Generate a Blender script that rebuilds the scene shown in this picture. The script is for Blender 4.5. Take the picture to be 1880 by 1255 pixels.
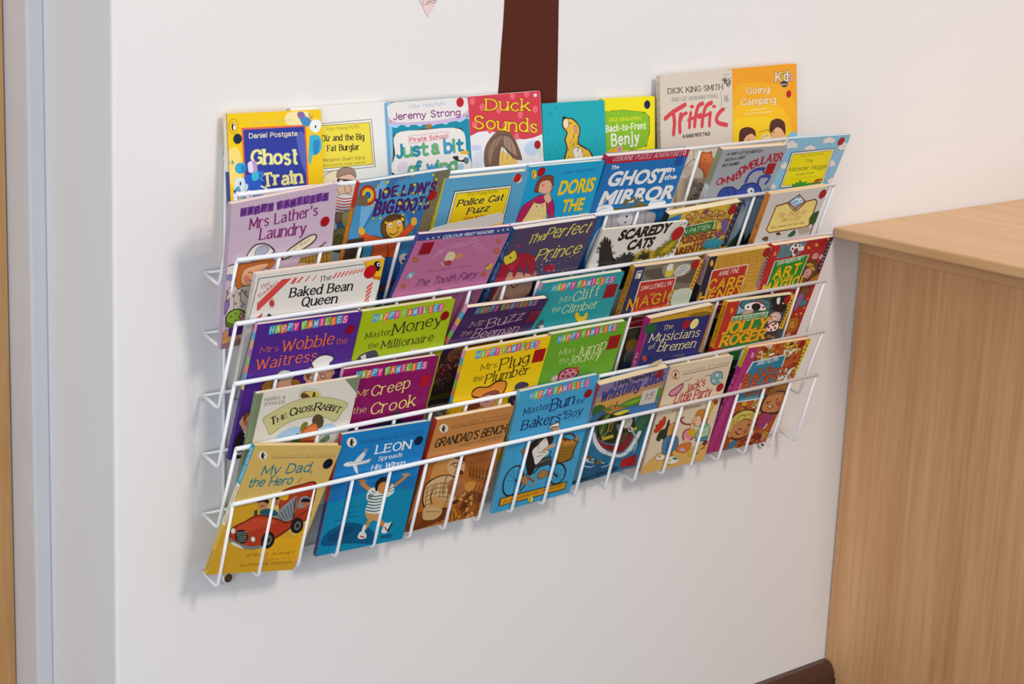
import bpy, math, random
from mathutils import Matrix, Vector
from mathutils.geometry import tessellate_polygon

# ------------------------------------------------------------------ camera, world, lights, exposure
scene = bpy.context.scene
COL = scene.collection
for o in list(bpy.data.objects):
    bpy.data.objects.remove(o, do_unlink=True)

cam_data = bpy.data.cameras.new('camera')
cam = bpy.data.objects.new('camera', cam_data)
COL.objects.link(cam)
cam_data.sensor_width = 36.0
cam_data.lens = 70.1918
cam_data.clip_start = 0.05
cam.matrix_world = Matrix([[0.744377, 0.132668, -0.654448, -1.088642], [-0.666457, 0.208792, -0.715711, -1.65775], [0.041691, 0.96892, 0.243837, 0.434567], [0.0, 0.0, 0.0, 1.0]])
scene.camera = cam

world = bpy.data.worlds.new('room_light')
scene.world = world
world.use_nodes = True
bg = world.node_tree.nodes['Background']
bg.inputs['Color'].default_value = (0.90, 0.955, 1.0, 1)
bg.inputs['Strength'].default_value = 0.68


def area(name, loc, target, size, power, color, size_y=None):
    d = bpy.data.lights.new(name, 'AREA')
    d.energy = power
    d.color = color
    d.shape = 'RECTANGLE' if size_y else 'SQUARE'
    d.size = size
    if size_y:
        d.size_y = size_y
    o = bpy.data.objects.new(name, d)
    COL.objects.link(o)
    o.location = loc
    o.rotation_euler = (Vector(target) - Vector(loc)).to_track_quat('-Z', 'Y').to_euler()
    return o


area('ceiling_lamp', (0.62, -2.70, 2.30), (0.42, 0.0, -0.25), 0.65, 54.0, (1.0, 0.85, 0.73))
area('window_daylight', (-2.5, -2.0, 0.15), (0.0, 0.0, -0.2), 1.8, 42.0, (0.80, 0.90, 1.0), 1.9)

scene.view_settings.view_transform = 'Standard'
scene.view_settings.look = 'None'
scene.view_settings.exposure = 0.0
scene.view_settings.gamma = 1.0
scene.view_settings.use_curve_mapping = False

# ------------------------------------------------------------------ colour and materials


def lin(h):
    out = []
    for i in (0, 2, 4):
        c = int(h[i:i + 2], 16) / 255.0
        out.append(c / 12.92 if c <= 0.04045 else ((c + 0.055) / 1.055) ** 2.4)
    return (out[0], out[1], out[2], 1.0)


MATS = {}


def mat(name, color, rough=0.5, noise=None, bump=0.0, bump_scale=60.0, spec=0.5, metal=0.0, coat=0.0):
    if name in MATS:
        return MATS[name]
    m = bpy.data.materials.new(name)
    m.use_nodes = True
    nt = m.node_tree
    b = nt.nodes['Principled BSDF']
    b.inputs['Roughness'].default_value = rough
    b.inputs['Metallic'].default_value = metal
    b.inputs['Specular IOR Level'].default_value = spec
    b.inputs['Coat Weight'].default_value = coat
    b.inputs['Base Color'].default_value = lin(color)
    tc = nt.nodes.new('ShaderNodeTexCoord')
    n = nt.nodes.new('ShaderNodeTexNoise')
    sc, amount = noise if noise else (40.0, 0.03)
    n.inputs['Scale'].default_value = sc
    n.inputs['Detail'].default_value = 4.0
    nt.links.new(tc.outputs['Object'], n.inputs['Vector'])
    mx = nt.nodes.new('ShaderNodeMix')
    mx.data_type = 'RGBA'
    c = lin(color)
    mx.inputs['A'].default_value = c
    mx.inputs['B'].default_value = (c[0] * (1 - amount * 2), c[1] * (1 - amount * 2), c[2] * (1 - amount * 2), 1)
    nt.links.new(n.outputs['Fac'], mx.inputs['Factor'])
    nt.links.new(mx.outputs['Result'], b.inputs['Base Color'])
    if bump:
        bn = nt.nodes.new('ShaderNodeTexNoise')
        bn.inputs['Scale'].default_value = bump_scale
        bn.inputs['Detail'].default_value = 5.0
        nt.links.new(tc.outputs['Object'], bn.inputs['Vector'])
        bp = nt.nodes.new('ShaderNodeBump')
        bp.inputs['Strength'].default_value = bump
        bp.inputs['Distance'].default_value = 0.002
        nt.links.new(bn.outputs['Fac'], bp.inputs['Height'])
        nt.links.new(bp.outputs['Normal'], b.inputs['Normal'])
    MATS[name] = m
    return m


def ink_material(name, rough, spec, coat):
    m = bpy.data.materials.new(name)
    m.use_nodes = True
    nt = m.node_tree
    b = nt.nodes['Principled BSDF']
    at = nt.nodes.new('ShaderNodeAttribute')
    at.attribute_name = 'ink'
    nt.links.new(at.outputs['Color'], b.inputs['Base Color'])
    b.inputs['Roughness'].default_value = rough
    b.inputs['Specular IOR Level'].default_value = spec
    b.inputs['Coat Weight'].default_value = coat
    b.inputs['Coat Roughness'].default_value = 0.2
    return m


INK = ink_material('printed_card', 0.38, 0.28, 0.06)


def wood_material(name, light, dark, scale, axis='Z', rough=0.42, stretch=0.06):
    m = bpy.data.materials.new(name)
    m.use_nodes = True
    nt = m.node_tree
    b = nt.nodes['Principled BSDF']
    tc = nt.nodes.new('ShaderNodeTexCoord')
    mp = nt.nodes.new('ShaderNodeMapping')
    mp.inputs['Scale'].default_value = {'Z': (1, 1, stretch), 'X': (stretch, 1, 1), 'Y': (1, stretch, 1)}[axis]
    nt.links.new(tc.outputs['Object'], mp.inputs['Vector'])
    n1 = nt.nodes.new('ShaderNodeTexNoise')
    n1.inputs['Scale'].default_value = scale
    n1.inputs['Detail'].default_value = 6.0
    n1.inputs['Roughness'].default_value = 0.65
    n1.inputs['Distortion'].default_value = 0.4
    n2 = nt.nodes.new('ShaderNodeTexNoise')
    n2.inputs['Scale'].default_value = scale * 7
    n2.inputs['Detail'].default_value = 3.0
    nt.links.new(mp.outputs['Vector'], n1.inputs['Vector'])
    nt.links.new(mp.outputs['Vector'], n2.inputs['Vector'])
    ad = nt.nodes.new('ShaderNodeMath')
    ad.operation = 'MULTIPLY_ADD'
    ad.inputs[1].default_value = 0.45
    nt.links.new(n2.outputs['Fac'], ad.inputs[0])
    nt.links.new(n1.outputs['Fac'], ad.inputs[2])
    rp = nt.nodes.new('ShaderNodeValToRGB')
    rp.color_ramp.elements[0].position = 0.45
    rp.color_ramp.elements[0].color = lin(dark)
    rp.color_ramp.elements[1].position = 0.95
    rp.color_ramp.elements[1].color = lin(light)
    nt.links.new(ad.outputs['Value'], rp.inputs['Fac'])
    nt.links.new(rp.outputs['Color'], b.inputs['Base Color'])
    b.inputs['Roughness'].default_value = rough
    return m


def paint_material(name, color, mark):
    """Emulsion paint: faint roller bump, broad unevenness and a few rubbed grey marks."""
    m = bpy.data.materials.new(name)
    m.use_nodes = True
    nt = m.node_tree
    b = nt.nodes['Principled BSDF']
    b.inputs['Roughness'].default_value = 0.55
    b.inputs['Specular IOR Level'].default_value = 0.3
    tc = nt.nodes.new('ShaderNodeTexCoord')
    n = nt.nodes.new('ShaderNodeTexNoise')
    n.inputs['Scale'].default_value = 9.0
    n.inputs['Detail'].default_value = 8.0
    n.inputs['Roughness'].default_value = 0.7
    nt.links.new(tc.outputs['Object'], n.inputs['Vector'])
    rp = nt.nodes.new('ShaderNodeValToRGB')
    rp.color_ramp.elements[0].position = 0.70
    rp.color_ramp.elements[0].color = lin(color)
    rp.color_ramp.elements[1].position = 0.80
    rp.color_ramp.elements[1].color = lin(mark)
    nt.links.new(n.outputs['Fac'], rp.inputs['Fac'])
    nt.links.new(rp.outputs['Color'], b.inputs['Base Color'])
    bn = nt.nodes.new('ShaderNodeTexNoise')
    bn.inputs['Scale'].default_value = 160.0
    bn.inputs['Detail'].default_value = 3.0
    nt.links.new(tc.outputs['Object'], bn.inputs['Vector'])
    bp = nt.nodes.new('ShaderNodeBump')
    bp.inputs['Strength'].default_value = 0.08
    bp.inputs['Distance'].default_value = 0.001
    nt.links.new(bn.outputs['Fac'], bp.inputs['Height'])
    nt.links.new(bp.outputs['Normal'], b.inputs['Normal'])
    return m


M_WALL = paint_material('wall_paint', 'ebe8e7', 'd6d3cf')
M_FRAME = mat('frame_gloss_paint', 'dedde0', 0.4, (14, 0.04), 0.25, 40)
M_DOOR = wood_material('door_veneer', 'd6a670', 'ba8448', 26, 'Z')
M_BEECH = wood_material('beech_veneer_upright', 'deac7a', 'be8450', 30, 'Z', 0.45, 0.035)
M_BEECH_TOP = wood_material('beech_veneer_top', 'e0b586', 'cd9a66', 22, 'Y', 0.4, 0.05)
M_BEECH_EDGE = wood_material('beech_edging', 'dcab7a', 'c08c5a', 30, 'Y', 0.45, 0.04)
M_SKIRT = mat('brown_gloss_skirting', '4a2e24', 0.35, (20, 0.06))
M_FLOOR = mat('dark_carpet', '4a403a', 0.95, (180, 0.2), 0.6, 400)
M_TRUNK = mat('brown_card', '5c2a1e', 0.85, (9, 0.06), 0.05, 30, 0.15)
M_WIRE = mat('white_coated_wire', 'f4f4f6', 0.3, (30, 0.01), 0, 60, 0.5, 0.0, 0.3)
M_SCREW = mat('aged_brass_screw', '8a6a3c', 0.4, (90, 0.1), 0, 60, 0.5, 0.8)
M_WASHER = mat('clear_grey_washer', 'c9c8c4', 0.3, (40, 0.03))

M_GLASS = mat('clear_glass', 'f4f8f8', 0.05, (5, 0.0))
M_GLASS.node_tree.nodes['Principled BSDF'].inputs['Transmission Weight'].default_value = 1.0

# ------------------------------------------------------------------ mesh helpers


def link(name, verts, faces, material, parent=None, smooth=False):
    me = bpy.data.meshes.new(name)
    me.from_pydata(verts, [], faces)
    me.update()
    if material:
        me.materials.append(material)
    if smooth:
        me.polygons.foreach_set('use_smooth', [True] * len(me.polygons))
    o = bpy.data.objects.new(name, me)
    COL.objects.link(o)
    if parent:
        o.parent = parent
    return o


def empty(name, label, cat, matrix=None, loc=None, group=None):
    o = bpy.data.objects.new(name, None)
    COL.objects.link(o)
    o.empty_display_size = 0.02
    if matrix is not None:
        o.matrix_world = matrix
    if loc is not None:
        o.location = loc
    o['label'] = label
    o['category'] = cat
    if group:
        o['group'] = group
    return o


def structure(o, label, cat):
    o['kind'] = 'structure'
    o['label'] = label
    o['category'] = cat
    return o


def box(x0, x1, y0, y1, z0, z1):
    v = [(x, y, z) for x in (x0, x1) for y in (y0, y1) for z in (z0, z1)]
    f = [(0, 1, 3, 2), (4, 6, 7, 5), (0, 4, 5, 1), (2, 3, 7, 6), (0, 2, 6, 4), (1, 5, 7, 3)]
    return v, f


def bevelled(name, dims, material, parent=None, r=0.002, seg=2):
    v, f = box(*dims)
    o = link(name, v, f, material, parent)
    md = o.modifiers.new('bevel', 'BEVEL')
    md.width = r
    md.segments = seg
    return o


def prism(outline, z0, z1):
    """Extrude a closed 2D outline between two depths."""
    n = len(outline)
    v = [(x, y, z1) for x, y in outline] + [(x, y, z0) for x, y in outline]
    f = [tuple(range(n)), tuple(reversed(range(n, 2 * n)))]
    f += [(i, i + n, (i + 1) % n + n, (i + 1) % n) for i in range(n)]
    return v, f


def tube(points, r, sides=10, bend=0.0, closed=False):
    """Round wire through the points, corners rounded by the bend radius."""
    P = [Vector(p) for p in points]
    if bend and len(P) > 2:
        Q = [P[0]]
        for i in range(1, len(P) - 1):
            a, b, c = P[i - 1], P[i], P[i + 1]
            u = (a - b).normalized()
            w = (c - b).normalized()
            d = min(bend, (a - b).length * 0.45, (c - b).length * 0.45)
            s, e = b + u * d, b + w * d
            for k in range(6):
                t = k / 5.0
                Q.append(s * (1 - t) ** 2 + b * 2 * t * (1 - t) + e * t * t)
        Q.append(P[-1])
        P = Q
    n = len(P)
    verts, faces = [], []
    ref = None
    for i in range(n):
        if closed:
            d = (P[(i + 1) % n] - P[i - 1]).normalized()
        else:
            d = (P[min(i + 1, n - 1)] - P[max(i - 1, 0)]).normalized()
        if ref is None:
            ref = Vector((0, 0, 1)) if abs(d.z) < 0.9 else Vector((1, 0, 0))
        a = (ref - d * ref.dot(d)).normalized()
        ref = a
        b = d.cross(a)
        for k in range(sides):
            t = 2 * math.pi * k / sides
            verts.append(tuple(P[i] + (a * math.cos(t) + b * math.sin(t)) * r))
    m = n if closed else n - 1
    for i in range(m):
        for k in range(sides):
            j = (i + 1) % n
            faces.append((i * sides + k, i * sides + (k + 1) % sides, j * sides + (k + 1) % sides, j * sides + k))
    if not closed:
        faces.append(tuple(reversed(range(sides))))
        faces.append(tuple(range((n - 1) * sides, n * sides)))
    return verts, faces


# ------------------------------------------------------------------ lettering: a pen-stroke alphabet (cap height 7, x-height 5)
PEN = {
 'A': (5, '0,0 2.5,7 5,0;1,2.4 4,2.4'), 'B': (4.4, '0,0 0,7;~0,7 2,7 3.6,6.5 3.9,5.3 3.4,4.1 2,3.7 0,3.7;~0,3.7 2.2,3.7 3.9,3.1 4.4,1.9 3.9,.6 2.4,0 0,0'),
 'C': (4.8, '~4.7,5.5 3.8,6.7 2.5,7 .9,6.1 0,3.5 .9,.9 2.5,0 3.9,.4 4.8,1.6'), 'D': (4.9, '0,0 0,7;~0,7 2.2,6.9 4.1,5.9 4.9,3.5 4.1,1.1 2.2,.1 0,0'),
 'E': (4, '0,0 0,7;0,7 3.9,7;0,3.6 3.2,3.6;0,0 4,0'), 'F': (3.9, '0,0 0,7;0,7 3.9,7;0,3.6 3.1,3.6'),
 'G': (5, '~4.7,5.5 3.8,6.7 2.5,7 .9,6.1 0,3.5 .9,.9 2.5,0 4,.4 4.8,1;4.8,.6 4.8,3.1;3,3.1 5,3.1'), 'H': (4.8, '0,0 0,7;4.8,0 4.8,7;0,3.6 4.8,3.6'),
 'I': (.6, '.3,0 .3,7'), 'J': (3, '~2.9,7 2.9,4 2.8,1.4 2.2,.2 1.1,-.1 .1,.9'), 'K': (4.7, '0,0 0,7;4.5,7 0,2.8;1.5,4.2 4.8,0'), 'L': (3.9, '0,7 0,0;0,0 3.9,0'),
 'M': (6, '0,0 .3,7;.3,7 3,1.2;3,1.2 5.7,7;5.7,7 6,0'), 'N': (4.9, '0,0 0,7;0,7 4.9,0;4.9,0 4.9,7'), 'O': (5, '~2.5,7 .8,6.1 0,3.5 .8,.9 2.5,0 4.2,.9 5,3.5 4.2,6.1 2.5,7'),
 'P': (4.2, '0,0 0,7;~0,7 2.2,7 3.9,6.4 4.2,5.1 3.7,3.8 2.2,3.3 0,3.3'), 'Q': (5.2, '~2.5,7 .8,6.1 0,3.5 .8,.9 2.5,0 4.2,.9 5,3.5 4.2,6.1 2.5,7;~2.8,1.4 4,.2 5.4,-1'),
 'R': (4.6, '0,0 0,7;~0,7 2.2,7 3.8,6.4 4.1,5.2 3.6,4 2.2,3.5 0,3.5;2,3.5 4.7,0'), 'S': (4, '~3.7,5.9 2.8,6.9 1.5,6.9 .3,6.1 .3,4.8 1.4,3.9 2.9,3.2 3.9,2.1 3.6,.8 2.4,0 1.1,.1 0,1.3'),
 'T': (4.6, '2.3,0 2.3,7;0,7 4.6,7'), 'U': (4.7, '~0,7 0,4 .2,1.6 1.2,.2 2.4,0 3.6,.2 4.5,1.6 4.7,4 4.7,7'), 'V': (4.8, '0,7 2.4,0;2.4,0 4.8,7'), 'W': (7, '0,7 1.8,0;1.8,0 3.5,6;3.5,6 5.2,0;5.2,0 7,7'),
 'X': (4.6, '0,0 4.6,7;0,7 4.6,0'), 'Y': (4.6, '0,7 2.3,3.2;4.6,7 2.3,3.2;2.3,3.2 2.3,0'), 'Z': (4.4, '.2,7 4.4,7;4.4,7 0,0;0,0 4.4,0'),
 'a': (3.6, '~.3,4.2 1.4,5 2.7,4.7 3.2,3.5 3.2,1.2 3.4,.2 3.8,.1;~3.2,3 1.6,2.7 .3,2 .1,.9 1,0 2.2,.3 3.2,1.3'), 'b': (3.8, '0,0 0,7.4;~0,3.6 1,4.8 2.3,5 3.5,4 3.8,2.5 3.5,1 2.3,0 1,.2 0,1.3'),
 'c': (3.4, '~3.3,4 2.6,4.9 1.7,5 .5,4 0,2.5 .5,1 1.7,0 2.7,.2 3.4,1.1'), 'd': (3.8, '3.8,0 3.8,7.4;~3.8,3.6 2.8,4.8 1.5,5 .3,4 0,2.5 .3,1 1.5,0 2.8,.2 3.8,1.3'),
 'e': (3.6, '~0,2.7 3.5,2.8 3.2,4.2 2.3,5 1.4,4.9 .4,4 0,2.5 .5,.9 1.7,0 2.8,.2 3.6,1.1'), 'f': (2.6, '~2.8,7 2.1,7.4 1.3,7 1,5.8 1,3 1,0;0,4.8 2.4,4.8'),
 'g': (3.8, '~3.5,3.6 2.7,4.8 1.5,5 .3,4.2 0,2.7 .4,1.2 1.6,.4 2.8,.8 3.5,1.8;~3.6,5 3.6,1 3.5,-1 2.7,-2 1.4,-2.1 .2,-1.3'), 'h': (3.7, '0,0 0,7.4;~0,3.4 1,4.6 2.2,5 3.3,4.5 3.6,3.2 3.6,0'),
 'i': (.6, '.3,0 .3,5;!.3,6.6'), 'j': (1.4, '~1.1,5 1.1,1 1,-1 .4,-1.9 -.6,-1.7;!1.1,6.6'), 'k': (3.6, '0,0 0,7.4;3.3,5 0,2;1.2,3 3.7,0'), 'l': (.6, '.3,0 .3,7.4'),
 'm': (6, '0,0 0,5;~0,3.6 .9,4.7 1.9,5 2.8,4.4 3,3.2 3,0;~3,3.6 3.9,4.7 4.9,5 5.8,4.4 6,3.2 6,0'), 'n': (3.6, '0,0 0,5;~0,3.5 1,4.7 2.1,5 3.2,4.5 3.6,3.2 3.6,0'),
 'o': (3.8, '~1.9,5 .5,4.2 0,2.5 .5,.8 1.9,0 3.3,.8 3.8,2.5 3.3,4.2 1.9,5'), 'p': (3.8, '0,-2.2 0,5;~0,3.6 1,4.8 2.3,5 3.5,4 3.8,2.5 3.5,1 2.3,0 1,.2 0,1.3'), 'q': (3.8, '3.8,-2.2 3.8,5;~3.8,3.6 2.8,4.8 1.5,5 .3,4 0,2.5 .3,1 1.5,0 2.8,.2 3.8,1.3'),
 'r': (2.5, '0,0 0,5;~0,3.2 .7,4.5 1.7,5 2.6,4.6'), 's': (3, '~2.8,4.2 2,5 1,4.9 .3,4.2 .4,3.3 1.4,2.7 2.5,2.1 2.9,1.2 2.3,.2 1.2,0 .1,.8'), 't': (2.4, '~1,6.6 1,3 1,1 1.5,.1 2.5,.4;0,4.8 2.4,4.8'),
 'u': (3.6, '~0,5 0,1.8 .4,.4 1.4,0 2.6,.4 3.6,1.6;3.6,0 3.6,5'), 'v': (3.6, '0,5 1.8,0;1.8,0 3.6,5'), 'w': (5.4, '0,5 1.4,0;1.4,0 2.7,4.4;2.7,4.4 4,0;4,0 5.4,5'), 'x': (3.5, '0,0 3.5,5;0,5 3.5,0'),
 'y': (3.6, '0,5 1.9,.2;~3.6,5 2,.4 1.2,-1.4 .4,-2.1 -.3,-1.8'), 'z': (3.3, '.1,5 3.3,5;3.3,5 0,0;0,0 3.3,0'),
 '0': (4, '~2,7 .6,6 0,3.5 .6,1 2,0 3.4,1 4,3.5 3.4,6 2,7'), '1': (1.6, '0,5.8 1.2,7 1.2,0'), '3': (3.6, '~.2,6 1.4,7 3,6.6 3.2,5.2 2.4,4 1.4,3.7;~1.4,3.7 3,3.4 3.7,2 3,.5 1.4,0 0,.9'),
 '5': (3.6, '3.4,7 .6,7;.6,7 .4,4;~.4,4 1.8,4.6 3.2,3.9 3.6,2.2 2.9,.6 1.4,0 0,.7'), '6': (3.6, '~3.2,6.8 1.6,6 .4,4 0,2 .8,.3 2.2,.1 3.4,1.2 3.4,2.8 2.2,3.8 .9,3.2 0,2'), '9': (3.6, '~3.5,5 2.6,3.4 1.2,3.4 .2,4.6 .6,6.4 2,7 3.3,6 3.5,4 3,1.6 2,0'),
 '£': (4, '~3.6,6 2.6,7 1.4,6.4 1.2,4.5 1.4,2 .2,0;0,0 3.8,0;.2,3.4 3,3.4'), '&': (5, '~5,0 2.4,3.2 1,5.4 1.6,6.9 2.8,6.7 2.8,5.4 .8,3.4 .1,1.6 1,.1 2.8,.3 4.6,3'),
 "'": (.8, '.5,7 .2,5.4'), '.': (.8, '!.4,.3'), ',': (.9, '.5,.4 .1,-1.1'), '!': (.8, '.4,7 .4,2;!.4,.3'), '·': (2, '!1,3.2'), '-': (2.4, '.2,2.6 2.2,2.6'), '–': (3.6, '.2,2.6 3.4,2.6'), ' ': (2.2, ''),
}
#        thick, thin, serif, round caps, jitter, slant
STYLE = {'s': (.125, .065, 1, 0, 0, 0), 'S': (.20, .11, 1, 0, 0, 0), 'Q': (.185, .10, 1, 0, 1, 0), 'i': (.11, .055, 1, 0, 0, .22),
         'h': (.095, .095, 0, 1, .6, .08), 'H': (.19, .18, 0, 1, .5, 0), 'Z': (.215, .195, 0, 1, .6, 0), 'n': (.085, .085, 0, 1, 0, .05)}


def smooth(pts, n=5, closed=False):
    """Catmull-Rom through the points."""
    if len(pts) < 3:
        return pts
    out = []
    m = len(pts)
    for i in range(m if closed else m - 1):
        if closed:
            a, b, c, d = pts[i - 1], pts[i], pts[(i + 1) % m], pts[(i + 2) % m]
        else:
            a, b, c, d = pts[max(i - 1, 0)], pts[i], pts[i + 1], pts[min(i + 2, m - 1)]
        for k in range(n):
            t = k / n
            t2, t3 = t * t, t * t * t
            out.append(tuple(0.5 * (2 * b[j] + (c[j] - a[j]) * t + (2 * a[j] - 5 * b[j] + 4 * c[j] - d[j]) * t2 + (3 * b[j] - a[j] - 3 * c[j] + d[j]) * t3) for j in (0, 1)))
    if not closed:
        out.append(pts[-1])
    return out


SANS = {}


def sans_faces(text, bold):
    """Built-in typeface as flat polygons, cached per string."""
    key = (text, bold)
    if key not in SANS:
        c = bpy.data.curves.new('type', 'FONT')
        c.body = text
        c.size = 1.0
        c.offset = bold
        c.resolution_u = 3
        o = bpy.data.objects.new('type', c)
        me = bpy.data.meshes.new_from_object(o)
        vs = [(v.co.x, v.co.y) for v in me.vertices]
        fs = [tuple(p.vertices) for p in me.polygons]
        bpy.data.objects.remove(o)
        bpy.data.curves.remove(c)
        bpy.data.meshes.remove(me)
        SANS[key] = (vs, fs)
    return SANS[key]


class Print:
    """Flat inks laid on a rectangular card: every shape is clipped to the card and sits a hair above the last."""

    def __init__(self, w, h, z0=0.00003, step=0.000005, inset=0.0002):
        self.w, self.h, self.z, self.step, self.i = w, h, z0, step, inset
        self.v, self.f, self.c = [], [], []

    def clip(self, p):
        for ax, lim, sg in ((0, self.i, 1), (0, self.w - self.i, -1), (1, self.i, 1), (1, self.h - self.i, -1)):
            q = []
            for k in range(len(p)):
                a, b = p[k - 1], p[k]
                ia, ib = (a[ax] - lim) * sg >= 0, (b[ax] - lim) * sg >= 0
                if ia != ib:
                    t = (lim - a[ax]) / (b[ax] - a[ax])
                    q.append((a[0] + (b[0] - a[0]) * t, a[1] + (b[1] - a[1]) * t))
                if ib:
                    q.append(b)
            p = q
            if len(p) < 3:
                return None
        return p

    def face(self, p, col, lift=0.0):
        ar = sum(p[k - 1][0] * p[k][1] - p[k][0] * p[k - 1][1] for k in range(len(p)))
        if abs(ar) < 1e-10:
            return
        if ar < 0:
            p = p[::-1]
        inside = all(self.i <= x <= self.w - self.i and self.i <= y <= self.h - self.i for x, y in p)
        if not inside:
            p = self.clip(p)
            if not p:
                return
        n = len(self.v)
        self.v += [(x, y, self.z + lift) for x, y in p]
        if len(p) <= 4:
            self.f.append(tuple(range(n, n + len(p))))
            self.c.append(col)
        else:
            for t in tessellate_polygon([[Vector((x, y, 0)) for x, y in p]]):
                a, b, c = (p[k] for k in t)
                s = (b[0] - a[0]) * (c[1] - a[1]) - (c[0] - a[0]) * (b[1] - a[1])
                self.f.append(tuple(n + k for k in (t if s > 0 else t[::-1])))
                self.c.append(col)

    def poly(self, pts, col):
        self.face(pts, lin(col))
        self.z += self.step

    def ellipse(self, c, e1, e2, col, n=20):
        self.face([(c[0] + e1[0] * math.cos(t) + e2[0] * math.sin(t), c[1] + e1[1] * math.cos(t) + e2[1] * math.sin(t)) for t in (2 * math.pi * k / n for k in range(n))], lin(col))
        self.z += self.step

    def ribbon(self, pts, wfun, col, caps=True, lift=0.0):
        col = lin(col)
        n = len(pts)
        L = []
        for k in range(n):
            a, b = pts[max(k - 1, 0)], pts[min(k + 1, n - 1)]
            dx, dy = b[0] - a[0], b[1] - a[1]
            d = math.hypot(dx, dy) or 1e-9
            w = wfun(dx / d, dy / d) / 2
            L.append((-dy / d * w, dx / d * w))
        for k in range(n - 1):
            a, b, p, q = pts[k], pts[k + 1], L[k], L[k + 1]
            self.face([(a[0] - p[0], a[1] - p[1]), (b[0] - q[0], b[1] - q[1]), (b[0] + q[0], b[1] + q[1]), (a[0] + p[0], a[1] + p[1])], col, lift + (k % 2) * 0.000001)
        if caps:
            for k in (0, n - 1):
                r = math.hypot(*L[k])
                self.face([(pts[k][0] + r * math.cos(t * math.pi / 4), pts[k][1] + r * math.sin(t * math.pi / 4)) for t in range(8)], col, lift - 0.000001 - k % 2 * 0.0000005)

    def line(self, pts, w, col, curved=True):
        if curved:
            self.ribbon(smooth(pts, 5), lambda x, y: w, col)
        else:
            for k in range(len(pts) - 1):
                self.ribbon(pts[k:k + 2], lambda x, y: w, col)
        self.z += self.step

    def text(self, s, st, col, a, b, h, outline='', slant=0.0, weight=1.0):
        L = math.hypot(b[0] - a[0], b[1] - a[1])
        ux, uy = (b[0] - a[0]) / L, (b[1] - a[1]) / L
        passes = []
        if outline:
            oc, fr = outline.split(':')
            passes.append((oc, int(fr) / 100 * h))
        passes.append((col, 0.0))
        if st == 'b':
            for pc, extra in passes:
                vs, fs = sans_faces(s, 0.030 * weight + extra / h * 0.35)
                vs0 = sans_faces(s, 0.030 * weight)[0]
                x0, x1 = min(v[0] for v in vs0), max(v[0] for v in vs0)
                sx, sy = L / (x1 - x0), h / 0.72
                for f in fs:
                    q = []
                    for k in f:
                        x, y = (vs[k][0] - x0) * sx, vs[k][1] * sy
                        x += y * slant
                        q.append((a[0] + ux * x - uy * y, a[1] + uy * x + ux * y))
                    self.face(q, lin(pc))
                self.z += self.step
            return
        thick, thin, serif, caps, jit, sl = STYLE[st]
        sl += slant
        rnd = random.Random(len(s) * 7 + ord(s[0]))
        gap = 1.5 if st in 'sSQi' else 1.3
        if st == 'Z':
            gap = 2.3
        tot = sum(PEN.get(ch, PEN['o'])[0] + gap for ch in s) - gap
        sy = h / 7.0
        sx = L / tot if len(s) > 1 else L / max(tot, 1.6)
        weight *= min(1.0, max(0.74, 0.5 + 0.65 * sx / sy))
        jits = [(rnd.uniform(-.05, .05) * jit, rnd.uniform(-.35, .35) * jit, 1 + rnd.uniform(-.06, .08) * jit) for _ in s]
        for pc, extra in passes:
            x = 0.0
            for ch, (rot, dy, k) in zip(s, jits):
                wd, strokes = PEN.get(ch, PEN['o'])
                cx = x + wd / 2

                def T(px, py):
                    gx, gy = (px - wd / 2) * sx, py * k * sy
                    gx += gy * sl
                    rx, ry = gx * math.cos(rot) - gy * math.sin(rot), gx * math.sin(rot) + gy * math.cos(rot) + dy * sy
                    rx += cx * sx
                    return (a[0] + ux * rx - uy * ry, a[1] + uy * rx + ux * ry)

                def W(dx, dy_):
                    v = abs(-dx * uy + dy_ * ux)
                    return h * weight * (thin + (thick - thin) * v) + extra

                for si, stq in enumerate(strokes.split(';')):
                    if not stq:
                        continue
                    up = si % 4 * 0.0000015
                    if stq[0] == '!':
                        px, py = (float(q) for q in stq[1:].split(','))
                        c = T(px, py)
                        r = h * weight * thick * .62 + extra / 2
                        self.face([(c[0] + r * math.cos(t * math.pi / 5), c[1] + r * math.sin(t * math.pi / 5)) for t in range(10)], lin(pc))
                        continue
                    cur = stq[0] == '~'
                    raw = [tuple(float(q) for q in e.split(',')) for e in stq.lstrip('~').split()]
                    pts = smooth(raw, 4) if cur else raw
                    P = [T(*q) for q in pts]
                    if cur:
                        self.ribbon(P, W, pc, caps, up)
                    else:
                        for e in range(len(P) - 1):
                            self.ribbon(P[e:e + 2], W, pc, caps or len(P) > 2, up)
                    if serif:
                        for e, o in ((0, 1), (-1, -2)):
                            ex, ey = raw[e]
                            ddx, ddy = ex - raw[o][0], ey - raw[o][1]
                            t = thin * h * weight * 1.1 + extra
                            if abs(ddy) > abs(ddx) * .8 and abs(ey - 3.6) > .9 and abs(ey - 1.2) > .3:
                                l = .95
                                self.ribbon([T(ex - l, ey), T(ex + l * (.8 if ey < 4 else .5), ey)], lambda q, w_: t, pc, bool(extra), up + 0.000002)
                            elif abs(ddx) > abs(ddy) * 2 and ex > wd * .6 and ch in 'EFLTZ':
                                sg = -1 if ey > 4 else 1
                                self.ribbon([T(ex, ey), T(ex, ey + sg * 1.3)], lambda q, w_: t, pc, bool(extra), up + 0.000002)
                x += wd + gap
            self.z += self.step * 2

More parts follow.
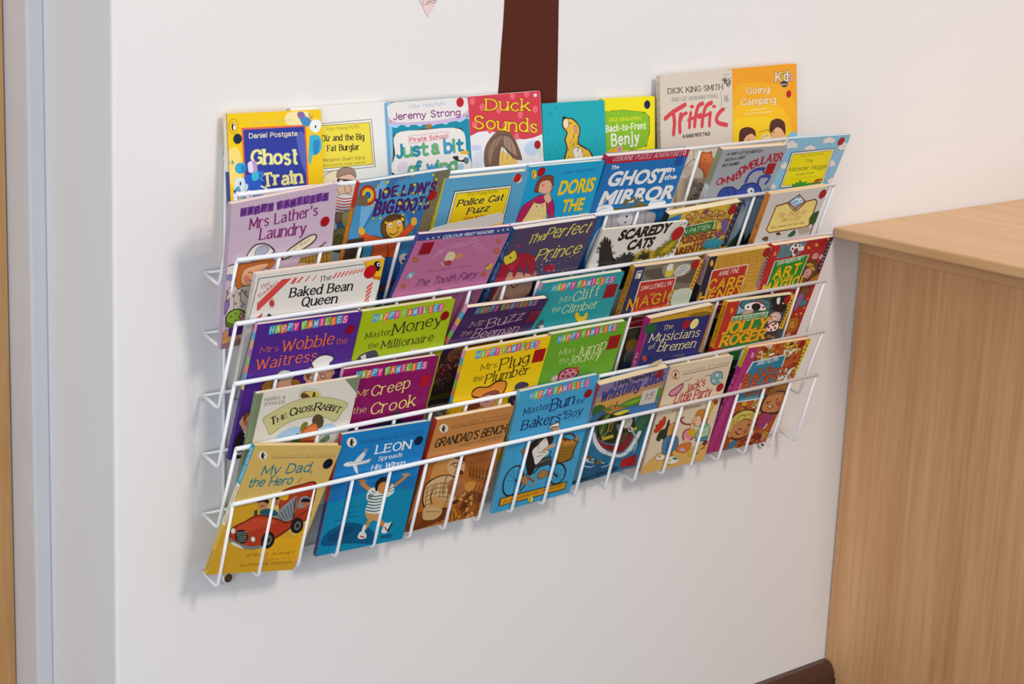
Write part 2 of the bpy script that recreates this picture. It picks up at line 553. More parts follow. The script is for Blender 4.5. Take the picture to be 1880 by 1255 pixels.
    def tiles(self, kind, a, b, h):
        """A row of little coloured letter tiles."""
        word = 'HAPPY FAMILIES'
        cols = [['1e9ccc', '8cc040', 'ee7034', '2aa0d4', 'e23c8c', '', '86b84c', 'e8682c', '2a96d0', 'e04a90', '7cb844', 'ee7434', '2aa0d4', 'd8488c'],
                ['7b4196'] * 14,
                ['2c7ca0', '6c9040', 'b05838', '2a80a8', 'a03070', '', '6c8c40', 'a85038', '2c78a4', 'a03c70', '688c3c', 'b05838', '2a80a8', '983a6c']][kind]
        rnd = random.Random(3)
        L = math.hypot(b[0] - a[0], b[1] - a[1])
        ux, uy = (b[0] - a[0]) / L, (b[1] - a[1]) / L
        units = 13.4
        x = 0.0
        for k, ch in enumerate(word):
            if ch == ' ':
                x += .4
                continue
            w = L / units
            cx = (x + .5) * w
            rot = rnd.uniform(-.12, .12) + .06
            dy = rnd.uniform(-.05, .06) * h

            def T(px, py):
                px, py = px * math.cos(rot) - py * math.sin(rot), px * math.sin(rot) + py * math.cos(rot) + dy + h / 2
                return (a[0] + ux * (cx + px) - uy * py, a[1] + uy * (cx + px) + ux * py)
            hw, hh = w * .47, h * .46
            self.poly([T(-hw, -hh), T(hw, -hh), T(hw, hh), T(-hw, hh)], cols[k])
            wd = PEN[ch][0]
            gw = min(w * .5, h * .42) * (.3 if ch == 'I' else 1)
            fh = h * .62
            self.text(ch, 'n', '2c143c' if kind == 1 else ('e8e8dc' if kind == 0 else 'b8a8b4'), T(-gw / 2, -fh / 2), T(gw / 2, -fh / 2), fh, '', 0.0, 1.5)
            x += 1

    def scatter(self, seed, n, cols, r0, r1, asp, pts):
        rnd = random.Random(seed)
        z0 = self.z
        xs, ys = [p[0] for p in pts], [p[1] for p in pts]
        k = 0
        guard = 0
        while k < n and guard < n * 30:
            guard += 1
            x, y = rnd.uniform(min(xs), max(xs)), rnd.uniform(min(ys), max(ys))
            ins = False
            for i in range(len(pts)):
                (xa, ya), (xb, yb) = pts[i - 1], pts[i]
                if (ya > y) != (yb > y) and x < (xb - xa) * (y - ya) / (yb - ya) + xa:
                    ins = not ins
            if not ins:
                continue
            r, t, q = rnd.uniform(r0, r1), rnd.uniform(0, math.pi), asp * rnd.uniform(.7, 1.2)
            c = rnd.choice(cols)
            dark = [int(v * 90) for v in (int(c[0:2], 16) / 255, int(c[2:4], 16) / 255, int(c[4:6], 16) / 255)]
            for col, m in (('%02x%02x%02x' % tuple(dark), 1.18), (c, 1.0)):
                self.ellipse((x, y), (r * m * math.cos(t), r * m * math.sin(t)), (-r * q * m * math.sin(t), r * q * m * math.cos(t)), col, 10)
            k += 1
            if k % 8 == 0:
                self.z = z0 + k * 0.0000002
        self.z = z0 + 18 * self.step

    def run(self, script, s):
        for ln_ in script.strip().split('\n'):
            if ln_[0] == 't':
                _, txt, st, col, nums, ol, sl, wt, _j = ln_.split('|')
                q = [float(v) * s for v in nums.split()]
                self.text(txt, st, col, q[0:2], q[2:4], q[4], ol, float(sl or 0), float(wt or 1))
                continue
            k, _, rest = ln_.partition(' ')
            t = rest.split()
            if k == 'B':
                q = [float(v) * s for v in t[1:]]
                self.tiles(int(t[0]), q[0:2], q[2:4], q[4])
            elif k == 'r':
                q = [float(v) * s for v in t[6:]]
                self.scatter(int(t[0]), int(t[1]), t[2].split('/'), float(t[3]) * s, float(t[4]) * s, float(t[5]), list(zip(q[0::2], q[1::2])))
            elif k in 'lk':
                q = [float(v) * s for v in t[2:]]
                self.line(list(zip(q[0::2], q[1::2])), float(t[1]) * 1e-4, t[0], k == 'l')
            else:
                q = [float(v) * s for v in t[1:]]
                if k == 'e':
                    self.ellipse(q[0:2], q[2:4], q[4:6], t[0])
                else:
                    p = list(zip(q[0::2], q[1::2]))
                    if k in 'co':
                        p = smooth(p, 4, True)
                    self.poly(p, t[0])
                    if k == 'o':      # pen outline in a darker tone of the same ink
                        d = ''.join('%02x' % int(int(t[0][i:i + 2], 16) * .34) for i in (0, 2, 4))
                        self.ribbon(p + p[:1], lambda x, y: 0.00055, d, False)
                        self.z += self.step


def inked(name, verts, faces, cols, parent, matrix=None):
    o = link(name, verts, faces, INK, parent)
    at = o.data.attributes.new('ink', 'FLOAT_COLOR', 'CORNER')
    flat = []
    for f, c in zip(faces, cols):
        flat += list(c) * len(f)
    at.data.foreach_set('color', flat)
    if matrix is not None:
        o.matrix_local = matrix
    return o


# ------------------------------------------------------------------ the setting
FLOOR_Z = -0.80
structure(link('floor', *box(-3.0, 3.6, -4.0, 0.3, FLOOR_Z - 0.05, FLOOR_Z), M_FLOOR), 'dark floor at the foot of the wall', 'floor')
structure(bevelled('wall_back', (-0.1, 3.6, 0.0, 0.3, FLOOR_Z, 1.9), M_WALL, None, 0.004, 3), 'white painted wall carrying the book rack', 'wall')
structure(link('wall_left', *box(-3.0, -1.06, 0.0, 0.3, FLOOR_Z, 1.9), M_WALL), 'white wall beyond the door opening', 'wall')
structure(bevelled('trim_1', (-0.119, -0.1, 0.1285, 0.22, FLOOR_Z, 1.3), M_FRAME, None, 0.0025, 2), 'white gloss door frame upright', 'door frame')
structure(bevelled('trim_2', (-1.06, -1.041, 0.1285, 0.22, FLOOR_Z, 1.3), M_FRAME, None, 0.0025, 2), 'far white door frame upright', 'door frame')
structure(bevelled('trim_3', (-1.06, -0.1, 0.1285, 0.22, 1.3, 1.34), M_FRAME, None, 0.0025, 2), 'white door frame head', 'door frame')
structure(link('wall_overdoor', *box(-1.06, -0.1, 0.0, 0.3, 1.34, 1.9), M_WALL), 'white wall over the door', 'wall')


def door_with_added_glazing():
    """A pale wooden door leaf with a tall clear pane between its stiles, added to cut warm bounce."""
    x0, x1, y0, y1, z0, z1 = -1.039, -0.121, 0.174, 0.214, FLOOR_Z + 0.006, 1.296
    a, b, c, d = x0 + 0.11, x1 - 0.11, z0 + 0.22, z1 - 0.12
    verts, faces = [], []
    for dims in ((x0, a, y0, y1, z0, z1), (b, x1, y0, y1, z0, z1), (a, b, y0, y1, z0, c), (a, b, y0, y1, d, z1)):
        v, f = box(*dims)
        faces += [tuple(i + len(verts) for i in q) for q in f]
        verts += v
    o = structure(link('door_1', verts, faces, M_DOOR), 'pale wooden door at the far left, its unseen glass panel added to cut warm bounce', 'door')
    link('unseen_pane', *box(a - 0.006, b + 0.006, 0.191, 0.197, c - 0.006, d + 0.006), M_GLASS, o)  # unseen glazing added so less brown wood bounces onto the reveal


door_with_added_glazing()


def skirting():
    prof = [(0.0, FLOOR_Z), (-0.022, FLOOR_Z), (-0.022, -0.700), (-0.017, -0.690), (-0.010, -0.6845), (0.0, -0.6845)]
    xs = (-0.1, 1.058)
    v = [(x, y, z) for x in xs for y, z in prof]
    n = len(prof)
    f = [(i, (i + 1) % n, (i + 1) % n + n, i + n) for i in range(n)] + [tuple(reversed(range(n))), tuple(range(n, 2 * n))]
    return structure(link('baseboard_back', v, f, M_SKIRT), 'dark brown gloss skirting board below the rack', 'skirting')


skirting()


def wall_card(name, outline, depth, m, label, cat):
    v, f = prism(outline, 0.0, depth)
    v = [(x, -d - 0.0002, z) for x, z, d in v]
    o = link(name, v, f, m)
    o['label'] = label
    o['category'] = cat
    return o


wall_card('paper_tree_trunk', [(0.3938, 0.62), (0.3942, 0.30), (0.3939, 0.2628), (0.3932, 0.235), (0.3915, 0.205), (0.391, 0.18), (0.3895, 0.155), (0.386, 0.125),
                               (0.4835, 0.10), (0.4815, 0.13), (0.4803, 0.1451), (0.4786, 0.19), (0.4768, 0.23), (0.4755, 0.2611), (0.4748, 0.30), (0.474, 0.62)],
          0.0006, M_TRUNK, 'dark brown paper tree trunk stuck on the wall above the rack', 'wall decoration')

# pink pennant note
note = empty('paper_pennant', 'pale pink pointed paper note on the wall left of the brown tree trunk', 'note', loc=(0.285, -0.0004, 0.2472))
nw = 0.0335
nv, nf = prism([(0.0, 0.0), (nw, 0.048), (nw * 0.1, 0.098), (-nw, 0.048)], 0.0, 0.0003)
npt = Print(0.12, 0.12)
npt.run('t|Lunch|h|2a2422|263 64 353 73 24||||', 0.0002)
off = 0.06
nfaces = [tuple(i + len(nv) for i in f) for f in npt.f]
ink_v = [(x, -d, z) for x, z, d in nv] + [(x - off, -0.0003 - zz, y) for x, y, zz in npt.v]
inked('note_paper', ink_v, nf + nfaces, [lin('f1d3d2')] * len(nf) + npt.c, note)

# ------------------------------------------------------------------ cabinet
cab = empty('cabinet', 'beech veneer cabinet with an overhanging top against the wall on the right', 'cabinet', loc=(1.5, -0.25, FLOOR_Z))


def cpart(name, x0, x1, y0, y1, z0, z1, m, r=0.001):
    o = bevelled(name, (x0 - 1.5, x1 - 1.5, y0 + 0.25, y1 + 0.25, z0 - FLOOR_Z, z1 - FLOOR_Z), m, cab, r, 2)
    return o


cpart('worktop', 1.000, 2.02, -0.56, -0.001, -0.0640, -0.0494, M_BEECH_TOP, 0.0025)
cpart('top_rail', 1.0585, 1.96, -0.52, -0.002, -0.0905, -0.0642, M_BEECH_EDGE, 0.0008)
cpart('side_panel', 1.060, 1.078, -0.52, -0.002, -0.7085, -0.0907, M_BEECH, 0.0008)
cpart('side_panel', 1.942, 1.960, -0.52, -0.002, -0.7085, -0.0907, M_BEECH, 0.0008)
cpart('back_panel', 1.0782, 1.9418, -0.012, -0.003, -0.7085, -0.0907, M_BEECH, 0.0005)
cpart('door', 1.0805, 1.5095, -0.538, -0.5205, -0.7060, -0.093, M_BEECH, 0.001)
cpart('door', 1.5115, 1.9395, -0.538, -0.5205, -0.7060, -0.093, M_BEECH, 0.001)
cpart('plinth', 1.0590, 1.961, -0.525, -0.0235, FLOOR_Z + 0.0005, -0.7087, M_BEECH_EDGE, 0.0008)

# ------------------------------------------------------------------ the wire rack
S = 0.0508
LEN = 18 * S
RAIL_Z = [0.0894, 0.0248, -0.0395, -0.1015, -0.168, -0.2278]
RAIL_D = [0.063, 0.0649, 0.064, 0.062, 0.066, 0.061]
FLOOR_ZS = [0.0009, -0.0615, -0.1267, -0.189, -0.2536, -0.318]
rack = empty('book_rack', 'white wire wall rack of six tiers holding paperbacks face out', 'book rack', loc=(LEN / 2, 0.0, -0.12))
RX, RZ = LEN / 2, -0.12


def rk(p):
    return (p[0] - RX, p[1], p[2] - RZ)


for t in range(6):
    zf, zr, dr = FLOOR_ZS[t], RAIL_Z[t], RAIL_D[t]
    zb, db = zf - 0.0072, 0.0335
    rail = link('front_rail', *tube([rk((-0.0008, -dr, zr)), rk((LEN + 0.0008, -dr, zr))], 0.0025, 12), M_WIRE, rack, True)
    pocket = link('back_rail', *tube([rk((-0.001, -0.0072, zf)), rk((LEN + 0.001, -0.0072, zf))], 0.0017, 10), M_WIRE, rack, True)
    for k in range(19):
        x = k * S
        v, f = tube([rk((x, -0.0055, zf + 0.0002)), rk((x, -db, zb)), rk((x, -dr + 0.0008, zr))], 0.0019, 10, 0.005)
        link('rod', v, f, M_WIRE, pocket, True)
link('top_rail', *tube([rk((0.024, -0.0035, 0.1140)), rk((LEN - 0.024, -0.0035, 0.1140))], 0.0017, 10), M_WIRE, rack, True)
for x in (0.0265, LEN - 0.0265):
    link('upright', *tube([rk((x, -0.0036, -0.328)), rk((x, -0.0036, 0.125))], 0.0019, 10), M_WIRE, rack, True)
for x, z in ((0.0325, -0.3315), (0.8835, -0.3298), (0.0325, 0.120), (0.882, 0.120)):
    ring = [rk((x + 0.0055 * math.cos(a), -0.0036, z + 0.0055 * math.sin(a))) for a in (2 * math.pi * k / 20 for k in range(20))]
    e = link('mounting_eye', *tube(ring, 0.0016, 8, 0, True), M_WIRE, rack, True)
    out = [(0.0048 * math.cos(a), 0.0048 * math.sin(a)) for a in (2 * math.pi * k / 20 for k in range(20))]
    v, f = prism(out, 0.0, 0.0052)
    link('screw', [rk((px + x, -d - 0.0003, py + z)) for px, py, d in v], f, M_SCREW, e)
    out = [(0.0082 * math.cos(a), 0.0082 * math.sin(a)) for a in (2 * math.pi * k / 20 for k in range(20))]
    v, f = prism(out, 0.0, 0.0012)
    link('washer', [rk((px + x, -d - 0.0002, py + z)) for px, py, d in v], f, M_WASHER, e)

# ------------------------------------------------------------------ the books


def rounded(x0, x1, y0, y1, r):
    """Outline of a page or cover: square at the spine, rounded at the fore-edge."""
    p = [(x0, y0)]
    p += [(x1 - r + r * math.sin(a), y0 + r - r * math.cos(a)) for a in (math.pi / 2 * k / 4 for k in range(5))]
    p += [(x1 - r + r * math.cos(a), y1 - r + r * math.sin(a)) for a in (math.pi / 2 * k / 4 for k in range(5))]
    p += [(x0, y1)]
    return p


PAGES = {}


def page_material(hexcol):
    if hexcol in PAGES:
        return PAGES[hexcol]
    m = bpy.data.materials.new('page_edges_' + str(len(PAGES)))
    m.use_nodes = True
    nt = m.node_tree
    b = nt.nodes['Principled BSDF']
    tc = nt.nodes.new('ShaderNodeTexCoord')
    wv = nt.nodes.new('ShaderNodeTexWave')
    wv.bands_direction = 'Z'
    wv.inputs['Scale'].default_value = 900.0
    wv.inputs['Distortion'].default_value = 1.5
    nt.links.new(tc.outputs['Object'], wv.inputs['Vector'])
    mx = nt.nodes.new('ShaderNodeMix')
    mx.data_type = 'RGBA'
    c = lin(hexcol)
    mx.inputs['A'].default_value = c
    mx.inputs['B'].default_value = (c[0] * .9, c[1] * .88, c[2] * .84, 1)
    nt.links.new(wv.outputs['Fac'], mx.inputs['Factor'])
    nt.links.new(mx.outputs['Result'], b.inputs['Base Color'])
    b.inputs['Roughness'].default_value = 0.85
    PAGES[hexcol] = m
    return m


def sticker(parent, shape, hexcol, text=None, z=0.0007):
    """A stuck-on dot or square, a hair proud of the cover."""
    xs, ys = [p[0] for p in shape], [p[1] for p in shape]
    v, f = prism(shape, z, z + 0.00008)
    cols = [lin(hexcol)] * len(f)
    if text:
        pr = Print(1.0, 1.0, z + 0.0001)
        cx, cy = sum(xs) / len(xs), sum(ys) / len(ys)
        wd, hg = max(xs) - min(xs), max(ys) - min(ys)
        pr.text(text[0], 'h', text[1], (cx - wd * .22 + .3, cy - hg * .17 + .3), (cx + wd * .24 + .3, cy - hg * .13 + .3), hg * .36, '', 0.1, 1.0)
        f = f + [tuple(i + len(v) for i in q) for q in pr.f]
        v = v + [(x - .3, y - .3, z) for x, y, z in pr.v]
        cols = cols + pr.c
    inked('sticker', v, f, cols, parent)


def book(mx, w, h, th, base, spine, pages, label, tier, script, spans=None, spine_text=None, dots=(), quads=(), lift=None):
    b = empty('paperback_book', label, 'book', Matrix(mx), None, 'paperbacks facing out on the %s tier of the rack' % tier)
    cv = 0.00045
    r = min(0.0025, w * .02)
    # front cover: card slab and every printed shape on it, one mesh
    v, f = prism(rounded(0.0, w, 0.0, h, r), -cv, 0.0)
    cols = [lin(base)] * len(f)
    pr = Print(w, h)
    pr.run(script, 0.0002)
    f2 = [tuple(i + len(v) for i in q) for q in pr.f]
    inked('front_cover', v + pr.v, f + f2, cols + pr.c, b)
    v, f = prism(rounded(0.0, w, 0.0, h, r), -th, -th + cv)
    inked('back_cover', v, f, [lin(base)] * len(f), b)
    # spine: a strip of card, with colour bands and the title running down it
    v, f = box(-0.0006, -0.0001, 0.0, h, -th, 0.0)
    cols = [lin(spine)] * len(f)
    sp = Print(h, th, 0.00003, 0.000005, 0.0001)
    for a, c, col in (spans or []):
        sp.poly([(a * h, 0), (c * h, 0), (c * h, th), (a * h, th)], col)
    for txt, col, a, c in (spine_text or []):
        sp.text(txt, 'n', col, (a * h, th * .28), (c * h, th * .28), th * .46, '', 0.0, 1.6)
    # strip coordinates run from the top of the book downwards
    f2 = [tuple(i + len(v) for i in q) for q in sp.f]
    inked('spine', v + [(-0.0006 - z, h - x, y - th) for x, y, z in sp.v], f + f2, cols + sp.c, b)
    v, f = prism(rounded(0.0002, w - 0.0012, 0.0008, h - 0.0005, r), -th + cv + 0.00005, -cv - 0.00005)
    link('page_block', v, f, page_material(pages), b)
    if lift:
        n = len(lift) // 2
        pts = [(lift[2 * k] * .001, lift[2 * k + 1] * .001) for k in range(n)]
        v, f = prism(pts, -th * .5 - 0.0001, -th * .5 + 0.0001)
        link('lifted_page', v, f, page_material(pages), b)
    for col, x, y, rr, sq in dots:
        x, y, rr = x * .001, y * .001, rr * .001
        if sq:
            shp = [(x - rr, y - rr), (x + rr, y - rr), (x + rr, y + rr), (x - rr, y + rr)]
        else:
            shp = [(x + rr * math.cos(a), y + rr * math.sin(a)) for a in (2 * math.pi * k / 28 for k in range(28))]
        sticker(b, shp, col, None, pr.z + 0.0001)
    for col, q, text in quads:
        p = [(q[2 * k] * .001, q[2 * k + 1] * .001) for k in range(4)]
        if sum(p[k - 1][0] * p[k][1] - p[k][0] * p[k - 1][1] for k in range(4)) < 0:
            p = p[::-1]
        sticker(b, p, col, text, pr.z + 0.0001)
    return b


book([[0.999849, 0.017111, -0.002881, 0.019097], [-0.004908, 0.119637, -0.992806, -0.031155], [-0.016644, 0.99267, 0.119703, -0.00157], [0.0, 0.0, 0.0, 1.0]], 0.1151, 0.1628, 0.006, 'f7cb08', '2f4590', 'efe3cc', 'yellow paperback with a framed blue panel, far left of the top row', 'top', """
c fbe6a8 364 803 494 804 483 745 361 747
c f9dc78 -2 625 64 635 71 492 8 457
p e2684c 83 742 476 740 480 360 86 361
p 2c3b9c 94 732 466 731 466 368 94 370
c 5a62b8 415 682 464 693 468 507 444 535
t|Colour Young Puffin|h|a9c49c|144 757 401 761 13||||
e 2a2618 37 752 28 -1 -2 -37
e f5cc1c 37 752 26 -1 -2 -35
e 1c1a18 37 748 12 -1 -1 -16
e f2ece0 41 746 7 0 -1 -13
e 1c1a18 38 766 10 0 0 -7
e f2ece0 40 766 6 0 0 -5
e e08a28 28 765 6 0 0 -4
e e08a28 36 729 11 -1 0 -3
t|Daniel Postgate|H|f3e6bc|127 689 420 688 22||||
t|Ghost|Q|f0ea9c|137 560 414 545 68|c9c890:10|||1
t|Train|Q|f0ea9c|202 447 437 451 58|c9c890:12|||1
c b79ad0 121 554 154 578 168 538 155 513 112 522
c e8dcf0 110 561 134 573 143 527 120 518
c 2a5ec8 87 498 150 507 206 523 186 446 199 386 89 393
c 35c0dc 131 508 167 519 173 486 141 475
e 2ea8de 68 543 34 -2 -2 -28
c 1d86c0 71 557 102 549 93 523 73 521
c d8ecf2 40 494 87 488 85 426 66 395 16 398 27 456
e 1c2434 62 467 5 0 -1 -10
c 58a8d0 30 443 54 454 63 408 28 404
l 5a8ab0 7 5 577 25 566 18 586 29 572
c b6e2ea 93 465 108 454 101 432 85 431
l cfe8ee 20 186 446 217 431 226 417
l 4aa0d8 11 167 525 197 497 181 485 204 471
c 8a6aa8 425 801 461 806 476 772 443 767
c 4a8ac8 443 773 492 778 515 744 482 732 458 740
c eef2f0 499 738 524 763 565 758 572 728 542 696 506 711
e 1c2434 536 728 5 0 0 -8
c 3ab4d8 504 685 561 675 567 615 532 584 491 593 494 646
c 2a88c0 519 651 556 656 549 596 520 591
c 6ab8b8 488 599 507 585 497 539 483 560
l 7a6aa8 7 498 798 509 774 522 787
r 3 26 4ab0d8/e8d8f0/2a5ec8/f0ece0 9 21 0.6 29 430 232 416 229 351 26 365""", spans=[(0, 0.35, 'efe0c0'), (0.35, 1, '2f4590')], dots=[('14283c', 11.3, 137.9, 5.0, 0)])

book([[0.999986, 0.000851, -0.005292, 0.103207], [-0.005357, 0.130155, -0.991479, -0.027322], [-0.000155, 0.991493, 0.130157, -0.002555], [0.0, 0.0, 0.0, 1.0]], 0.1239, 0.1644, 0.005, 'efece5', 'd8d4c8', 'efe3cc', 'white paperback with small framed yellow panel and a masked man in striped shirt', 'top', """
p 8a8880 70 734 514 738 522 485 68 482
p f3f0ea 74 730 509 734 516 489 73 486
p 6a6440 79 726 500 722 509 499 79 500
p f2dc46 84 722 496 720 505 502 83 503
t|First Young Puffin|h|2c2a20|218 694 428 696 16||||
t|Diz and the Big|S|26241c|185 643 456 634 30||||
t|Fat Burglar|S|26241c|216 589 420 584 30||||
t|Margaret Stuart Barry|s|3a3626|183 537 453 533 16||||
t|Illustrated by Paula Lawford|s|4a4632|184 512 454 510 11||||
o f6e8c0 186 465 267 485 271 417 187 421
o f0c8aa 273 451 326 481 382 443 384 367 341 337 282 349 264 391
o a98a76 263 452 280 488 327 498 377 484 389 442 350 462 299 456
p 3a322e 268 445 386 425 387 405 267 421
e f0dcd0 292 429 13 -1 0 -7
e f0dcd0 355 419 14 -1 0 -7
o f0c0a0 312 401 349 398 352 370 318 366
e 5a3a30 321 352 7 -1 0 -7
o f0ece6 262 357 371 341 353 261 238 261
l d0485a 12 260 347 307 334 368 337
l d0485a 12 256 333 302 320 365 323
l d0485a 12 252 318 298 305 361 308
l d0485a 12 247 303 294 291 357 293
l d0485a 12 243 289 289 276 354 278
l d0485a 12 238 274 285 261 350 264
o b08068 235 254 277 268 308 231 288 192 247 209
l 7a5040 6 254 242 281 213
l 7a5040 6 245 233 268 207
o 4a78b8 251 209 315 216 319 154 261 160
o a89a58 228 177 329 174 296 68 204 77
o c8b868 293 266 344 255 329 167 281 206
o 8a8440 234 142 276 145 279 69 221 75""")

book([[0.999974, -0.006116, -0.003911, 0.225606], [-0.002967, 0.147298, -0.989088, -0.034114], [0.006626, 0.989073, 0.147276, -0.003875], [0.0, 0.0, 0.0, 1.0]], 0.1122, 0.1656, 0.005, '118ca6', '7cb4d8', 'efe3cc', 'teal and white paperback with purple and green lettering, left of the red one', 'top', """
p 8cc3e2 -2 829 31 829 14 464 2 458
p 8cc3e2 529 827 563 828 566 720 542 729
c a9d4f0 -1 712 54 692 91 710 133 690 171 708 214 688 260 705 304 685 351 706 395 686 443 711 497 693 560 721 558 703 501 735 273 750 1 740
p 6a5468 34 828 542 827 548 719 378 697 232 697 5 718
c d3b8dc 35 823 541 824 544 722 377 695 232 698 9 720
c eae4e0 38 825 538 823 538 741 379 715 234 714 29 731
p b8742c 255 697 294 698 289 668 255 669
p 4a3020 34 661 230 676 505 661 539 413 1 444
c ece6e0 47 660 230 669 494 655 526 542 522 414 30 445 33 552
t|Colour Young Puffin|h|58a0d2|149 791 402 791 17||||
t|Jeremy Strong|H|862a7e|38 736 500 730 33||||
p d8b8c0 128 645 410 650 412 613 127 599
p efe2e0 131 641 406 646 407 616 131 603
t|Pirate School|H|d12a3c|138 611 400 615 21||||
t|J|Z|1a92b0|45 537 80 537 62|245a58:7|||
t|u|Z|5ab87a|95 537 147 537 62|245a58:7|||
t|s|Z|1a92b0|156 537 200 537 62|245a58:7|||
t|t|Z|5ab87a|211 537 253 537 62|245a58:7|||
t|a|Z|6ab878|289 537 329 537 63|245a58:7|||
t|b|Z|3aa0d0|377 537 424 537 63|245a58:7|||
t|i|Z|5ab87a|437 537 454 537 63|245a58:7|||
t|t|Z|1a92b0|463 537 501 537 63|245a58:7|||
t|o|Z|5ab87a|116 441 160 440 58|245a58:8|||
t|f|Z|1a92b0|167 440 199 440 58|245a58:8|||
t|w|Z|3aa0d0|246 439 305 437 58|245a58:8|||
t|i|Z|5ab87a|318 437 329 437 58|245a58:8|||
t|n|Z|6ab878|341 436 387 436 58|245a58:8|||
t|d|Z|5ab87a|401 435 449 434 59|245a58:8|||
c e2d4e0 50 502 100 509 109 463 55 460
c 2a2624 428 511 491 509 522 493 516 475 452 488
c eee8e0 469 529 502 530 508 494 470 490
c f0b020 484 535 530 535 543 521 492 519
e 5a7a8c 523 482 16 -1 -2 -18
e a8d0e8 483 453 19 -2 -1 -17
e d89a40 19 728 7 0 0 -5
e d89a40 528 732 6 0 0 -5""", dots=[('c01428', 100.7, 160.1, 5.1, 0)])

book([[0.999935, -0.011132, -0.002395, 0.338609], [-0.000867, 0.135264, -0.990809, -0.032632], [0.011354, 0.990747, 0.135245, -0.003583], [0.0, 0.0, 0.0, 1.0]], 0.1072, 0.1657, 0.005, 'ece9ec', 'b84048', 'efe3cc', 'red and white paperback with big yellow lettering in front of the brown trunk', 'top', """
p d63c4c 1 829 534 828 537 585 535 584 465 569 395 565 308 579 223 613 129 632 63 632 0 613
e ee6a70 32 801 19 -1 -2 -20
e ee6a70 326 812 19 -1 -2 -20
e ee6a70 434 817 20 -1 -2 -20
e ee6a70 101 764 19 -1 -2 -20
e ee6a70 491 726 20 -1 -2 -20
e ee6a70 376 703 20 -1 -2 -20
e ee6a70 451 628 20 -1 -2 -20
e ee6a70 219 742 19 -1 -2 -20
e ee6a70 148 636 19 -1 -2 -20
e ee6a70 340 586 19 -1 -2 -20
e ee6a70 37 673 19 -1 -2 -20
e ee6a70 265 656 19 -1 -2 -20
c c6d6ec 403 537 473 553 509 499 447 468 399 494
c cdd0ea 10 561 66 557 74 534 17 535
c d4e4cc 499 500 535 512 537 468 506 463
c e0e0ee 25 510 83 527 76 448 20 453
c f3c766 170 426 193 467 225 515 272 489 328 456 333 390
c 7a5a48 95 439 92 504 114 560 175 613 234 630 296 607 340 549 372 459 347 454 309 465 263 505 227 537 203 473 194 424 142 428
c 9a7862 119 502 152 564 222 602 230 580 169 527 133 443
c a88670 241 593 289 582 324 529 339 477 292 502 247 542
l 4a3428 5 209 610 152 564 117 474
l 4a3428 5 220 609 181 562 153 470
l 4a3428 5 232 608 210 560 189 467
l 4a3428 5 243 607 238 557 225 464
l 4a3428 5 255 607 267 555 262 461
l 4a3428 5 266 606 296 553 299 458
l 4a3428 5 278 605 325 550 336 455
t|Duck|Q|f8d01e|126 744 447 725 60|7a3a20:9|||
t|Sounds|Q|f8d01e|36 655 492 597 65|7a3a20:8|||
e f0d8d4 497 805 14 -1 -1 -10""", dots=[('a8141e', 98.7, 105.5, 4.8, 0)])

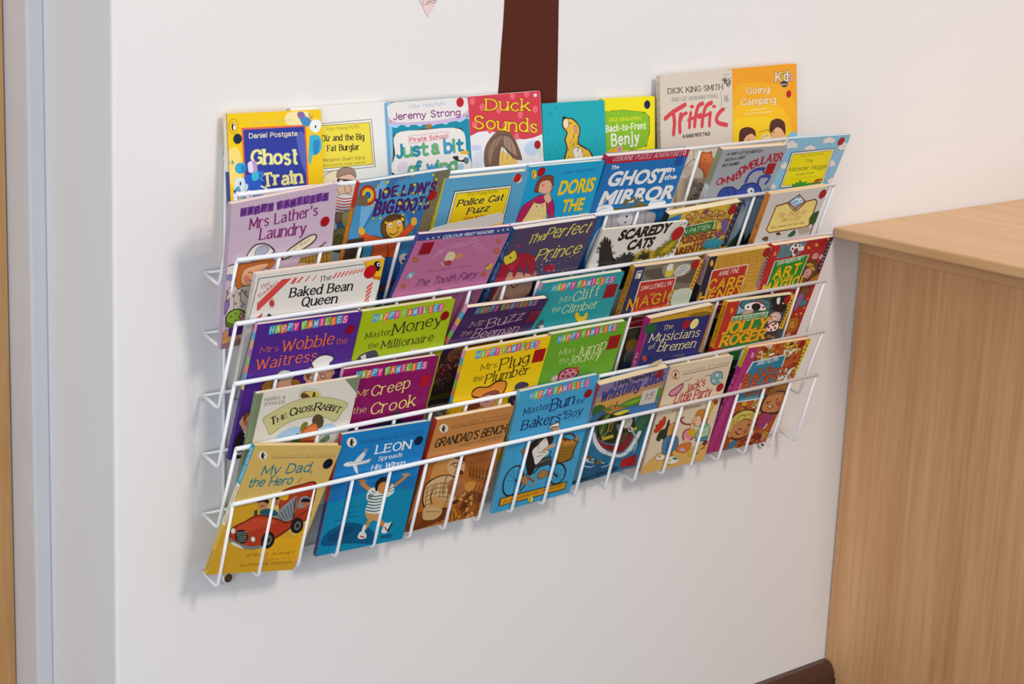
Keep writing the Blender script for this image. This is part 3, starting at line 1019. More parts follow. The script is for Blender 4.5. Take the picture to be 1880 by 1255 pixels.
book([[0.999927, 0.012023, -0.001481, 0.445117], [-0.003142, 0.139313, -0.990243, -0.032634], [-0.011699, 0.990175, 0.139341, -0.003328], [0.0, 0.0, 0.0, 1.0]], 0.0983, 0.1519, 0.005, '13a9b5', '0f8894', 'efe3cc', 'plain teal paperback showing a shaggy yellow dog looking up', 'top', """
l 0b7a86 5 370 454 374 441
l 0b7a86 5 41 613 47 603
l 0b7a86 5 431 699 431 691
l 0b7a86 5 38 686 36 675
l 0b7a86 5 369 688 374 681
l 0b7a86 5 303 701 298 690
l 0b7a86 5 123 683 130 671
l 0b7a86 5 146 461 147 451
l 0b7a86 5 110 469 113 457
l 0b7a86 5 425 644 424 637
l 0b7a86 5 97 728 96 719
l 0b7a86 5 26 551 25 544
l 0b7a86 5 387 591 387 582
l 0b7a86 5 344 720 351 714
l 0b7a86 5 31 519 30 510
l 0b7a86 5 38 736 36 725
l 0b7a86 5 109 524 115 512
l 0b7a86 5 70 528 75 517
l 0b7a86 5 36 472 32 464
l 0b7a86 5 67 705 70 693
l 0b7a86 5 105 733 112 724
l 0b7a86 5 45 480 40 472
l 0b7a86 5 402 695 407 684
l 0b7a86 5 74 621 71 610
l 0b7a86 5 463 475 471 466
l 0b7a86 5 209 699 208 687
l 0b7a86 5 449 544 451 536
l 0b7a86 5 70 669 74 658
l 0b7a86 5 149 602 154 592
l 0b7a86 5 31 590 30 580
l 0b7a86 5 408 527 415 516
l 0b7a86 5 94 501 101 492
l 0b7a86 5 354 685 358 675
l 0b7a86 5 45 702 45 693
l 0b7a86 5 120 544 123 538
l 0b7a86 5 57 710 56 703
l 0b7a86 5 119 736 120 728
c 3a2c14 149 649 162 678 202 670 240 663 284 621 288 583 274 527 324 495 365 470 372 421 165 418 174 499 162 545 179 588 150 618
o e9bb3e 156 649 169 672 199 665 234 657 276 620 280 583 265 523 316 490 357 467 361 414 172 418 183 499 170 544 187 588 156 619
o f3dcb8 156 649 173 666 195 658 193 617 162 615
e 1c1814 166 672 13 -1 0 -8
o e89a9a 241 622 263 614 259 580 245 592
o f0e6d0 225 489 287 493 300 440 243 428
l 3a2c14 9 202 635 213 642 223 636
l 7a5a18 7 270 492 261 474
l 7a5a18 7 212 446 202 429
l 7a5a18 7 181 525 172 508
l 7a5a18 7 222 522 213 505
l 7a5a18 7 194 458 185 441
l 7a5a18 7 239 580 230 562
l 7a5a18 7 274 569 265 552
l 7a5a18 7 262 531 253 514
l 7a5a18 7 263 434 253 417
l 7a5a18 7 299 482 290 464
l 7a5a18 7 237 564 228 546
l 7a5a18 7 268 496 259 478
l 7a5a18 7 318 429 309 412
l 7a5a18 7 272 529 262 512
l 7a5a18 7 195 500 186 482
l 7a5a18 7 274 562 265 544
l 7a5a18 7 270 444 261 427
l 7a5a18 7 236 518 227 501
l 7a5a18 7 215 541 205 524
l 7a5a18 7 320 438 311 421
l 7a5a18 7 270 543 261 526
l 7a5a18 7 243 535 234 518""")

book([[0.999886, 0.015092, -0.000266, 0.542781], [-0.001767, 0.099562, -0.99503, -0.023498], [-0.014991, 0.994917, 0.099578, -0.001491], [0.0, 0.0, 0.0, 1.0]], 0.0873, 0.1492, 0.005, 'fae60a', 'e0c808', 'efe3cc', 'yellow paperback with a green blob and white lettering, half hidden by the teal one', 'top', """
p 5a6a18 -29 658 77 675 174 675 354 655 393 625 393 532 365 450 248 435 -31 450
c 8cc220 -8 654 77 671 174 671 348 651 386 621 385 533 356 455 248 441 -10 453
t|DICK KING-SMITH|b|dfdd16|55 611 317 610 22||||
t|Back-to-Front|Z|f4f6e0|29 554 357 557 36||||
t|Benjy|Z|f4f6e0|76 470 299 480 63|5a8a18:6|||
c f0b020 32 428 65 449 118 450 118 416
e e8a0a0 138 449 26 -1 0 -20
e c86a6a 138 447 9 0 0 -6""", dots=[('161e3e', 74.1, 139.6, 5.1, 0)])

book([[0.999849, -0.017284, -0.001795, 0.638196], [-0.000307, 0.085729, -0.996318, -0.027623], [0.017374, 0.996169, 0.08571, -0.002701], [0.0, 0.0, 0.0, 1.0]], 0.1270, 0.1734, 0.006, 'dccfc0', 'd0c0ac', 'e8d8bc', 'tall beige paperback with red brush lettering and a red pig, upper right', 'top', """
t|DICK KING·SMITH|S|3a322e|66 756 545 751 31||||
t|AND LIZ GRAHAM-YOOLL|s|4a403a|95 708 513 703 21||||
l d9434c 57 38 610 103 643 211 680
l d9434c 57 106 647 117 584 108 511
l d9434c 54 173 627 163 580 164 519
l d9434c 46 163 573 188 618 222 629
l d9434c 50 260 628 252 589 247 542
l d9434c 55 366 677 326 662 302 601 293 545
l d9434c 39 238 586 307 601 348 613
l d9434c 55 445 676 395 657 368 596 359 540
l d9434c 39 330 595 388 602 435 615
l d9434c 51 435 615 428 576 425 538
l d9434c 55 553 632 505 602 488 567 516 545 581 530
e d9434c 272 665 18 -1 0 -11
e d9434c 468 652 18 -1 0 -10
t|A RARE PIG'S TALE|b|2e2826|185 481 430 480 22||||
t|£3.50|n|5a504a|553 832 607 833 10||||
r 9 26 8a8078/5a524c/b0a69a 4 12 0.6 549 825 624 824 623 772 560 765
e d2c4b4 287 397 9 -1 0 -6
l 8a7e74 10 176 289 257 336 292 341 303 316 267 256 221 229 173 131
l 8a7e74 8 275 343 293 412 310 395
l 8a7e74 8 303 316 321 323 297 305
l 8a7e74 8 198 231 172 75
c a8502c 356 383 397 376 444 379 449 343 496 315 504 282 477 204 435 194 412 218 371 198 363 263 324 295 333 331
c e07c44 362 375 397 368 434 371 443 340 488 312 494 283 467 213 432 204 406 227 381 209 372 266 333 298 343 326
l a8502c 8 349 312 373 302 367 326
e 5a2c18 382 333 6 -1 0 -4
e c86030 338 309 12 -1 0 -11
p c0ae9a 119 247 383 221 477 196 428 48 92 60
r 4 16 a8968a/b8a69a/988678 14 29 0.8 232 220 453 198 405 99 196 88""", spans=[(0, 1, 'd4c4b0')], spine_text=[('DICK KING-SMITH', '3a302c', 0.05, 0.55), ('TRIFFIC', 'b83a3c', 0.62, 0.85)], quads=[('d9cfc2', [106.1, 148.2, 122.2, 148.1, 122.9, 128.3, 107.3, 127.5], ('16', '2a2624'))])

book([[0.999848, -0.017298, -0.001973, 0.766049], [-0.00021, 0.101334, -0.994852, -0.02915], [0.017409, 0.994702, 0.101315, -0.002979], [0.0, 0.0, 0.0, 1.0]], 0.1219, 0.1760, 0.005, 'f0a012', 'c07a10', 'f0e0c0', 'tall orange and yellow paperback with a blue tent at its right edge, upper right', 'top', """
c f4ac10 4 740 258 780 542 704 586 395 -6 396
c f8be0c 1 629 231 668 477 602 535 383 -6 396
c facc10 -1 557 253 569 475 520 510 368 -6 396
p fad014 -4 452 549 448 560 347 -6 380
t|K|Q|f4f0ec|409 776 458 776 56|7a3a18:12|||
t|i|Q|e8e040|466 776 481 776 56|7a3a18:12|||
t|d|Q|d8f0f0|488 776 521 776 56|7a3a18:12|||
t|s|Q|f4c8d8|529 776 564 776 56|7a3a18:12|||
e 2a241c 488 758 35 -2 0 -20
t|&Co.|S|f0ece0|460 750 518 750 13||||
t|Going|S|f6f0d8|129 719 345 717 37|b86a10:10|||
t|Camping|S|f6f0d8|79 653 403 648 38|b86a10:10|||
l f4dc9a 12 163 617 230 617 313 618
l f4dc9a 12 111 595 229 595 365 594
c f0b884 86 453 190 477 213 426 200 395 90 400
c 5a2c1c 53 448 69 503 136 515 200 492 208 449 175 470 128 462 97 436 91 408 61 411
e 2a1c14 146 432 6 -1 0 -4
e f2dca0 311 426 59 -5 -1 -33
l a88428 10 245 472 288 481 337 481 362 463
l a88428 8 256 423 287 444 324 446
c f0b884 356 480 450 489 480 445 448 407 373 413 359 447
c 54291a 340 489 357 533 420 546 482 519 494 469 486 432 462 471 412 492 362 463 347 464
e f0b884 467 438 18 -1 0 -16
e 2a1c14 384 461 6 -1 0 -4
l a86a40 8 364 463 351 447 367 439
c 7cbfdf 479 396 537 442 581 450 620 429 619 376""", dots=[('b01422', 105.9, 138.5, 4.6, 0)])

book([[0.99643, -0.084192, 0.006292, -0.002032], [-0.012832, -0.224687, -0.974346, -0.040511], [0.083446, 0.970787, -0.224965, -0.070283], [0.0, 0.0, 0.0, 1.0]], 0.1268, 0.1583, 0.006, 'cdb4c6', 'b8a0b4', 'f0dcd0', 'lilac paperback with purple letter tiles and a cook, left end of second row', 'second', """
B 1 54 711 583 706 50
t|Mrs Lather's|s|8c2878|117 637 521 638 55|||1.25|
t|Laundry|s|8c2878|181 569 455 549 59|||1.25|
o d8c4c4 12 319 80 333 167 300 205 131 142 34 31 68
o cabaaf 59 309 166 314 159 214 136 110 71 147
c 4a3c3a 108 484 126 523 162 548 224 539 275 497 269 473 185 461 139 458
o e6dcd4 113 486 130 519 166 542 223 533 267 495 261 479 184 469 142 464
o a9aec0 159 488 175 527 218 529 243 503 214 484
o c46a2a 65 329 51 411 70 456 124 452 216 455 271 451 267 408 219 426 142 420 105 399 95 330
o c46a2a 219 418 280 435 282 413 252 397
o e9ae86 88 374 103 421 156 431 234 430 243 413 206 392 177 370 188 331 150 325 103 335
e d88878 119 371 20 -4 1 -18
l 4a3028 8 128 398 144 400 152 386
l 4a3028 8 139 356 163 347 182 358
o e4d8c8 -9 402 -9 452 39 463 57 424 36 407 7 392
l 4a3c3a 8 -8 402 -6 454 43 462
e 8a84b0 21 396 23 -5 1 -19
c 4a3c3a 324 433 348 471 415 508 477 532 521 534 532 507 498 477 421 449 352 427
o e6d6b8 329 439 356 470 420 502 479 526 517 529 524 508 490 482 421 455 351 434
t|oh dears!|h|6a5a4a|392 466 489 506 15||||
l 4a3c3a 16 542 447 572 462 592 473
e 8a8490 588 472 10 -2 1 -7
p a87e34 440 416 630 416 639 331 422 362
l 5c4420 11 452 414 450 403
l 5c4420 11 474 413 471 402
l 5c4420 11 496 412 493 401
l 5c4420 11 518 411 515 400
l 5c4420 11 540 411 537 399
l 5c4420 11 562 410 559 399
l 5c4420 11 584 409 581 398
l 5c4420 11 606 408 603 397
l 5c4420 11 454 394 451 383
l 5c4420 11 476 394 473 383
l 5c4420 11 498 393 495 382
l 5c4420 11 520 392 517 381
l 5c4420 11 542 391 539 380
l 5c4420 11 564 390 561 379
l 5c4420 11 586 389 583 378
l 5c4420 11 608 389 605 377
l 5c4420 11 456 375 453 364
l 5c4420 11 478 374 475 363
l 5c4420 11 500 373 497 362
l 5c4420 11 522 373 519 361
l 5c4420 11 544 372 541 361
l 5c4420 11 566 371 563 360
l 5c4420 11 588 370 585 359
l 5c4420 11 610 369 607 358
e e0b090 461 368 41 -9 2 -18
e d8a080 526 358 37 -8 2 -15
l 4a3c3a 6 20 310 7 284 16 261
e 8a7a78 49 289 7 -2 1 -9
e 8a7a78 64 243 7 -2 1 -9
e 8a7a78 23 273 7 -2 1 -9
e 8a7a78 83 293 7 -2 1 -9
e 8a7a78 121 295 7 -2 1 -9
e 8a7a78 104 219 7 -2 1 -9
e 8a7a78 12 319 7 -2 1 -9
l 5a4a48 8 96 315 139 262 192 280
l 5a4a48 8 93 316 93 258 119 223
o 58702c 13 153 25 201 74 212 122 186 141 145 120 121 73 117 27 120
o 8eaa3c 18 155 29 196 74 206 116 184 133 149 115 128 73 124
e 58702c 42 175 8 -2 1 -7
e 58702c 68 187 8 -2 1 -7
e 58702c 93 164 8 -2 1 -7
e 58702c 71 147 8 -2 1 -7
e 58702c 104 176 8 -2 1 -7
o c89088 92 171 131 177 146 137 111 130
l 7a4a48 8 108 171 124 160 109 152
o e09c62 4 93 38 102 81 81 97 26 44 22 3 26
p 5a2c80 33 114 132 111 134 60 34 65
p 94706c -2 27 52 40 121 35 121 -8 0 -2
o 8a6ea8 -9 257 14 269 28 244 8 198 -5 212""", dots=[('a8101c', 114.5, 118.7, 5.4, 0)])

book([[0.998983, -0.044895, 0.004104, 0.144083], [-0.011804, -0.348337, -0.937295, -0.02306], [0.043509, 0.936294, -0.348512, -0.063989], [0.0, 0.0, 0.0, 1.0]], 0.1184, 0.1672, 0.006, '4c9ccc', 'c43a2c', 'ece4dc', 'blue paperback with purple star-dotted lettering and a lion boy in orange', 'second', """
p 5a8cb8 -6 837 344 836 348 822 37 781
p 7cbce4 28 776 108 788 162 872 221 871 142 721 68 515
p 3674b0 340 614 485 624 490 511 444 454
p 3a80bc 205 866 273 864 145 644 64 500
p 5c6a9c 39 866 310 851 284 824 30 837
p 7e755a 487 835 591 838 564 337 462 355
t|JOE|Z|57246c|128 712 262 729 58|2a1838:6|||
t|LION'S|Z|57246c|294 722 509 713 58|2a1838:6|||
t|BIG|Z|57246c|139 627 255 627 70|2a1838:5|||
t|BOOTS|Z|57246c|279 625 496 616 68|2a1838:5|||
p 5a5a3a 257 749 264 740 274 738 268 732 274 721 262 729 254 724 254 734 244 742 255 741
p f0dc50 258 746 263 738 271 737 266 733 270 725 262 730 256 727 256 734 248 740 256 740
p 5a5a3a 298 754 304 745 314 743 308 738 313 729 303 735 297 731 296 740 287 747 297 746
p f0dc50 299 750 304 744 311 743 307 738 310 732 303 737 298 734 298 740 291 745 298 744
p 5a5a3a 364 739 370 729 381 727 374 722 380 712 369 718 362 715 362 724 352 731 363 730
p f0dc50 365 736 369 729 378 727 374 723 377 715 369 720 363 717 363 724 356 730 364 729
p 5a5a3a 413 728 419 718 430 716 423 712 429 701 418 708 411 704 411 713 401 720 412 719
p f0dc50 414 725 418 718 426 716 422 712 426 704 418 709 412 706 412 713 405 719 413 719
p 5a5a3a 471 832 478 822 489 820 483 814 488 804 476 811 468 807 468 816 458 824 469 824
p f0dc50 471 829 477 821 486 819 481 815 484 808 476 813 470 809 470 817 462 822 470 822
p 5a5a3a 501 802 507 793 518 790 511 786 517 776 506 782 499 778 499 788 489 794 500 794
p f0dc50 502 799 506 792 515 790 511 786 514 778 506 783 500 780 500 787 493 793 501 793
p 5a5a3a 420 857 426 848 436 846 431 841 435 832 426 838 419 834 418 843 409 850 419 849
p f0dc50 421 853 426 847 433 846 429 841 433 835 425 840 420 836 420 843 413 848 420 847
p 5a5a3a 172 834 180 822 193 819 185 813 191 800 178 808 169 804 169 815 156 824 169 823
p f0dc50 173 830 178 821 189 818 183 814 188 804 178 810 170 806 170 816 161 822 171 822
p 5a5a3a 106 703 113 694 124 692 118 686 123 676 112 683 104 678 104 688 94 696 104 695
p f0dc50 107 700 113 693 121 691 116 687 119 679 111 684 105 681 105 688 98 694 106 694
p 5a5a3a 256 625 262 616 273 613 267 607 272 597 261 604 253 600 253 609 243 618 253 617
p f0dc50 256 622 262 614 270 612 265 608 269 600 261 606 255 603 255 610 247 616 255 615
p 5a5a3a 399 619 406 609 417 607 411 601 416 590 405 598 396 593 396 603 386 612 397 611
p f0dc50 400 616 406 608 414 606 409 602 413 594 404 599 398 596 398 604 390 609 398 609
p 5a5a3a 327 613 334 603 345 601 339 594 344 584 333 591 325 587 325 597 315 605 325 604
p f0dc50 328 609 334 601 342 599 337 595 341 588 333 593 327 590 326 597 319 603 327 603
p 5a5a3a 181 617 188 607 199 605 193 599 198 589 187 596 179 592 179 601 169 610 179 609
p f0dc50 182 614 188 606 196 604 191 600 194 592 186 597 180 594 180 602 173 607 181 607
p 5a5a3a 483 661 489 651 501 649 494 644 500 634 489 640 481 637 481 646 471 653 482 653
p f0dc50 484 658 489 651 497 649 493 645 497 637 489 642 482 639 482 646 475 652 483 652
p 5a5a3a 333 845 339 837 349 835 344 830 348 821 338 827 332 823 331 832 323 838 332 838
p f0dc50 334 842 339 835 346 834 342 830 345 824 338 828 333 825 333 831 326 837 333 836
p 5a5a3a 115 812 119 805 127 803 123 799 126 792 119 797 113 794 113 801 106 806 114 806
p f0dc50 115 810 119 804 125 803 121 800 124 795 118 798 114 796 114 801 108 805 114 805
p 5a5a3a 175 781 185 767 201 764 191 756 198 742 183 751 172 746 172 759 157 770 173 768
p f0dc50 176 776 183 765 196 763 189 757 194 746 182 753 173 749 173 759 163 768 175 767
p 5a5a3a 288 697 298 682 314 679 304 671 311 657 296 666 285 661 285 674 270 686 285 684
p f0dc50 289 692 296 681 309 678 302 672 308 661 295 668 286 664 286 675 275 683 287 682
p 5a5a3a 361 791 369 780 382 777 374 771 380 759 367 767 359 762 358 773 346 782 358 782
p f0dc50 362 787 368 779 378 776 372 772 376 763 367 769 360 765 360 774 351 780 361 780
p 5a5a3a 434 665 441 655 452 653 446 647 452 637 440 644 432 640 432 649 422 658 432 657
p f0dc50 435 662 441 654 449 652 444 648 448 640 440 645 433 642 433 650 426 655 434 655
p 5a5a3a 335 680 342 670 353 668 347 662 352 651 341 659 333 654 333 664 323 672 333 671
p f0dc50 336 676 342 669 350 667 345 663 349 655 340 660 334 657 334 664 327 670 334 670
p 5a5a3a 373 682 380 672 391 670 385 664 391 654 379 661 371 656 371 666 361 674 371 674
p f0dc50 374 679 380 671 388 669 383 665 387 657 379 662 373 659 372 666 365 672 373 672
p 5a5a3a 135 619 140 610 150 608 144 603 148 594 139 600 133 596 132 605 124 612 133 611
p f0dc50 135 615 140 609 147 608 143 603 146 597 139 602 134 599 134 605 127 610 134 609
e c42a24 66 756 54 -8 15 -61
e f0a020 66 756 42 -6 12 -47
e f4dc30 66 756 31 -4 9 -35
e 2c6ab8 66 756 20 -3 6 -23
p 7a6a52 0 762 69 757 76 690 -11 708
o 6a4a2c 204 544 204 580 231 607 281 611 327 596 357 556 366 483 328 465 258 469 218 507
e 5a4020 233 570 21 -3 5 -18
e eeba3c 235 569 14 -2 3 -12
e 5a4020 336 573 22 -3 5 -20
e eeba3c 337 572 14 -2 4 -13
e eeb93a 299 525 59 -9 17 -65
o 6a4424 230 576 249 603 292 599 328 576 298 577 266 570
e f4f0e4 265 547 12 -2 4 -15
e 1c1814 268 544 4 -1 2 -6
e f4f0e4 323 553 13 -2 4 -15
e 1c1814 326 550 4 -1 2 -6
l 2a1c14 11 272 498 301 484 331 500
l 2a1c14 9 316 527 326 521 319 514
o dd5f28 180 442 147 502 202 485 285 462 339 470 355 493 410 548 439 519 391 455 350 429 361 323 198 335
l dd5f28 87 145 479 95 511
e eebc40 79 541 23 -4 6 -24
e eebc40 421 546 22 -3 7 -27
l 7a3018 9 276 434 302 333
l 7a3018 9 336 432 354 332
o 2f6cb4 194 352 354 332 393 285 406 168 282 174 229 249
l 1c4888 9 299 309 319 200
p 4c3a28 2 502 107 499 122 371 -13 379
p 2e241c -13 379 96 376 102 335 -10 346
e e8e4e0 422 312 41 -7 10 -38
e 2a2624 430 327 13 -2 3 -10
e 2a2624 415 301 11 -2 3 -10
e 2a2624 452 299 9 -2 3 -12
o 6a3a80 296 171 383 188 411 150 413 109 314 119
o 8a6420 300 154 399 161 413 109 315 114
p 2a6ea8 304 128 378 147 414 -60 321 -41""", spans=[(0, 0.18, 'c8342c'), (0.18, 0.6, 'd07828'), (0.6, 1, '5a3a80')], spine_text=[('ADVENTURES OF A LION', 'e8c840', 0.2, 0.9)], dots=[('a8141e', 100.7, 138.4, 5.7, 0)])

book([[0.999965, 0.000842, -0.00833, 0.24922], [-0.007702, -0.297462, -0.954703, -0.03285], [-0.003282, 0.954733, -0.297445, -0.066111], [0.0, 0.0, 0.0, 1.0]], 0.1180, 0.1608, 0.007, '5da6cc', 'e8cc20', 'efe3cc', 'light blue paperback with a yellow title panel and navy slab lettering, second row', 'second', """
p 3a4a50 82 727 491 728 500 467 82 486
p f2eedc 89 721 486 723 493 470 88 490
p 3a4a50 101 712 479 713 484 481 100 500
p f1d618 105 708 476 710 480 485 102 502
t|First Young Puffin|h|2a2c30|182 688 396 688 19||||
t|Police Cat|S|1c2848|129 631 446 640 36||0.25|1.3|
t|Fuzz|S|1c2848|213 577 361 584 35||0.25|1.3|
t|Karen Wallace|S|b86420|200 544 361 547 17||0.2||
t|Illustrated by Trevor Dunton|i|3a3826|151 516 384 524 13||||
e d8e0dc 517 762 33 -3 8 -26""", spans=[(0, 0.62, 'ecd024'), (0.62, 1, 'c8302c')], spine_text=[('POLICE CAT FUZZ', '3a4a30', 0.08, 0.6), ('YOUNG', 'f0e0d0', 0.66, 0.95)], dots=[('c02018', 102.7, 153.6, 5.3, 0)])

book([[0.999965, 0.005553, -0.006296, 0.36611], [-0.004277, -0.308365, -0.951259, -0.032034], [-0.007224, 0.951252, -0.30833, -0.065278], [0.0, 0.0, 0.0, 1.0]], 0.1139, 0.1645, 0.005, '18a2d2', '1a6ab0', 'efe3cc', 'bright blue paperback with tall yellow lettering and a woman in a pale apron, second row', 'second', """
e 2a2618 46 776 22 -2 11 -31
e f5cc1c 46 776 20 -2 10 -29
e 1c1a18 47 773 9 -1 4 -13
e f2ece0 51 771 5 0 4 -11
e 1c1a18 43 788 8 -1 2 -6
e f2ece0 44 788 4 0 1 -4
e e08a28 36 787 4 0 1 -3
e e08a28 53 757 9 -1 1 -2
t|Colour Young Puffin|h|1a3a94|267 760 505 764 17||||
t|DORIS|b|f4d228|270 632 541 634 88|b88a18:3|||
t|THE|b|f4d228|334 517 500 518 79|b88a18:4|||
t|GIANT|b|f4d228|292 412 559 418 77||||
o 8a4630 82 672 87 733 121 761 185 757 213 715 208 651 127 658
o efb596 112 675 115 723 170 731 205 700 212 667 181 646 127 658
e e07a78 137 701 10 -1 3 -10
o efb596 203 692 221 682 209 677
o b8265e 83 618 133 642 225 617 273 556 290 473 263 467 216 529 45 476 11 491 24 579
o f0d890 89 629 115 595 181 589 190 604 236 486 200 449 59 462 80 541 103 604
o efb596 166 631 198 652 233 609 221 585 193 596
l efb596 27 189 621 200 660
e d84a7c 284 487 4 0 1 -4
e d84a7c 43 601 4 0 1 -4
e d84a7c 271 509 4 0 1 -4
e d84a7c 179 567 4 0 1 -4
e d84a7c 257 523 4 0 1 -4
e d84a7c 155 584 4 0 1 -4
e d84a7c 242 545 4 0 1 -4
e d84a7c 215 497 4 0 1 -4
e d84a7c 269 528 4 0 1 -4
e d84a7c 130 576 4 0 1 -4
e d84a7c 213 583 4 0 1 -4
e d84a7c 136 570 4 0 1 -4
e d84a7c 258 495 4 0 1 -4
e d84a7c 157 545 4 0 1 -4
e d84a7c 221 583 4 0 1 -4
e d84a7c 101 591 4 0 1 -4
e d84a7c 267 483 4 0 1 -4
e d84a7c 176 580 4 0 1 -4""", spans=[(0, 0.1, '4aa8d0'), (0.1, 0.6, 'e0c870'), (0.6, 1, '2a4a90')], spine_text=[('DORIS', '3a3020', 0.15, 0.55)], dots=[('a8121c', 18.8, 157.7, 5.6, 0)])

book([[0.999937, 0.008516, -0.007378, 0.481028], [-0.004007, -0.34327, -0.939228, -0.028735], [-0.010532, 0.939198, -0.343215, -0.06371], [0.0, 0.0, 0.0, 1.0]], 0.1322, 0.1692, 0.008, '1474bc', '1a5a9c', 'ecdccc', 'blue paperback with a crimson top band and huge white slanted capitals, second row', 'second', """
p b71d40 -20 855 662 855 659 796 -4 796
t|USBORNE PUZZLE ADVENTURES|i|f0d8dc|44 812 600 812 28||||
l f0d8dc 11 624 811 614 829 626 839 636 823 623 813
t|The|b|f2f0ee|51 758 113 762 25||0.1||
t|GHOST|b|f2f0ee|56 652 547 642 92||0.12|1.3|
t|in|b|f2f0ee|529 704 592 707 36||||
t|the|b|f2f0ee|524 656 629 656 34||||
t|MIRROR|b|f2f0ee|47 529 655 525 90||0.12|1.3|
c 70641c 173 502 280 486 359 500 449 503 480 470 377 457 223 472
l 7a6a1c 29 264 498 256 529 278 540
l 7a6a1c 29 297 495 278 527 318 545
l 7a6a1c 29 342 491 339 535 324 557
l 7a6a1c 29 371 497 367 532 389 543
l 7a6a1c 30 416 493 387 522
c eef0f0 51 483 47 517 94 528 162 516 198 461 148 448 76 472
c eef0f0 468 497 499 525 592 513 613 489 551 481 568 467 506 459
l 8aa8c4 8 44 501 54 525 97 521
l 8aa8c4 8 56 482 85 501 127 500
l 8aa8c4 9 594 508 537 513 488 500
c c9c3c6 152 439 203 469 373 467 512 445 562 419 573 356 556 295 193 340 145 379
l 8a8894 10 185 462 219 355
l 8a8894 11 469 445 494 363
l 8a8894 8 228 458 277 367
c e8e6ea 243 422 290 461 354 438 388 382 329 370 281 384
e 2a2834 316 431 9 -1 3 -8
e 2a2834 323 390 7 -1 3 -7
c cdd6de 92 281 113 357 149 396 175 333 162 186 138 65 87 176
c a8bccc 110 314 128 347 147 275 137 171 111 209
l 7a94ac 10 124 356 110 261 115 173""", spans=[(0, 0.06, 'b81c3c'), (0.06, 1, '145c9e')], spine_text=[('THE GHOST IN THE MIRROR', 'e8e4e0', 0.1, 0.8)], dots=[('1450a0', 120.2, 155.6, 6.1, 1)])

book([[0.999765, 0.020361, -0.007479, 0.671799], [5.4e-05, -0.347109, -0.937825, -0.028811], [-0.021691, 0.937604, -0.347029, -0.063024], [0.0, 0.0, 0.0, 1.0]], 0.1168, 0.1621, 0.008, 'a4a8b0', '9aa4ac', 'ecd2b0', 'grey paperback with curved red lettering and a blue beetle, second row', 'second', """
c 7c90a2 56 426 207 451 445 452 592 496 841 22 304 111
c 8fa0ae 368 319 459 377 596 394 675 172 518 167
t|A VERY LITTLE BEETLE –|b|1e1c20|45 767 380 776 20||0.15||
t|WITH A VERY|b|1e1c20|48 726 228 739 21||0.15||
t|BIG NAME!|b|1e1c20|46 691 189 700 21||0.15||
t|O|Z|b01c36|58 567 99 577 42||||
t|M|Z|b01c36|107 568 149 581 45||||
t|N|Z|b01c36|154 575 191 591 47||||
t|I|Z|b01c36|201 588 215 595 47||||
t|B|Z|b01c36|221 596 256 614 50||||
t|O|Z|b01c36|233 624 269 642 52||||
t|M|Z|b01c36|275 642 317 664 52||||
t|B|Z|b01c36|323 663 358 677 53||||
t|U|Z|b01c36|362 679 400 688 53||||
t|L|Z|b01c36|406 688 435 694 53||||
t|A|Z|b01c36|439 694 482 700 54||||
t|T|Z|b01c36|484 701 517 704 52||||
t|O|Z|b01c36|515 702 539 704 49||||
t|R|Z|b01c36|540 702 575 705 50||||
l 2a479e 46 319 572 327 625 372 654 443 656
l 2a479e 42 445 536 438 595 521 599 531 576 517 549
l 1c2c66 23 442 659 450 631
c 1c2c66 118 477 121 540 205 549 278 520 308 554 393 563 465 534 513 483 480 454 295 462
c 2e4ca4 125 479 130 534 206 542 280 513 318 547 397 555 458 531 499 486 465 459 293 468
l 1c2c66 14 165 535 217 477
l 1c2c66 14 221 540 273 471
e c8ccd4 399 505 35 -2 13 -25
e e8e8ec 399 505 25 -2 9 -17
e 1c1c28 407 502 10 -1 4 -8
l 2e4ca4 37 445 452 472 422 458 391
l 2e4ca4 32 367 439 399 400
p 26402c 380 104 401 158 432 193 452 247 513 176 545 88
p 1e3a26 481 94 467 171 525 128 551 197 605 140 651 98 646 60""", spans=[(0, 0.3, '8a9078'), (0.3, 1, 'c8ccd0')], spine_text=[('OMNIBOMBULATOR', 'b8303c', 0.35, 0.95)], dots=[('a01224', 100.6, 130.4, 7.6, 1)])

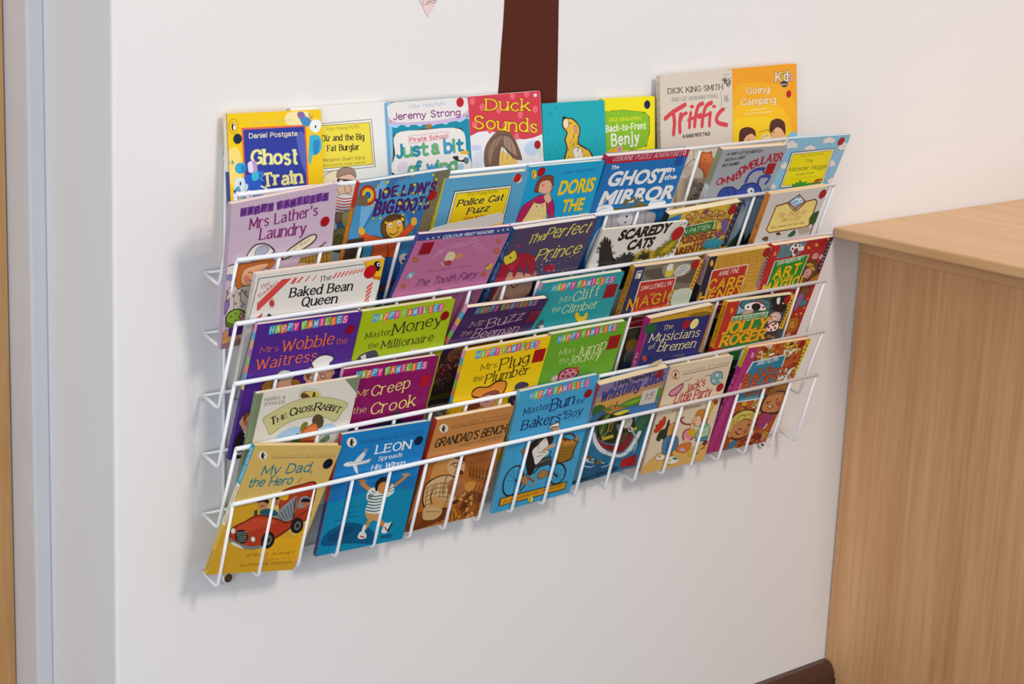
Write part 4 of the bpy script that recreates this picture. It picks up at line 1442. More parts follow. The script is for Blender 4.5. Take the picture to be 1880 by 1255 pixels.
book([[0.999729, 0.022427, -0.006222, 0.787643], [0.00203, -0.350337, -0.936621, -0.028616], [-0.023185, 0.936355, -0.350288, -0.062385], [0.0, 0.0, 0.0, 1.0]], 0.1197, 0.1679, 0.004, '8cc2e0', 'd8d4cc', 'ece4dc', 'sky blue paperback with white clouds and a yellow panel, second row', 'second', """
e 6a6460 43 794 54 -3 13 -25
e 6a6460 15 789 30 -2 11 -21
e 6a6460 77 789 31 -2 12 -21
e 6a6460 42 809 27 -1 10 -18
e e9e4df 43 794 51 -3 13 -23
e e9e4df 15 789 28 -1 11 -20
e e9e4df 77 789 29 -1 11 -20
e e9e4df 42 809 25 -1 9 -16
e 6a6460 396 808 57 -3 11 -20
e 6a6460 366 804 32 -2 10 -17
e 6a6460 431 804 32 -2 10 -17
e 6a6460 396 819 28 -1 8 -14
e e9e4df 396 808 53 -3 10 -18
e e9e4df 366 804 30 -1 9 -16
e e9e4df 431 804 30 -1 9 -16
e e9e4df 396 819 27 -1 7 -13
e 6a6460 237 763 51 -3 9 -16
e 6a6460 209 761 29 -2 8 -14
e 6a6460 268 760 29 -2 8 -14
e 6a6460 237 773 25 -1 6 -12
e e9e4df 237 763 48 -3 8 -15
e e9e4df 209 761 27 -1 7 -13
e e9e4df 268 760 27 -1 7 -13
e e9e4df 237 773 24 -1 6 -11
e 6a6460 57 647 35 -2 12 -23
e 6a6460 40 642 20 -1 11 -20
e 6a6460 79 643 20 -1 11 -20
e 6a6460 54 661 18 -1 9 -16
e e9e4df 57 647 33 -2 12 -21
e e9e4df 40 642 18 -1 10 -18
e e9e4df 79 643 19 -1 10 -18
e e9e4df 54 661 16 -1 8 -15
e 6a6460 519 636 37 -2 13 -22
e 6a6460 500 631 21 -1 11 -19
e 6a6460 542 632 21 -1 11 -19
e 6a6460 515 649 18 -1 9 -16
e e9e4df 519 636 35 -2 12 -21
e e9e4df 500 631 19 -1 10 -18
e e9e4df 542 632 19 -1 10 -18
e e9e4df 515 649 17 -1 8 -15
e 6a6460 575 755 58 -3 15 -27
e 6a6460 545 750 33 -2 13 -23
e 6a6460 611 750 33 -2 13 -23
e 6a6460 572 770 29 -1 11 -19
e e9e4df 575 755 54 -3 14 -25
e e9e4df 545 750 31 -2 12 -21
e e9e4df 611 750 31 -2 12 -21
e e9e4df 572 770 27 -1 10 -18
e 6a6460 16 504 34 -2 11 -21
e 6a6460 0 500 19 -1 10 -18
e 6a6460 37 500 19 -1 10 -18
e 6a6460 13 516 17 -1 8 -15
e e9e4df 16 504 31 -2 10 -20
e e9e4df 0 500 18 -1 9 -17
e e9e4df 37 500 18 -1 9 -17
e e9e4df 13 516 16 -1 7 -14
e 6a6460 591 510 45 -3 11 -19
e 6a6460 568 507 25 -2 9 -17
e 6a6460 618 506 25 -2 9 -17
e 6a6460 589 521 22 -1 8 -14
e e9e4df 591 510 42 -3 10 -18
e e9e4df 568 507 23 -2 9 -15
e e9e4df 618 506 23 -2 9 -15
e e9e4df 589 521 21 -1 7 -13
p 5a5a50 72 742 487 750 518 483 94 488
p efece4 81 737 483 745 512 488 101 492
p 5a5a30 95 726 474 736 498 500 110 502
p f1e010 99 723 473 733 493 503 113 504
t|First Young Puffin|h|3a3a20|172 702 397 707 16||||
t|The|h|3a7020|243 657 314 660 23|||1.4|
t|Monster Muggs|h|35701e|117 603 477 608 28|||1.5|
t|Jeremy Strong|i|3a5420|199 570 374 575 15|||1.3|
t|Illustrated by Nick Sharratt|h|8a8430|157 542 419 550 9||||
p 3c9a30 208 489 206 514 240 505 230 523 264 514 262 539 298 514 341 523 337 505 403 508 491 509 494 488
c b05a28 414 507 421 528 468 533 495 520 461 511 443 491""", dots=[('a81a22', 104.2, 159.2, 5.8, 0)])

book([[0.999746, -0.011351, -0.019487, 0.017752], [-0.02188, -0.278875, -0.960078, -0.032521], [0.005463, 0.96026, -0.279052, -0.131921], [0.0, 0.0, 0.0, 1.0]], 0.1582, 0.1483, 0.005, 'e8e1d8', 'd8d0c4', 'f0dccc', 'wide cream paperback bordered with red slanted stripes, left end of the third row', 'third', """
k 3a3430 8 661 718 18 715
k 3a3430 8 21 715 2 476
k 3a3430 8 40 458 6 22
k 3a3430 8 6 23 104 22
k 3a3430 8 796 604 783 464 779 387
p d94c46 41 533 37 574 161 693 220 692 197 671 53 532
p de5850 216 659 236 693 255 692 240 659
p de5850 252 660 280 693 294 693 268 661
p de5850 300 660 325 692 334 693 312 662
p de5850 347 660 369 692 374 693 357 662
p de5850 475 657 492 688 502 689 486 657
p de5850 499 659 517 689 526 689 510 659
p de5850 523 661 541 690 551 690 534 661
p de5850 547 664 565 690 575 691 558 664
p de5850 571 666 590 691 600 691 582 666
p de5850 595 668 614 692 624 692 606 668
p de5850 619 670 639 693 649 693 631 670
p de5850 643 672 663 693 673 694 655 672
p de5850 711 580 744 606 746 590 711 564
p de5850 712 554 743 581 745 565 712 539
p de5850 713 529 742 556 744 540 713 514
p de5850 714 503 741 530 743 515 714 488
p de5850 714 478 740 505 742 490 715 463
p de5850 715 452 739 480 741 464 715 437
p de5850 716 427 738 455 740 439 716 411
p de5850 717 401 737 429 739 413 717 386
p cf4c48 41 484 80 516 80 497 40 464
p cf4c48 41 449 79 480 79 462 40 429
p cf4c48 41 413 78 445 78 426 40 393
p cf4c48 40 377 77 409 77 390 40 357
p cf4c48 40 341 76 373 76 354 39 321
p cf4c48 40 305 75 337 76 318 39 285
p cf4c48 40 269 74 301 75 282 39 249
p cf4c48 40 233 73 265 74 246 39 213
p cf4c48 40 196 72 229 73 210 39 176
p cf4c48 39 160 71 193 72 174 39 140
p cf4c48 39 123 71 156 71 137 38 103
p cf4c48 39 87 70 120 70 101 38 66
t|The|s|2a2624|395 651 467 654 29||||
t|Baked Bean|s|211d1c|228 584 613 574 50|||1.5|
t|Queen|s|211d1c|313 520 530 511 51|||1.5|
t|The|s|d05a54|44 654 91 675 21||||
t|Baddies|s|d05a54|45 608 143 676 21||||
c c43a34 110 579 128 588 142 552 136 546 115 552
e e0a890 124 586 8 -1 1 -8
l c43a34 8 123 551 123 540
l c43a34 8 133 550 136 539
c 3a3430 111 493 120 506 138 489
p d87a20 659 733 792 738 801 604 741 623 688 671
p f0bc1e 665 731 792 738 798 627 746 639 693 678
c 1c1a16 724 716 751 724 773 702 765 666 742 676
e f4f0e8 758 704 13 -2 3 -12
e 1c1a16 759 703 7 -1 1 -6""", dots=[('c01020', 142.0, 133.7, 7.7, 0)])

book([[0.999293, 0.037513, 0.002684, 0.192537], [0.019878, -0.466245, -0.884432, -0.016961], [-0.031926, 0.88386, -0.466661, -0.12274], [0.0, 0.0, 0.0, 1.0]], 0.1324, 0.1808, 0.004, 'c8749e', '4a4c90', 'ece6e0', 'glossy pink paperback with a navy top band and a row of little stars, third row', 'third', """
p 3c4b8e -5 905 674 901 681 854 3 860
t|COLOUR FIRST READER|b|e4e4f0|175 860 535 868 21||0.12||
p 3c4b8e 66 882 74 873 83 872 78 867 84 858 74 864 69 859 67 868 57 874 66 874
p e4e4f0 67 879 73 873 80 871 77 867 81 861 74 865 70 862 68 868 61 873 67 873
p 3c4b8e 103 884 110 875 120 874 115 869 121 860 111 866 106 861 104 870 94 876 103 876
p e4e4f0 104 881 110 874 117 873 114 869 118 863 111 867 107 864 105 870 98 875 104 875
p 3c4b8e 140 885 147 876 157 875 152 870 158 861 148 867 143 862 141 871 131 877 140 877
p e4e4f0 141 882 147 875 154 874 151 870 155 864 148 868 144 865 142 871 135 876 141 876
p 3c4b8e 558 892 567 883 577 881 572 876 578 867 568 873 563 868 560 877 549 884 559 884
p e4e4f0 560 889 566 882 573 881 571 877 575 870 567 874 563 871 561 877 554 882 560 883
p 3c4b8e 591 894 600 885 610 884 605 879 611 870 601 876 596 871 593 880 582 886 592 886
p e4e4f0 593 891 599 885 606 883 604 879 608 872 600 877 596 873 594 880 587 885 593 885
p 3c4b8e 626 896 634 887 645 885 639 880 646 871 635 877 630 872 627 881 617 888 626 888
p e4e4f0 627 893 634 886 641 885 638 880 643 874 635 878 631 875 628 881 621 886 628 887
t|P|n|dfa8c6|175 725 205 728 53||0.3||
t|r|n|dfa8c6|198 753 228 755 34||0.3||
t|i|n|dfa8c6|213 769 244 770 34||0.3||
t|n|n|dfa8c6|235 780 266 780 34||0.3||
t|c|n|dfa8c6|264 788 295 787 34||0.3||
t|e|n|dfa8c6|289 793 321 790 35||0.3||
t|s|n|dfa8c6|311 795 343 792 35||0.3||
t|s|n|dfa8c6|333 795 367 791 35||0.3||
t|P|n|dfa8c6|376 793 410 787 54||0.3||
t|o|n|dfa8c6|416 788 451 781 35||0.3||
t|p|n|dfa8c6|444 778 480 770 35||0.3||
t|p|n|dfa8c6|475 762 512 753 35||0.3||
t|y|n|dfa8c6|509 741 546 731 35||0.3||
c e8d8b0 257 726 266 764 311 756 334 718 308 695 265 708
c b83c4c 274 680 285 706 316 698 326 666
c e09060 329 728 347 748 374 741 375 710 343 709
l e8c8a0 16 250 692 273 672
t|Every Little Girl is a Princess|i|9a5080|186 635 480 647 12||||
t|The Tooth Fairy|n|6e2a6c|125 542 555 562 46||0.25|1.2|
e c8602c 62 732 8 -1 4 -8
e c8602c 58 723 8 -1 4 -8
e c8602c 44 728 8 -1 4 -8
e c8602c 38 741 8 -1 4 -8
e c8602c 49 743 8 -1 4 -8
e d8a040 50 733 6 -1 2 -5
e c8602c 614 807 7 -1 3 -7
e c8602c 611 799 7 -1 3 -7
e c8602c 599 803 7 -1 3 -7
e c8602c 594 814 7 -1 3 -7
e c8602c 603 816 7 -1 3 -7
e d8a040 604 808 5 0 2 -4
e c8602c 636 738 9 -1 4 -8
e c8602c 633 728 9 -1 4 -8
e c8602c 618 733 9 -1 4 -8
e c8602c 611 747 9 -1 4 -8
e c8602c 623 749 9 -1 4 -8
e d8a040 624 739 6 -1 3 -6
e c8602c 620 578 8 -1 4 -8
e c8602c 617 569 8 -1 4 -8
e c8602c 603 574 8 -1 4 -8
e c8602c 597 586 8 -1 4 -8
e c8602c 608 588 8 -1 4 -8
e d8a040 609 579 5 -1 3 -5
e c8602c 60 558 8 -1 3 -8
e c8602c 57 549 8 -1 3 -8
e c8602c 44 554 8 -1 3 -7
e c8602c 39 566 8 -1 3 -7
e c8602c 48 568 8 -1 3 -7
e d8a040 50 559 5 -1 2 -5
e c8602c 627 631 8 -1 4 -8
e c8602c 624 622 8 -1 4 -8
e c8602c 610 627 8 -1 4 -8
e c8602c 604 639 8 -1 4 -8
e c8602c 614 642 8 -1 4 -8
e d8a040 616 632 5 -1 3 -5
c 8fa6b4 31 614 48 651 88 651 83 613 59 606
e c8d0d4 63 628 13 -1 8 -17
c d8c050 598 621 629 653 644 643 628 608
c 8a6aa0 304 491 320 516 362 484
c b86a9a 417 487 465 504 507 477 442 475
e e0785c 87 476 11 -1 5 -11
e d0687c 434 412 20 -2 5 -10
c 8098b0 616 391 591 421 629 403""", dots=[('9c0c20', 18.1, 161.2, 7.7, 1)], lift=[11.6, 179.9, 16.1, 185.4, 35.5, 189.7, 63.2, 192.6, 87.1, 196.7, 106.4, 199.1, 112.2, 195.9, 116.6, 186.5, 94.7, 181.3])

book([[0.999917, -0.012598, 0.002843, 0.340998], [-0.003026, -0.442508, -0.896759, -0.017627], [0.012556, 0.896676, -0.44251, -0.127656], [0.0, 0.0, 0.0, 1.0]], 0.1262, 0.1724, 0.007, '4f4364', '1f3a78', 'ece0d8', 'dark violet paperback with a red-haired figure in a yellow crown, third row', 'third', """
t|The|i|eadc5e|139 747 249 761 56|||1.3|
t|Perfect|Q|eadc5e|257 761 587 770 74||0.25|0.75|
t|Prince|Q|eadc5e|254 614 582 627 75||0.25|0.75|
c c89882 20 482 38 551 132 555 276 515 308 464 304 363 173 347 -9 368
c b47a66 267 534 302 534 316 490 275 506
c a61a34 -12 433 3 521 5 628 62 673 143 684 231 649 268 589 287 513 260 517 204 589 222 505 156 588 143 508 89 589 79 500 54 467 42 405
c c22842 46 622 80 653 127 655 121 602 97 569
c 7a2a1c 11 636 -17 680 23 697 59 723 111 648 50 611
c e6d040 19 639 -4 676 28 689 59 714 100 652 46 620
e b83048 77 744 12 -2 5 -11
e a08828 50 666 10 -1 4 -10
l 3a2420 13 178 493 205 498
l 3a2420 13 143 462 172 439 195 454
c b47a66 115 394 165 367 172 329 119 338
c a81c38 349 549 378 572 431 555 433 518 382 521
e e8e0d8 374 598 4 -1 2 -4
e d85a60 279 628 6 -1 3 -6
e e8e0d8 362 644 5 -1 2 -4
e e0c060 401 618 6 -1 2 -5
e d85a60 434 540 5 -1 2 -5
e e0c060 440 519 6 -1 2 -5
e 6a9a60 317 551 4 -1 2 -4
e e0c060 274 653 4 -1 2 -4
e d85a60 430 555 6 -1 3 -6
e e8e0d8 457 565 3 0 1 -3
e e8e0d8 336 542 5 -1 2 -4
e e0c060 347 605 6 -1 2 -6
e e8e0d8 323 577 5 -1 2 -4
e 6a9a60 514 503 6 -1 3 -6
e e8e0d8 354 604 4 -1 2 -4
e d85a60 541 511 6 -1 3 -6
e e8e0d8 399 526 4 -1 2 -4
e e8e0d8 345 596 4 -1 2 -4
e e0c060 315 604 4 -1 2 -3
e d85a60 346 552 4 -1 2 -4
e d85a60 507 578 6 -1 3 -5
e e0c060 525 606 5 -1 2 -5
e e0c060 402 567 4 -1 2 -4
e d85a60 289 574 6 -1 2 -5
e 6a9a60 342 531 5 -1 2 -4
e e8e0d8 544 613 3 0 1 -3
p 1c2a1c 295 493 524 495 649 133 384 180
c 3a4a30 345 449 389 460 415 382
c 5a2c3c -31 490 11 501 40 387 -3 376""", spans=[(0, 1, '1d5a90')], spine_text=[('THE PERFECT PRINCE', 'c8c8d8', 0.1, 0.9)])

book([[0.999839, 0.011922, -0.013422, 0.482343], [-0.007519, -0.400782, -0.916143, -0.021935], [-0.016301, 0.916096, -0.400628, -0.127676], [0.0, 0.0, 0.0, 1.0]], 0.1404, 0.1509, 0.003, 'e7e1d8', 'd8d0c6', 'efe3cc', 'white paperback with heavy black lettering and spiky black cat fur, third row', 'third', """
t|SCAREDY|b|1f1b19|153 667 572 688 69||0.15|1.8|
t|CATS|b|1f1b19|256 590 470 595 68||0.15|1.8|
t|£1.99|b|3a3632|637 726 690 730 10||||
p 2a2724 89 482 33 623 43 689 98 662 179 545 249 464
k 2a2724 9 44 658 29 674
k 2a2724 9 207 511 233 492
k 2a2724 9 174 547 208 529
k 2a2724 9 76 669 68 687
k 2a2724 9 170 478 186 450
k 2a2724 9 129 612 137 633
k 2a2724 9 43 661 21 687
k 2a2724 9 201 517 218 505
k 2a2724 9 82 508 71 488
k 2a2724 9 74 528 66 519
k 2a2724 9 71 671 60 697
k 2a2724 9 151 579 181 578
k 2a2724 9 152 577 177 576
k 2a2724 8 45 677 34 693
k 2a2724 9 42 652 25 669
k 2a2724 9 176 477 190 452
k 2a2724 9 69 673 56 700
k 2a2724 9 198 520 225 502
k 2a2724 9 189 530 214 515
k 2a2724 9 46 601 11 613
k 2a2724 9 136 481 142 457
k 2a2724 9 97 658 91 685
k 2a2724 9 180 540 211 522
k 2a2724 9 115 484 115 463
k 2a2724 8 53 681 40 703
k 2a2724 9 91 485 88 473
k 2a2724 9 68 543 58 534
k 2a2724 9 69 673 59 693
k 2a2724 9 87 492 81 474
k 2a2724 9 71 538 57 525
k 2a2724 9 235 479 268 452
k 2a2724 9 190 529 208 518
k 2a2724 9 86 497 80 478
k 2a2724 9 42 614 6 631
k 2a2724 9 78 668 71 685
k 2a2724 9 40 617 17 630
k 2a2724 9 96 658 91 685
k 2a2724 9 127 615 134 636
k 2a2724 9 145 586 168 591
k 2a2724 9 180 540 216 519
k 2a2724 9 192 527 221 509
k 2a2724 9 207 474 223 454
k 2a2724 9 74 670 63 693
k 2a2724 9 50 593 15 600
k 2a2724 8 48 684 33 707
k 2a2724 9 223 471 246 448
k 2a2724 9 71 671 60 696
k 2a2724 9 78 668 71 686
k 2a2724 9 100 654 98 669
k 2a2724 9 241 469 262 451
k 2a2724 9 172 477 187 453
k 2a2724 8 56 680 46 697
k 2a2724 9 91 661 86 679
k 2a2724 9 107 646 104 669
k 2a2724 9 221 494 240 480
k 2a2724 9 189 530 221 510
k 2a2724 9 42 640 16 663
k 2a2724 9 136 481 139 465
k 2a2724 9 96 658 90 682
k 2a2724 9 42 648 16 673
k 2a2724 9 39 625 9 644
k 2a2724 8 45 677 31 698
k 2a2724 8 45 670 34 686
k 2a2724 9 40 641 13 664
k 2a2724 9 186 534 209 520
k 2a2724 9 231 470 255 448
k 2a2724 9 182 538 206 524
k 2a2724 9 71 671 60 696
k 2a2724 9 68 674 59 693
k 2a2724 9 110 640 110 652
p 33302c 223 430 211 523 259 555 310 559 381 524 398 466 287 386
k 33302c 9 231 529 202 546
k 33302c 9 320 549 324 561
k 33302c 9 347 536 357 546
k 33302c 9 283 393 281 375
k 33302c 9 274 551 269 567
k 33302c 9 223 457 203 446
k 33302c 9 219 506 189 512
k 33302c 9 271 402 267 389
k 33302c 9 292 553 290 574
k 33302c 9 236 426 225 415
k 33302c 9 250 416 240 401
k 33302c 9 380 509 397 512
k 33302c 9 266 550 252 577
k 33302c 9 229 431 215 417
k 33302c 9 217 514 191 521
k 33302c 9 302 554 304 572
k 33302c 9 338 541 347 552
k 33302c 9 320 549 325 562
k 33302c 9 239 424 230 415
k 33302c 9 351 534 363 543
k 33302c 9 387 487 414 485
k 33302c 9 261 550 252 566
k 33302c 9 371 525 389 533
k 33302c 9 328 546 336 559
k 33302c 9 329 424 342 400
k 33302c 9 258 547 247 562
k 33302c 9 219 496 200 497
k 33302c 9 386 489 406 488
k 33302c 9 306 554 309 569
k 33302c 9 225 437 211 424
k 33302c 9 297 554 297 577
k 33302c 9 223 463 208 456
k 33302c 9 252 543 235 563
k 33302c 9 248 417 238 400
k 33302c 9 291 552 289 576
k 33302c 9 269 550 259 569
k 33302c 9 233 530 215 540
k 33302c 9 222 474 205 469
k 33302c 9 264 406 260 392
k 33302c 9 222 473 206 468
k 33302c 9 222 524 203 532
k 33302c 9 373 455 402 442
k 33302c 9 245 538 223 558
k 33302c 9 380 509 407 513
k 33302c 9 218 507 196 511
k 33302c 9 353 534 364 542
k 33302c 9 228 528 205 540
k 33302c 9 224 452 209 445
k 33302c 9 298 400 300 376
k 33302c 9 322 548 327 559
k 33302c 9 274 550 267 568
k 33302c 9 237 532 216 546
k 33302c 9 264 551 250 577
k 33302c 9 378 516 398 522
k 33302c 9 323 419 333 394
k 33302c 9 387 465 412 457
k 33302c 9 323 548 332 566
k 33302c 9 233 530 205 548
k 33302c 9 232 428 221 419
k 33302c 9 345 537 358 550
k 33302c 9 308 407 311 389
k 33302c 9 373 523 386 529
k 33302c 9 308 554 312 573
k 33302c 9 222 468 203 462
k 33302c 9 228 432 213 420
k 33302c 9 218 510 190 517
k 33302c 9 348 536 362 549
k 33302c 9 324 548 329 557
k 33302c 9 217 522 185 533
k 33302c 9 222 469 201 461
p b89c1c 377 487 371 543 423 570 505 557 541 507 478 458
k b89c1c 9 519 496 545 488
k b89c1c 9 387 487 367 477
k b89c1c 9 534 506 560 502
k b89c1c 9 409 556 381 582
k b89c1c 9 379 509 351 505
k b89c1c 9 520 529 544 532
k b89c1c 9 379 527 354 530
k b89c1c 9 422 562 405 589
k b89c1c 9 414 559 401 574
k b89c1c 9 497 481 516 466
k b89c1c 9 377 540 358 545
k b89c1c 9 423 564 414 582
k b89c1c 9 393 548 355 566
k b89c1c 9 483 468 499 444
k b89c1c 9 423 563 407 589
k b89c1c 9 511 540 530 546
k b89c1c 9 423 563 411 582
k b89c1c 9 447 562 447 583
k b89c1c 9 379 520 351 520
k b89c1c 9 380 505 354 500
k b89c1c 9 525 521 544 522
k b89c1c 9 525 521 543 521
k b89c1c 9 378 539 352 545
k b89c1c 9 503 553 521 566
k b89c1c 9 453 561 456 584
k b89c1c 9 503 552 517 560
k b89c1c 9 384 543 360 552
k b89c1c 9 513 538 531 544
k b89c1c 9 519 497 548 486
k b89c1c 9 489 475 513 448
k b89c1c 9 427 565 414 594
k b89c1c 9 381 500 360 495
k b89c1c 9 495 555 508 566
k b89c1c 9 425 477 418 463
k b89c1c 9 448 562 447 586
k b89c1c 9 462 467 468 442
k b89c1c 9 507 547 519 552
k b89c1c 9 502 485 527 467
k b89c1c 9 414 558 395 577
k b89c1c 9 459 560 464 577
k b89c1c 9 377 541 347 548
k b89c1c 9 513 538 529 543
k b89c1c 9 423 478 416 466
k b89c1c 9 506 549 522 558
k b89c1c 9 380 543 353 551
k b89c1c 9 401 551 365 574
k b89c1c 9 425 564 411 587
k b89c1c 9 525 522 546 523
k b89c1c 9 447 562 446 580
k b89c1c 9 383 544 349 556
k b89c1c 9 478 464 491 439
k b89c1c 9 531 513 552 512
k b89c1c 9 511 541 534 550
k b89c1c 9 512 492 546 476
k b89c1c 9 478 558 489 573
k b89c1c 9 452 561 455 582
k b89c1c 9 489 556 500 566
k b89c1c 9 409 482 391 465
k b89c1c 9 474 558 485 573
k b89c1c 9 379 515 352 512
p 3a3420 392 522 419 556 464 552 465 505
k 3a3420 9 410 538 392 541
k 3a3420 9 401 528 381 525
k 3a3420 9 460 536 473 538
k 3a3420 9 410 521 394 513
k 3a3420 9 403 522 386 517
k 3a3420 9 403 530 383 527
k 3a3420 9 459 524 484 513
k 3a3420 9 420 547 402 562
k 3a3420 9 407 535 388 535
k 3a3420 9 459 532 475 530
k 3a3420 9 447 551 460 563
k 3a3420 9 422 550 405 569
k 3a3420 9 453 550 468 562
k 3a3420 9 402 522 381 516
k 3a3420 9 415 541 395 549
k 3a3420 9 441 515 448 496
k 3a3420 9 411 539 386 543
k 3a3420 9 427 551 416 571
k 3a3420 9 458 522 480 510
k 3a3420 9 427 551 421 565
k 3a3420 9 402 530 388 527
k 3a3420 9 459 527 484 521
k 3a3420 9 460 535 480 534
k 3a3420 9 461 544 480 553
k 3a3420 9 402 530 382 527
k 3a3420 9 455 512 470 494
k 3a3420 9 421 548 400 567
k 3a3420 9 432 517 431 499
k 3a3420 9 412 539 390 543
k 3a3420 9 401 522 388 518
p 7c7410 531 526 539 576 611 629 669 634 664 568 612 518
k 7c7410 9 663 631 676 643
k 7c7410 9 535 532 519 522
k 7c7410 9 643 629 656 648
k 7c7410 9 547 578 522 579
k 7c7410 9 537 540 519 531
k 7c7410 9 543 568 525 567
k 7c7410 9 587 605 573 628
k 7c7410 9 540 557 521 550
k 7c7410 9 548 578 515 581
k 7c7410 9 634 628 642 644
k 7c7410 9 642 556 677 538
k 7c7410 9 552 581 524 584
k 7c7410 9 573 592 543 608
k 7c7410 9 541 556 518 549
k 7c7410 9 661 588 681 593
k 7c7410 9 636 628 648 648
k 7c7410 9 626 628 635 647
k 7c7410 9 552 527 542 519
k 7c7410 9 640 629 652 647
k 7c7410 9 578 525 569 508
k 7c7410 9 536 534 520 525
k 7c7410 9 619 626 624 644
k 7c7410 9 544 575 526 574
k 7c7410 9 630 544 654 516
k 7c7410 9 630 627 636 642
k 7c7410 9 662 594 682 601
k 7c7410 9 544 574 520 573
k 7c7410 9 607 523 608 499
k 7c7410 9 646 629 661 648
k 7c7410 9 664 614 679 623
k 7c7410 9 586 524 577 503
k 7c7410 9 619 626 624 639
k 7c7410 9 537 540 522 531
k 7c7410 9 593 523 589 507
k 7c7410 9 666 626 680 638
k 7c7410 9 643 557 665 547
k 7c7410 9 660 577 681 578
k 7c7410 9 658 570 688 567
k 7c7410 9 658 572 679 569
k 7c7410 9 557 583 526 588
k 7c7410 9 539 552 519 544
k 7c7410 9 627 627 631 640
k 7c7410 9 640 553 668 535
k 7c7410 9 591 608 582 630
k 7c7410 9 628 540 644 513
k 7c7410 9 660 575 690 575
k 7c7410 9 551 527 537 516
k 7c7410 9 664 606 681 616
k 7c7410 9 666 627 676 637
k 7c7410 9 576 596 557 609
k 7c7410 9 655 566 674 563
k 7c7410 9 582 600 556 628
k 7c7410 9 657 568 692 563
k 7c7410 9 639 553 669 533
k 7c7410 9 644 630 654 643
k 7c7410 9 542 569 511 566
k 7c7410 9 663 601 680 607
k 7c7410 9 552 581 528 584
k 7c7410 9 637 628 647 646
k 7c7410 9 657 568 694 562
k 7c7410 9 639 554 671 534
k 7c7410 9 543 565 523 561
k 7c7410 9 546 527 530 514
k 7c7410 9 639 629 652 647
k 7c7410 9 654 630 665 644
k 7c7410 9 641 555 664 542
k 7c7410 9 598 615 594 640
k 7c7410 9 551 527 539 517
k 7c7410 9 663 609 676 615
k 7c7410 9 543 567 520 563
p b8a41c 556 542 609 611 658 624 628 553
k b8a41c 9 625 612 631 624
k b8a41c 9 641 618 648 625
k b8a41c 9 646 619 656 630
k b8a41c 9 584 549 575 538
k b8a41c 9 602 552 596 538
k b8a41c 9 620 557 624 542
k b8a41c 9 600 588 575 598
k b8a41c 9 566 546 556 537
k b8a41c 9 598 586 580 591
k b8a41c 9 580 570 562 563
k b8a41c 9 598 586 577 591
k b8a41c 9 588 577 568 573
k b8a41c 9 636 616 642 625
k b8a41c 9 590 579 577 578
k b8a41c 9 616 609 619 627
k b8a41c 9 578 548 565 535
k b8a41c 9 636 584 659 586
k b8a41c 9 617 556 621 536
k b8a41c 9 589 580 573 577
k b8a41c 9 625 562 640 539
k b8a41c 9 624 611 627 624
k b8a41c 9 638 588 651 590
k b8a41c 9 624 612 631 629
k b8a41c 9 643 598 656 604
k b8a41c 9 609 554 608 541
k b8a41c 9 614 556 615 541
k b8a41c 9 652 620 664 634
k b8a41c 9 570 558 555 549
k b8a41c 9 651 614 665 625
k b8a41c 9 605 553 601 542
p 1f1c1a 68 493 356 508 569 494 688 500 713 318 176 307""", dots=[('b81826', 128.0, 135.2, 9.5, 0)])

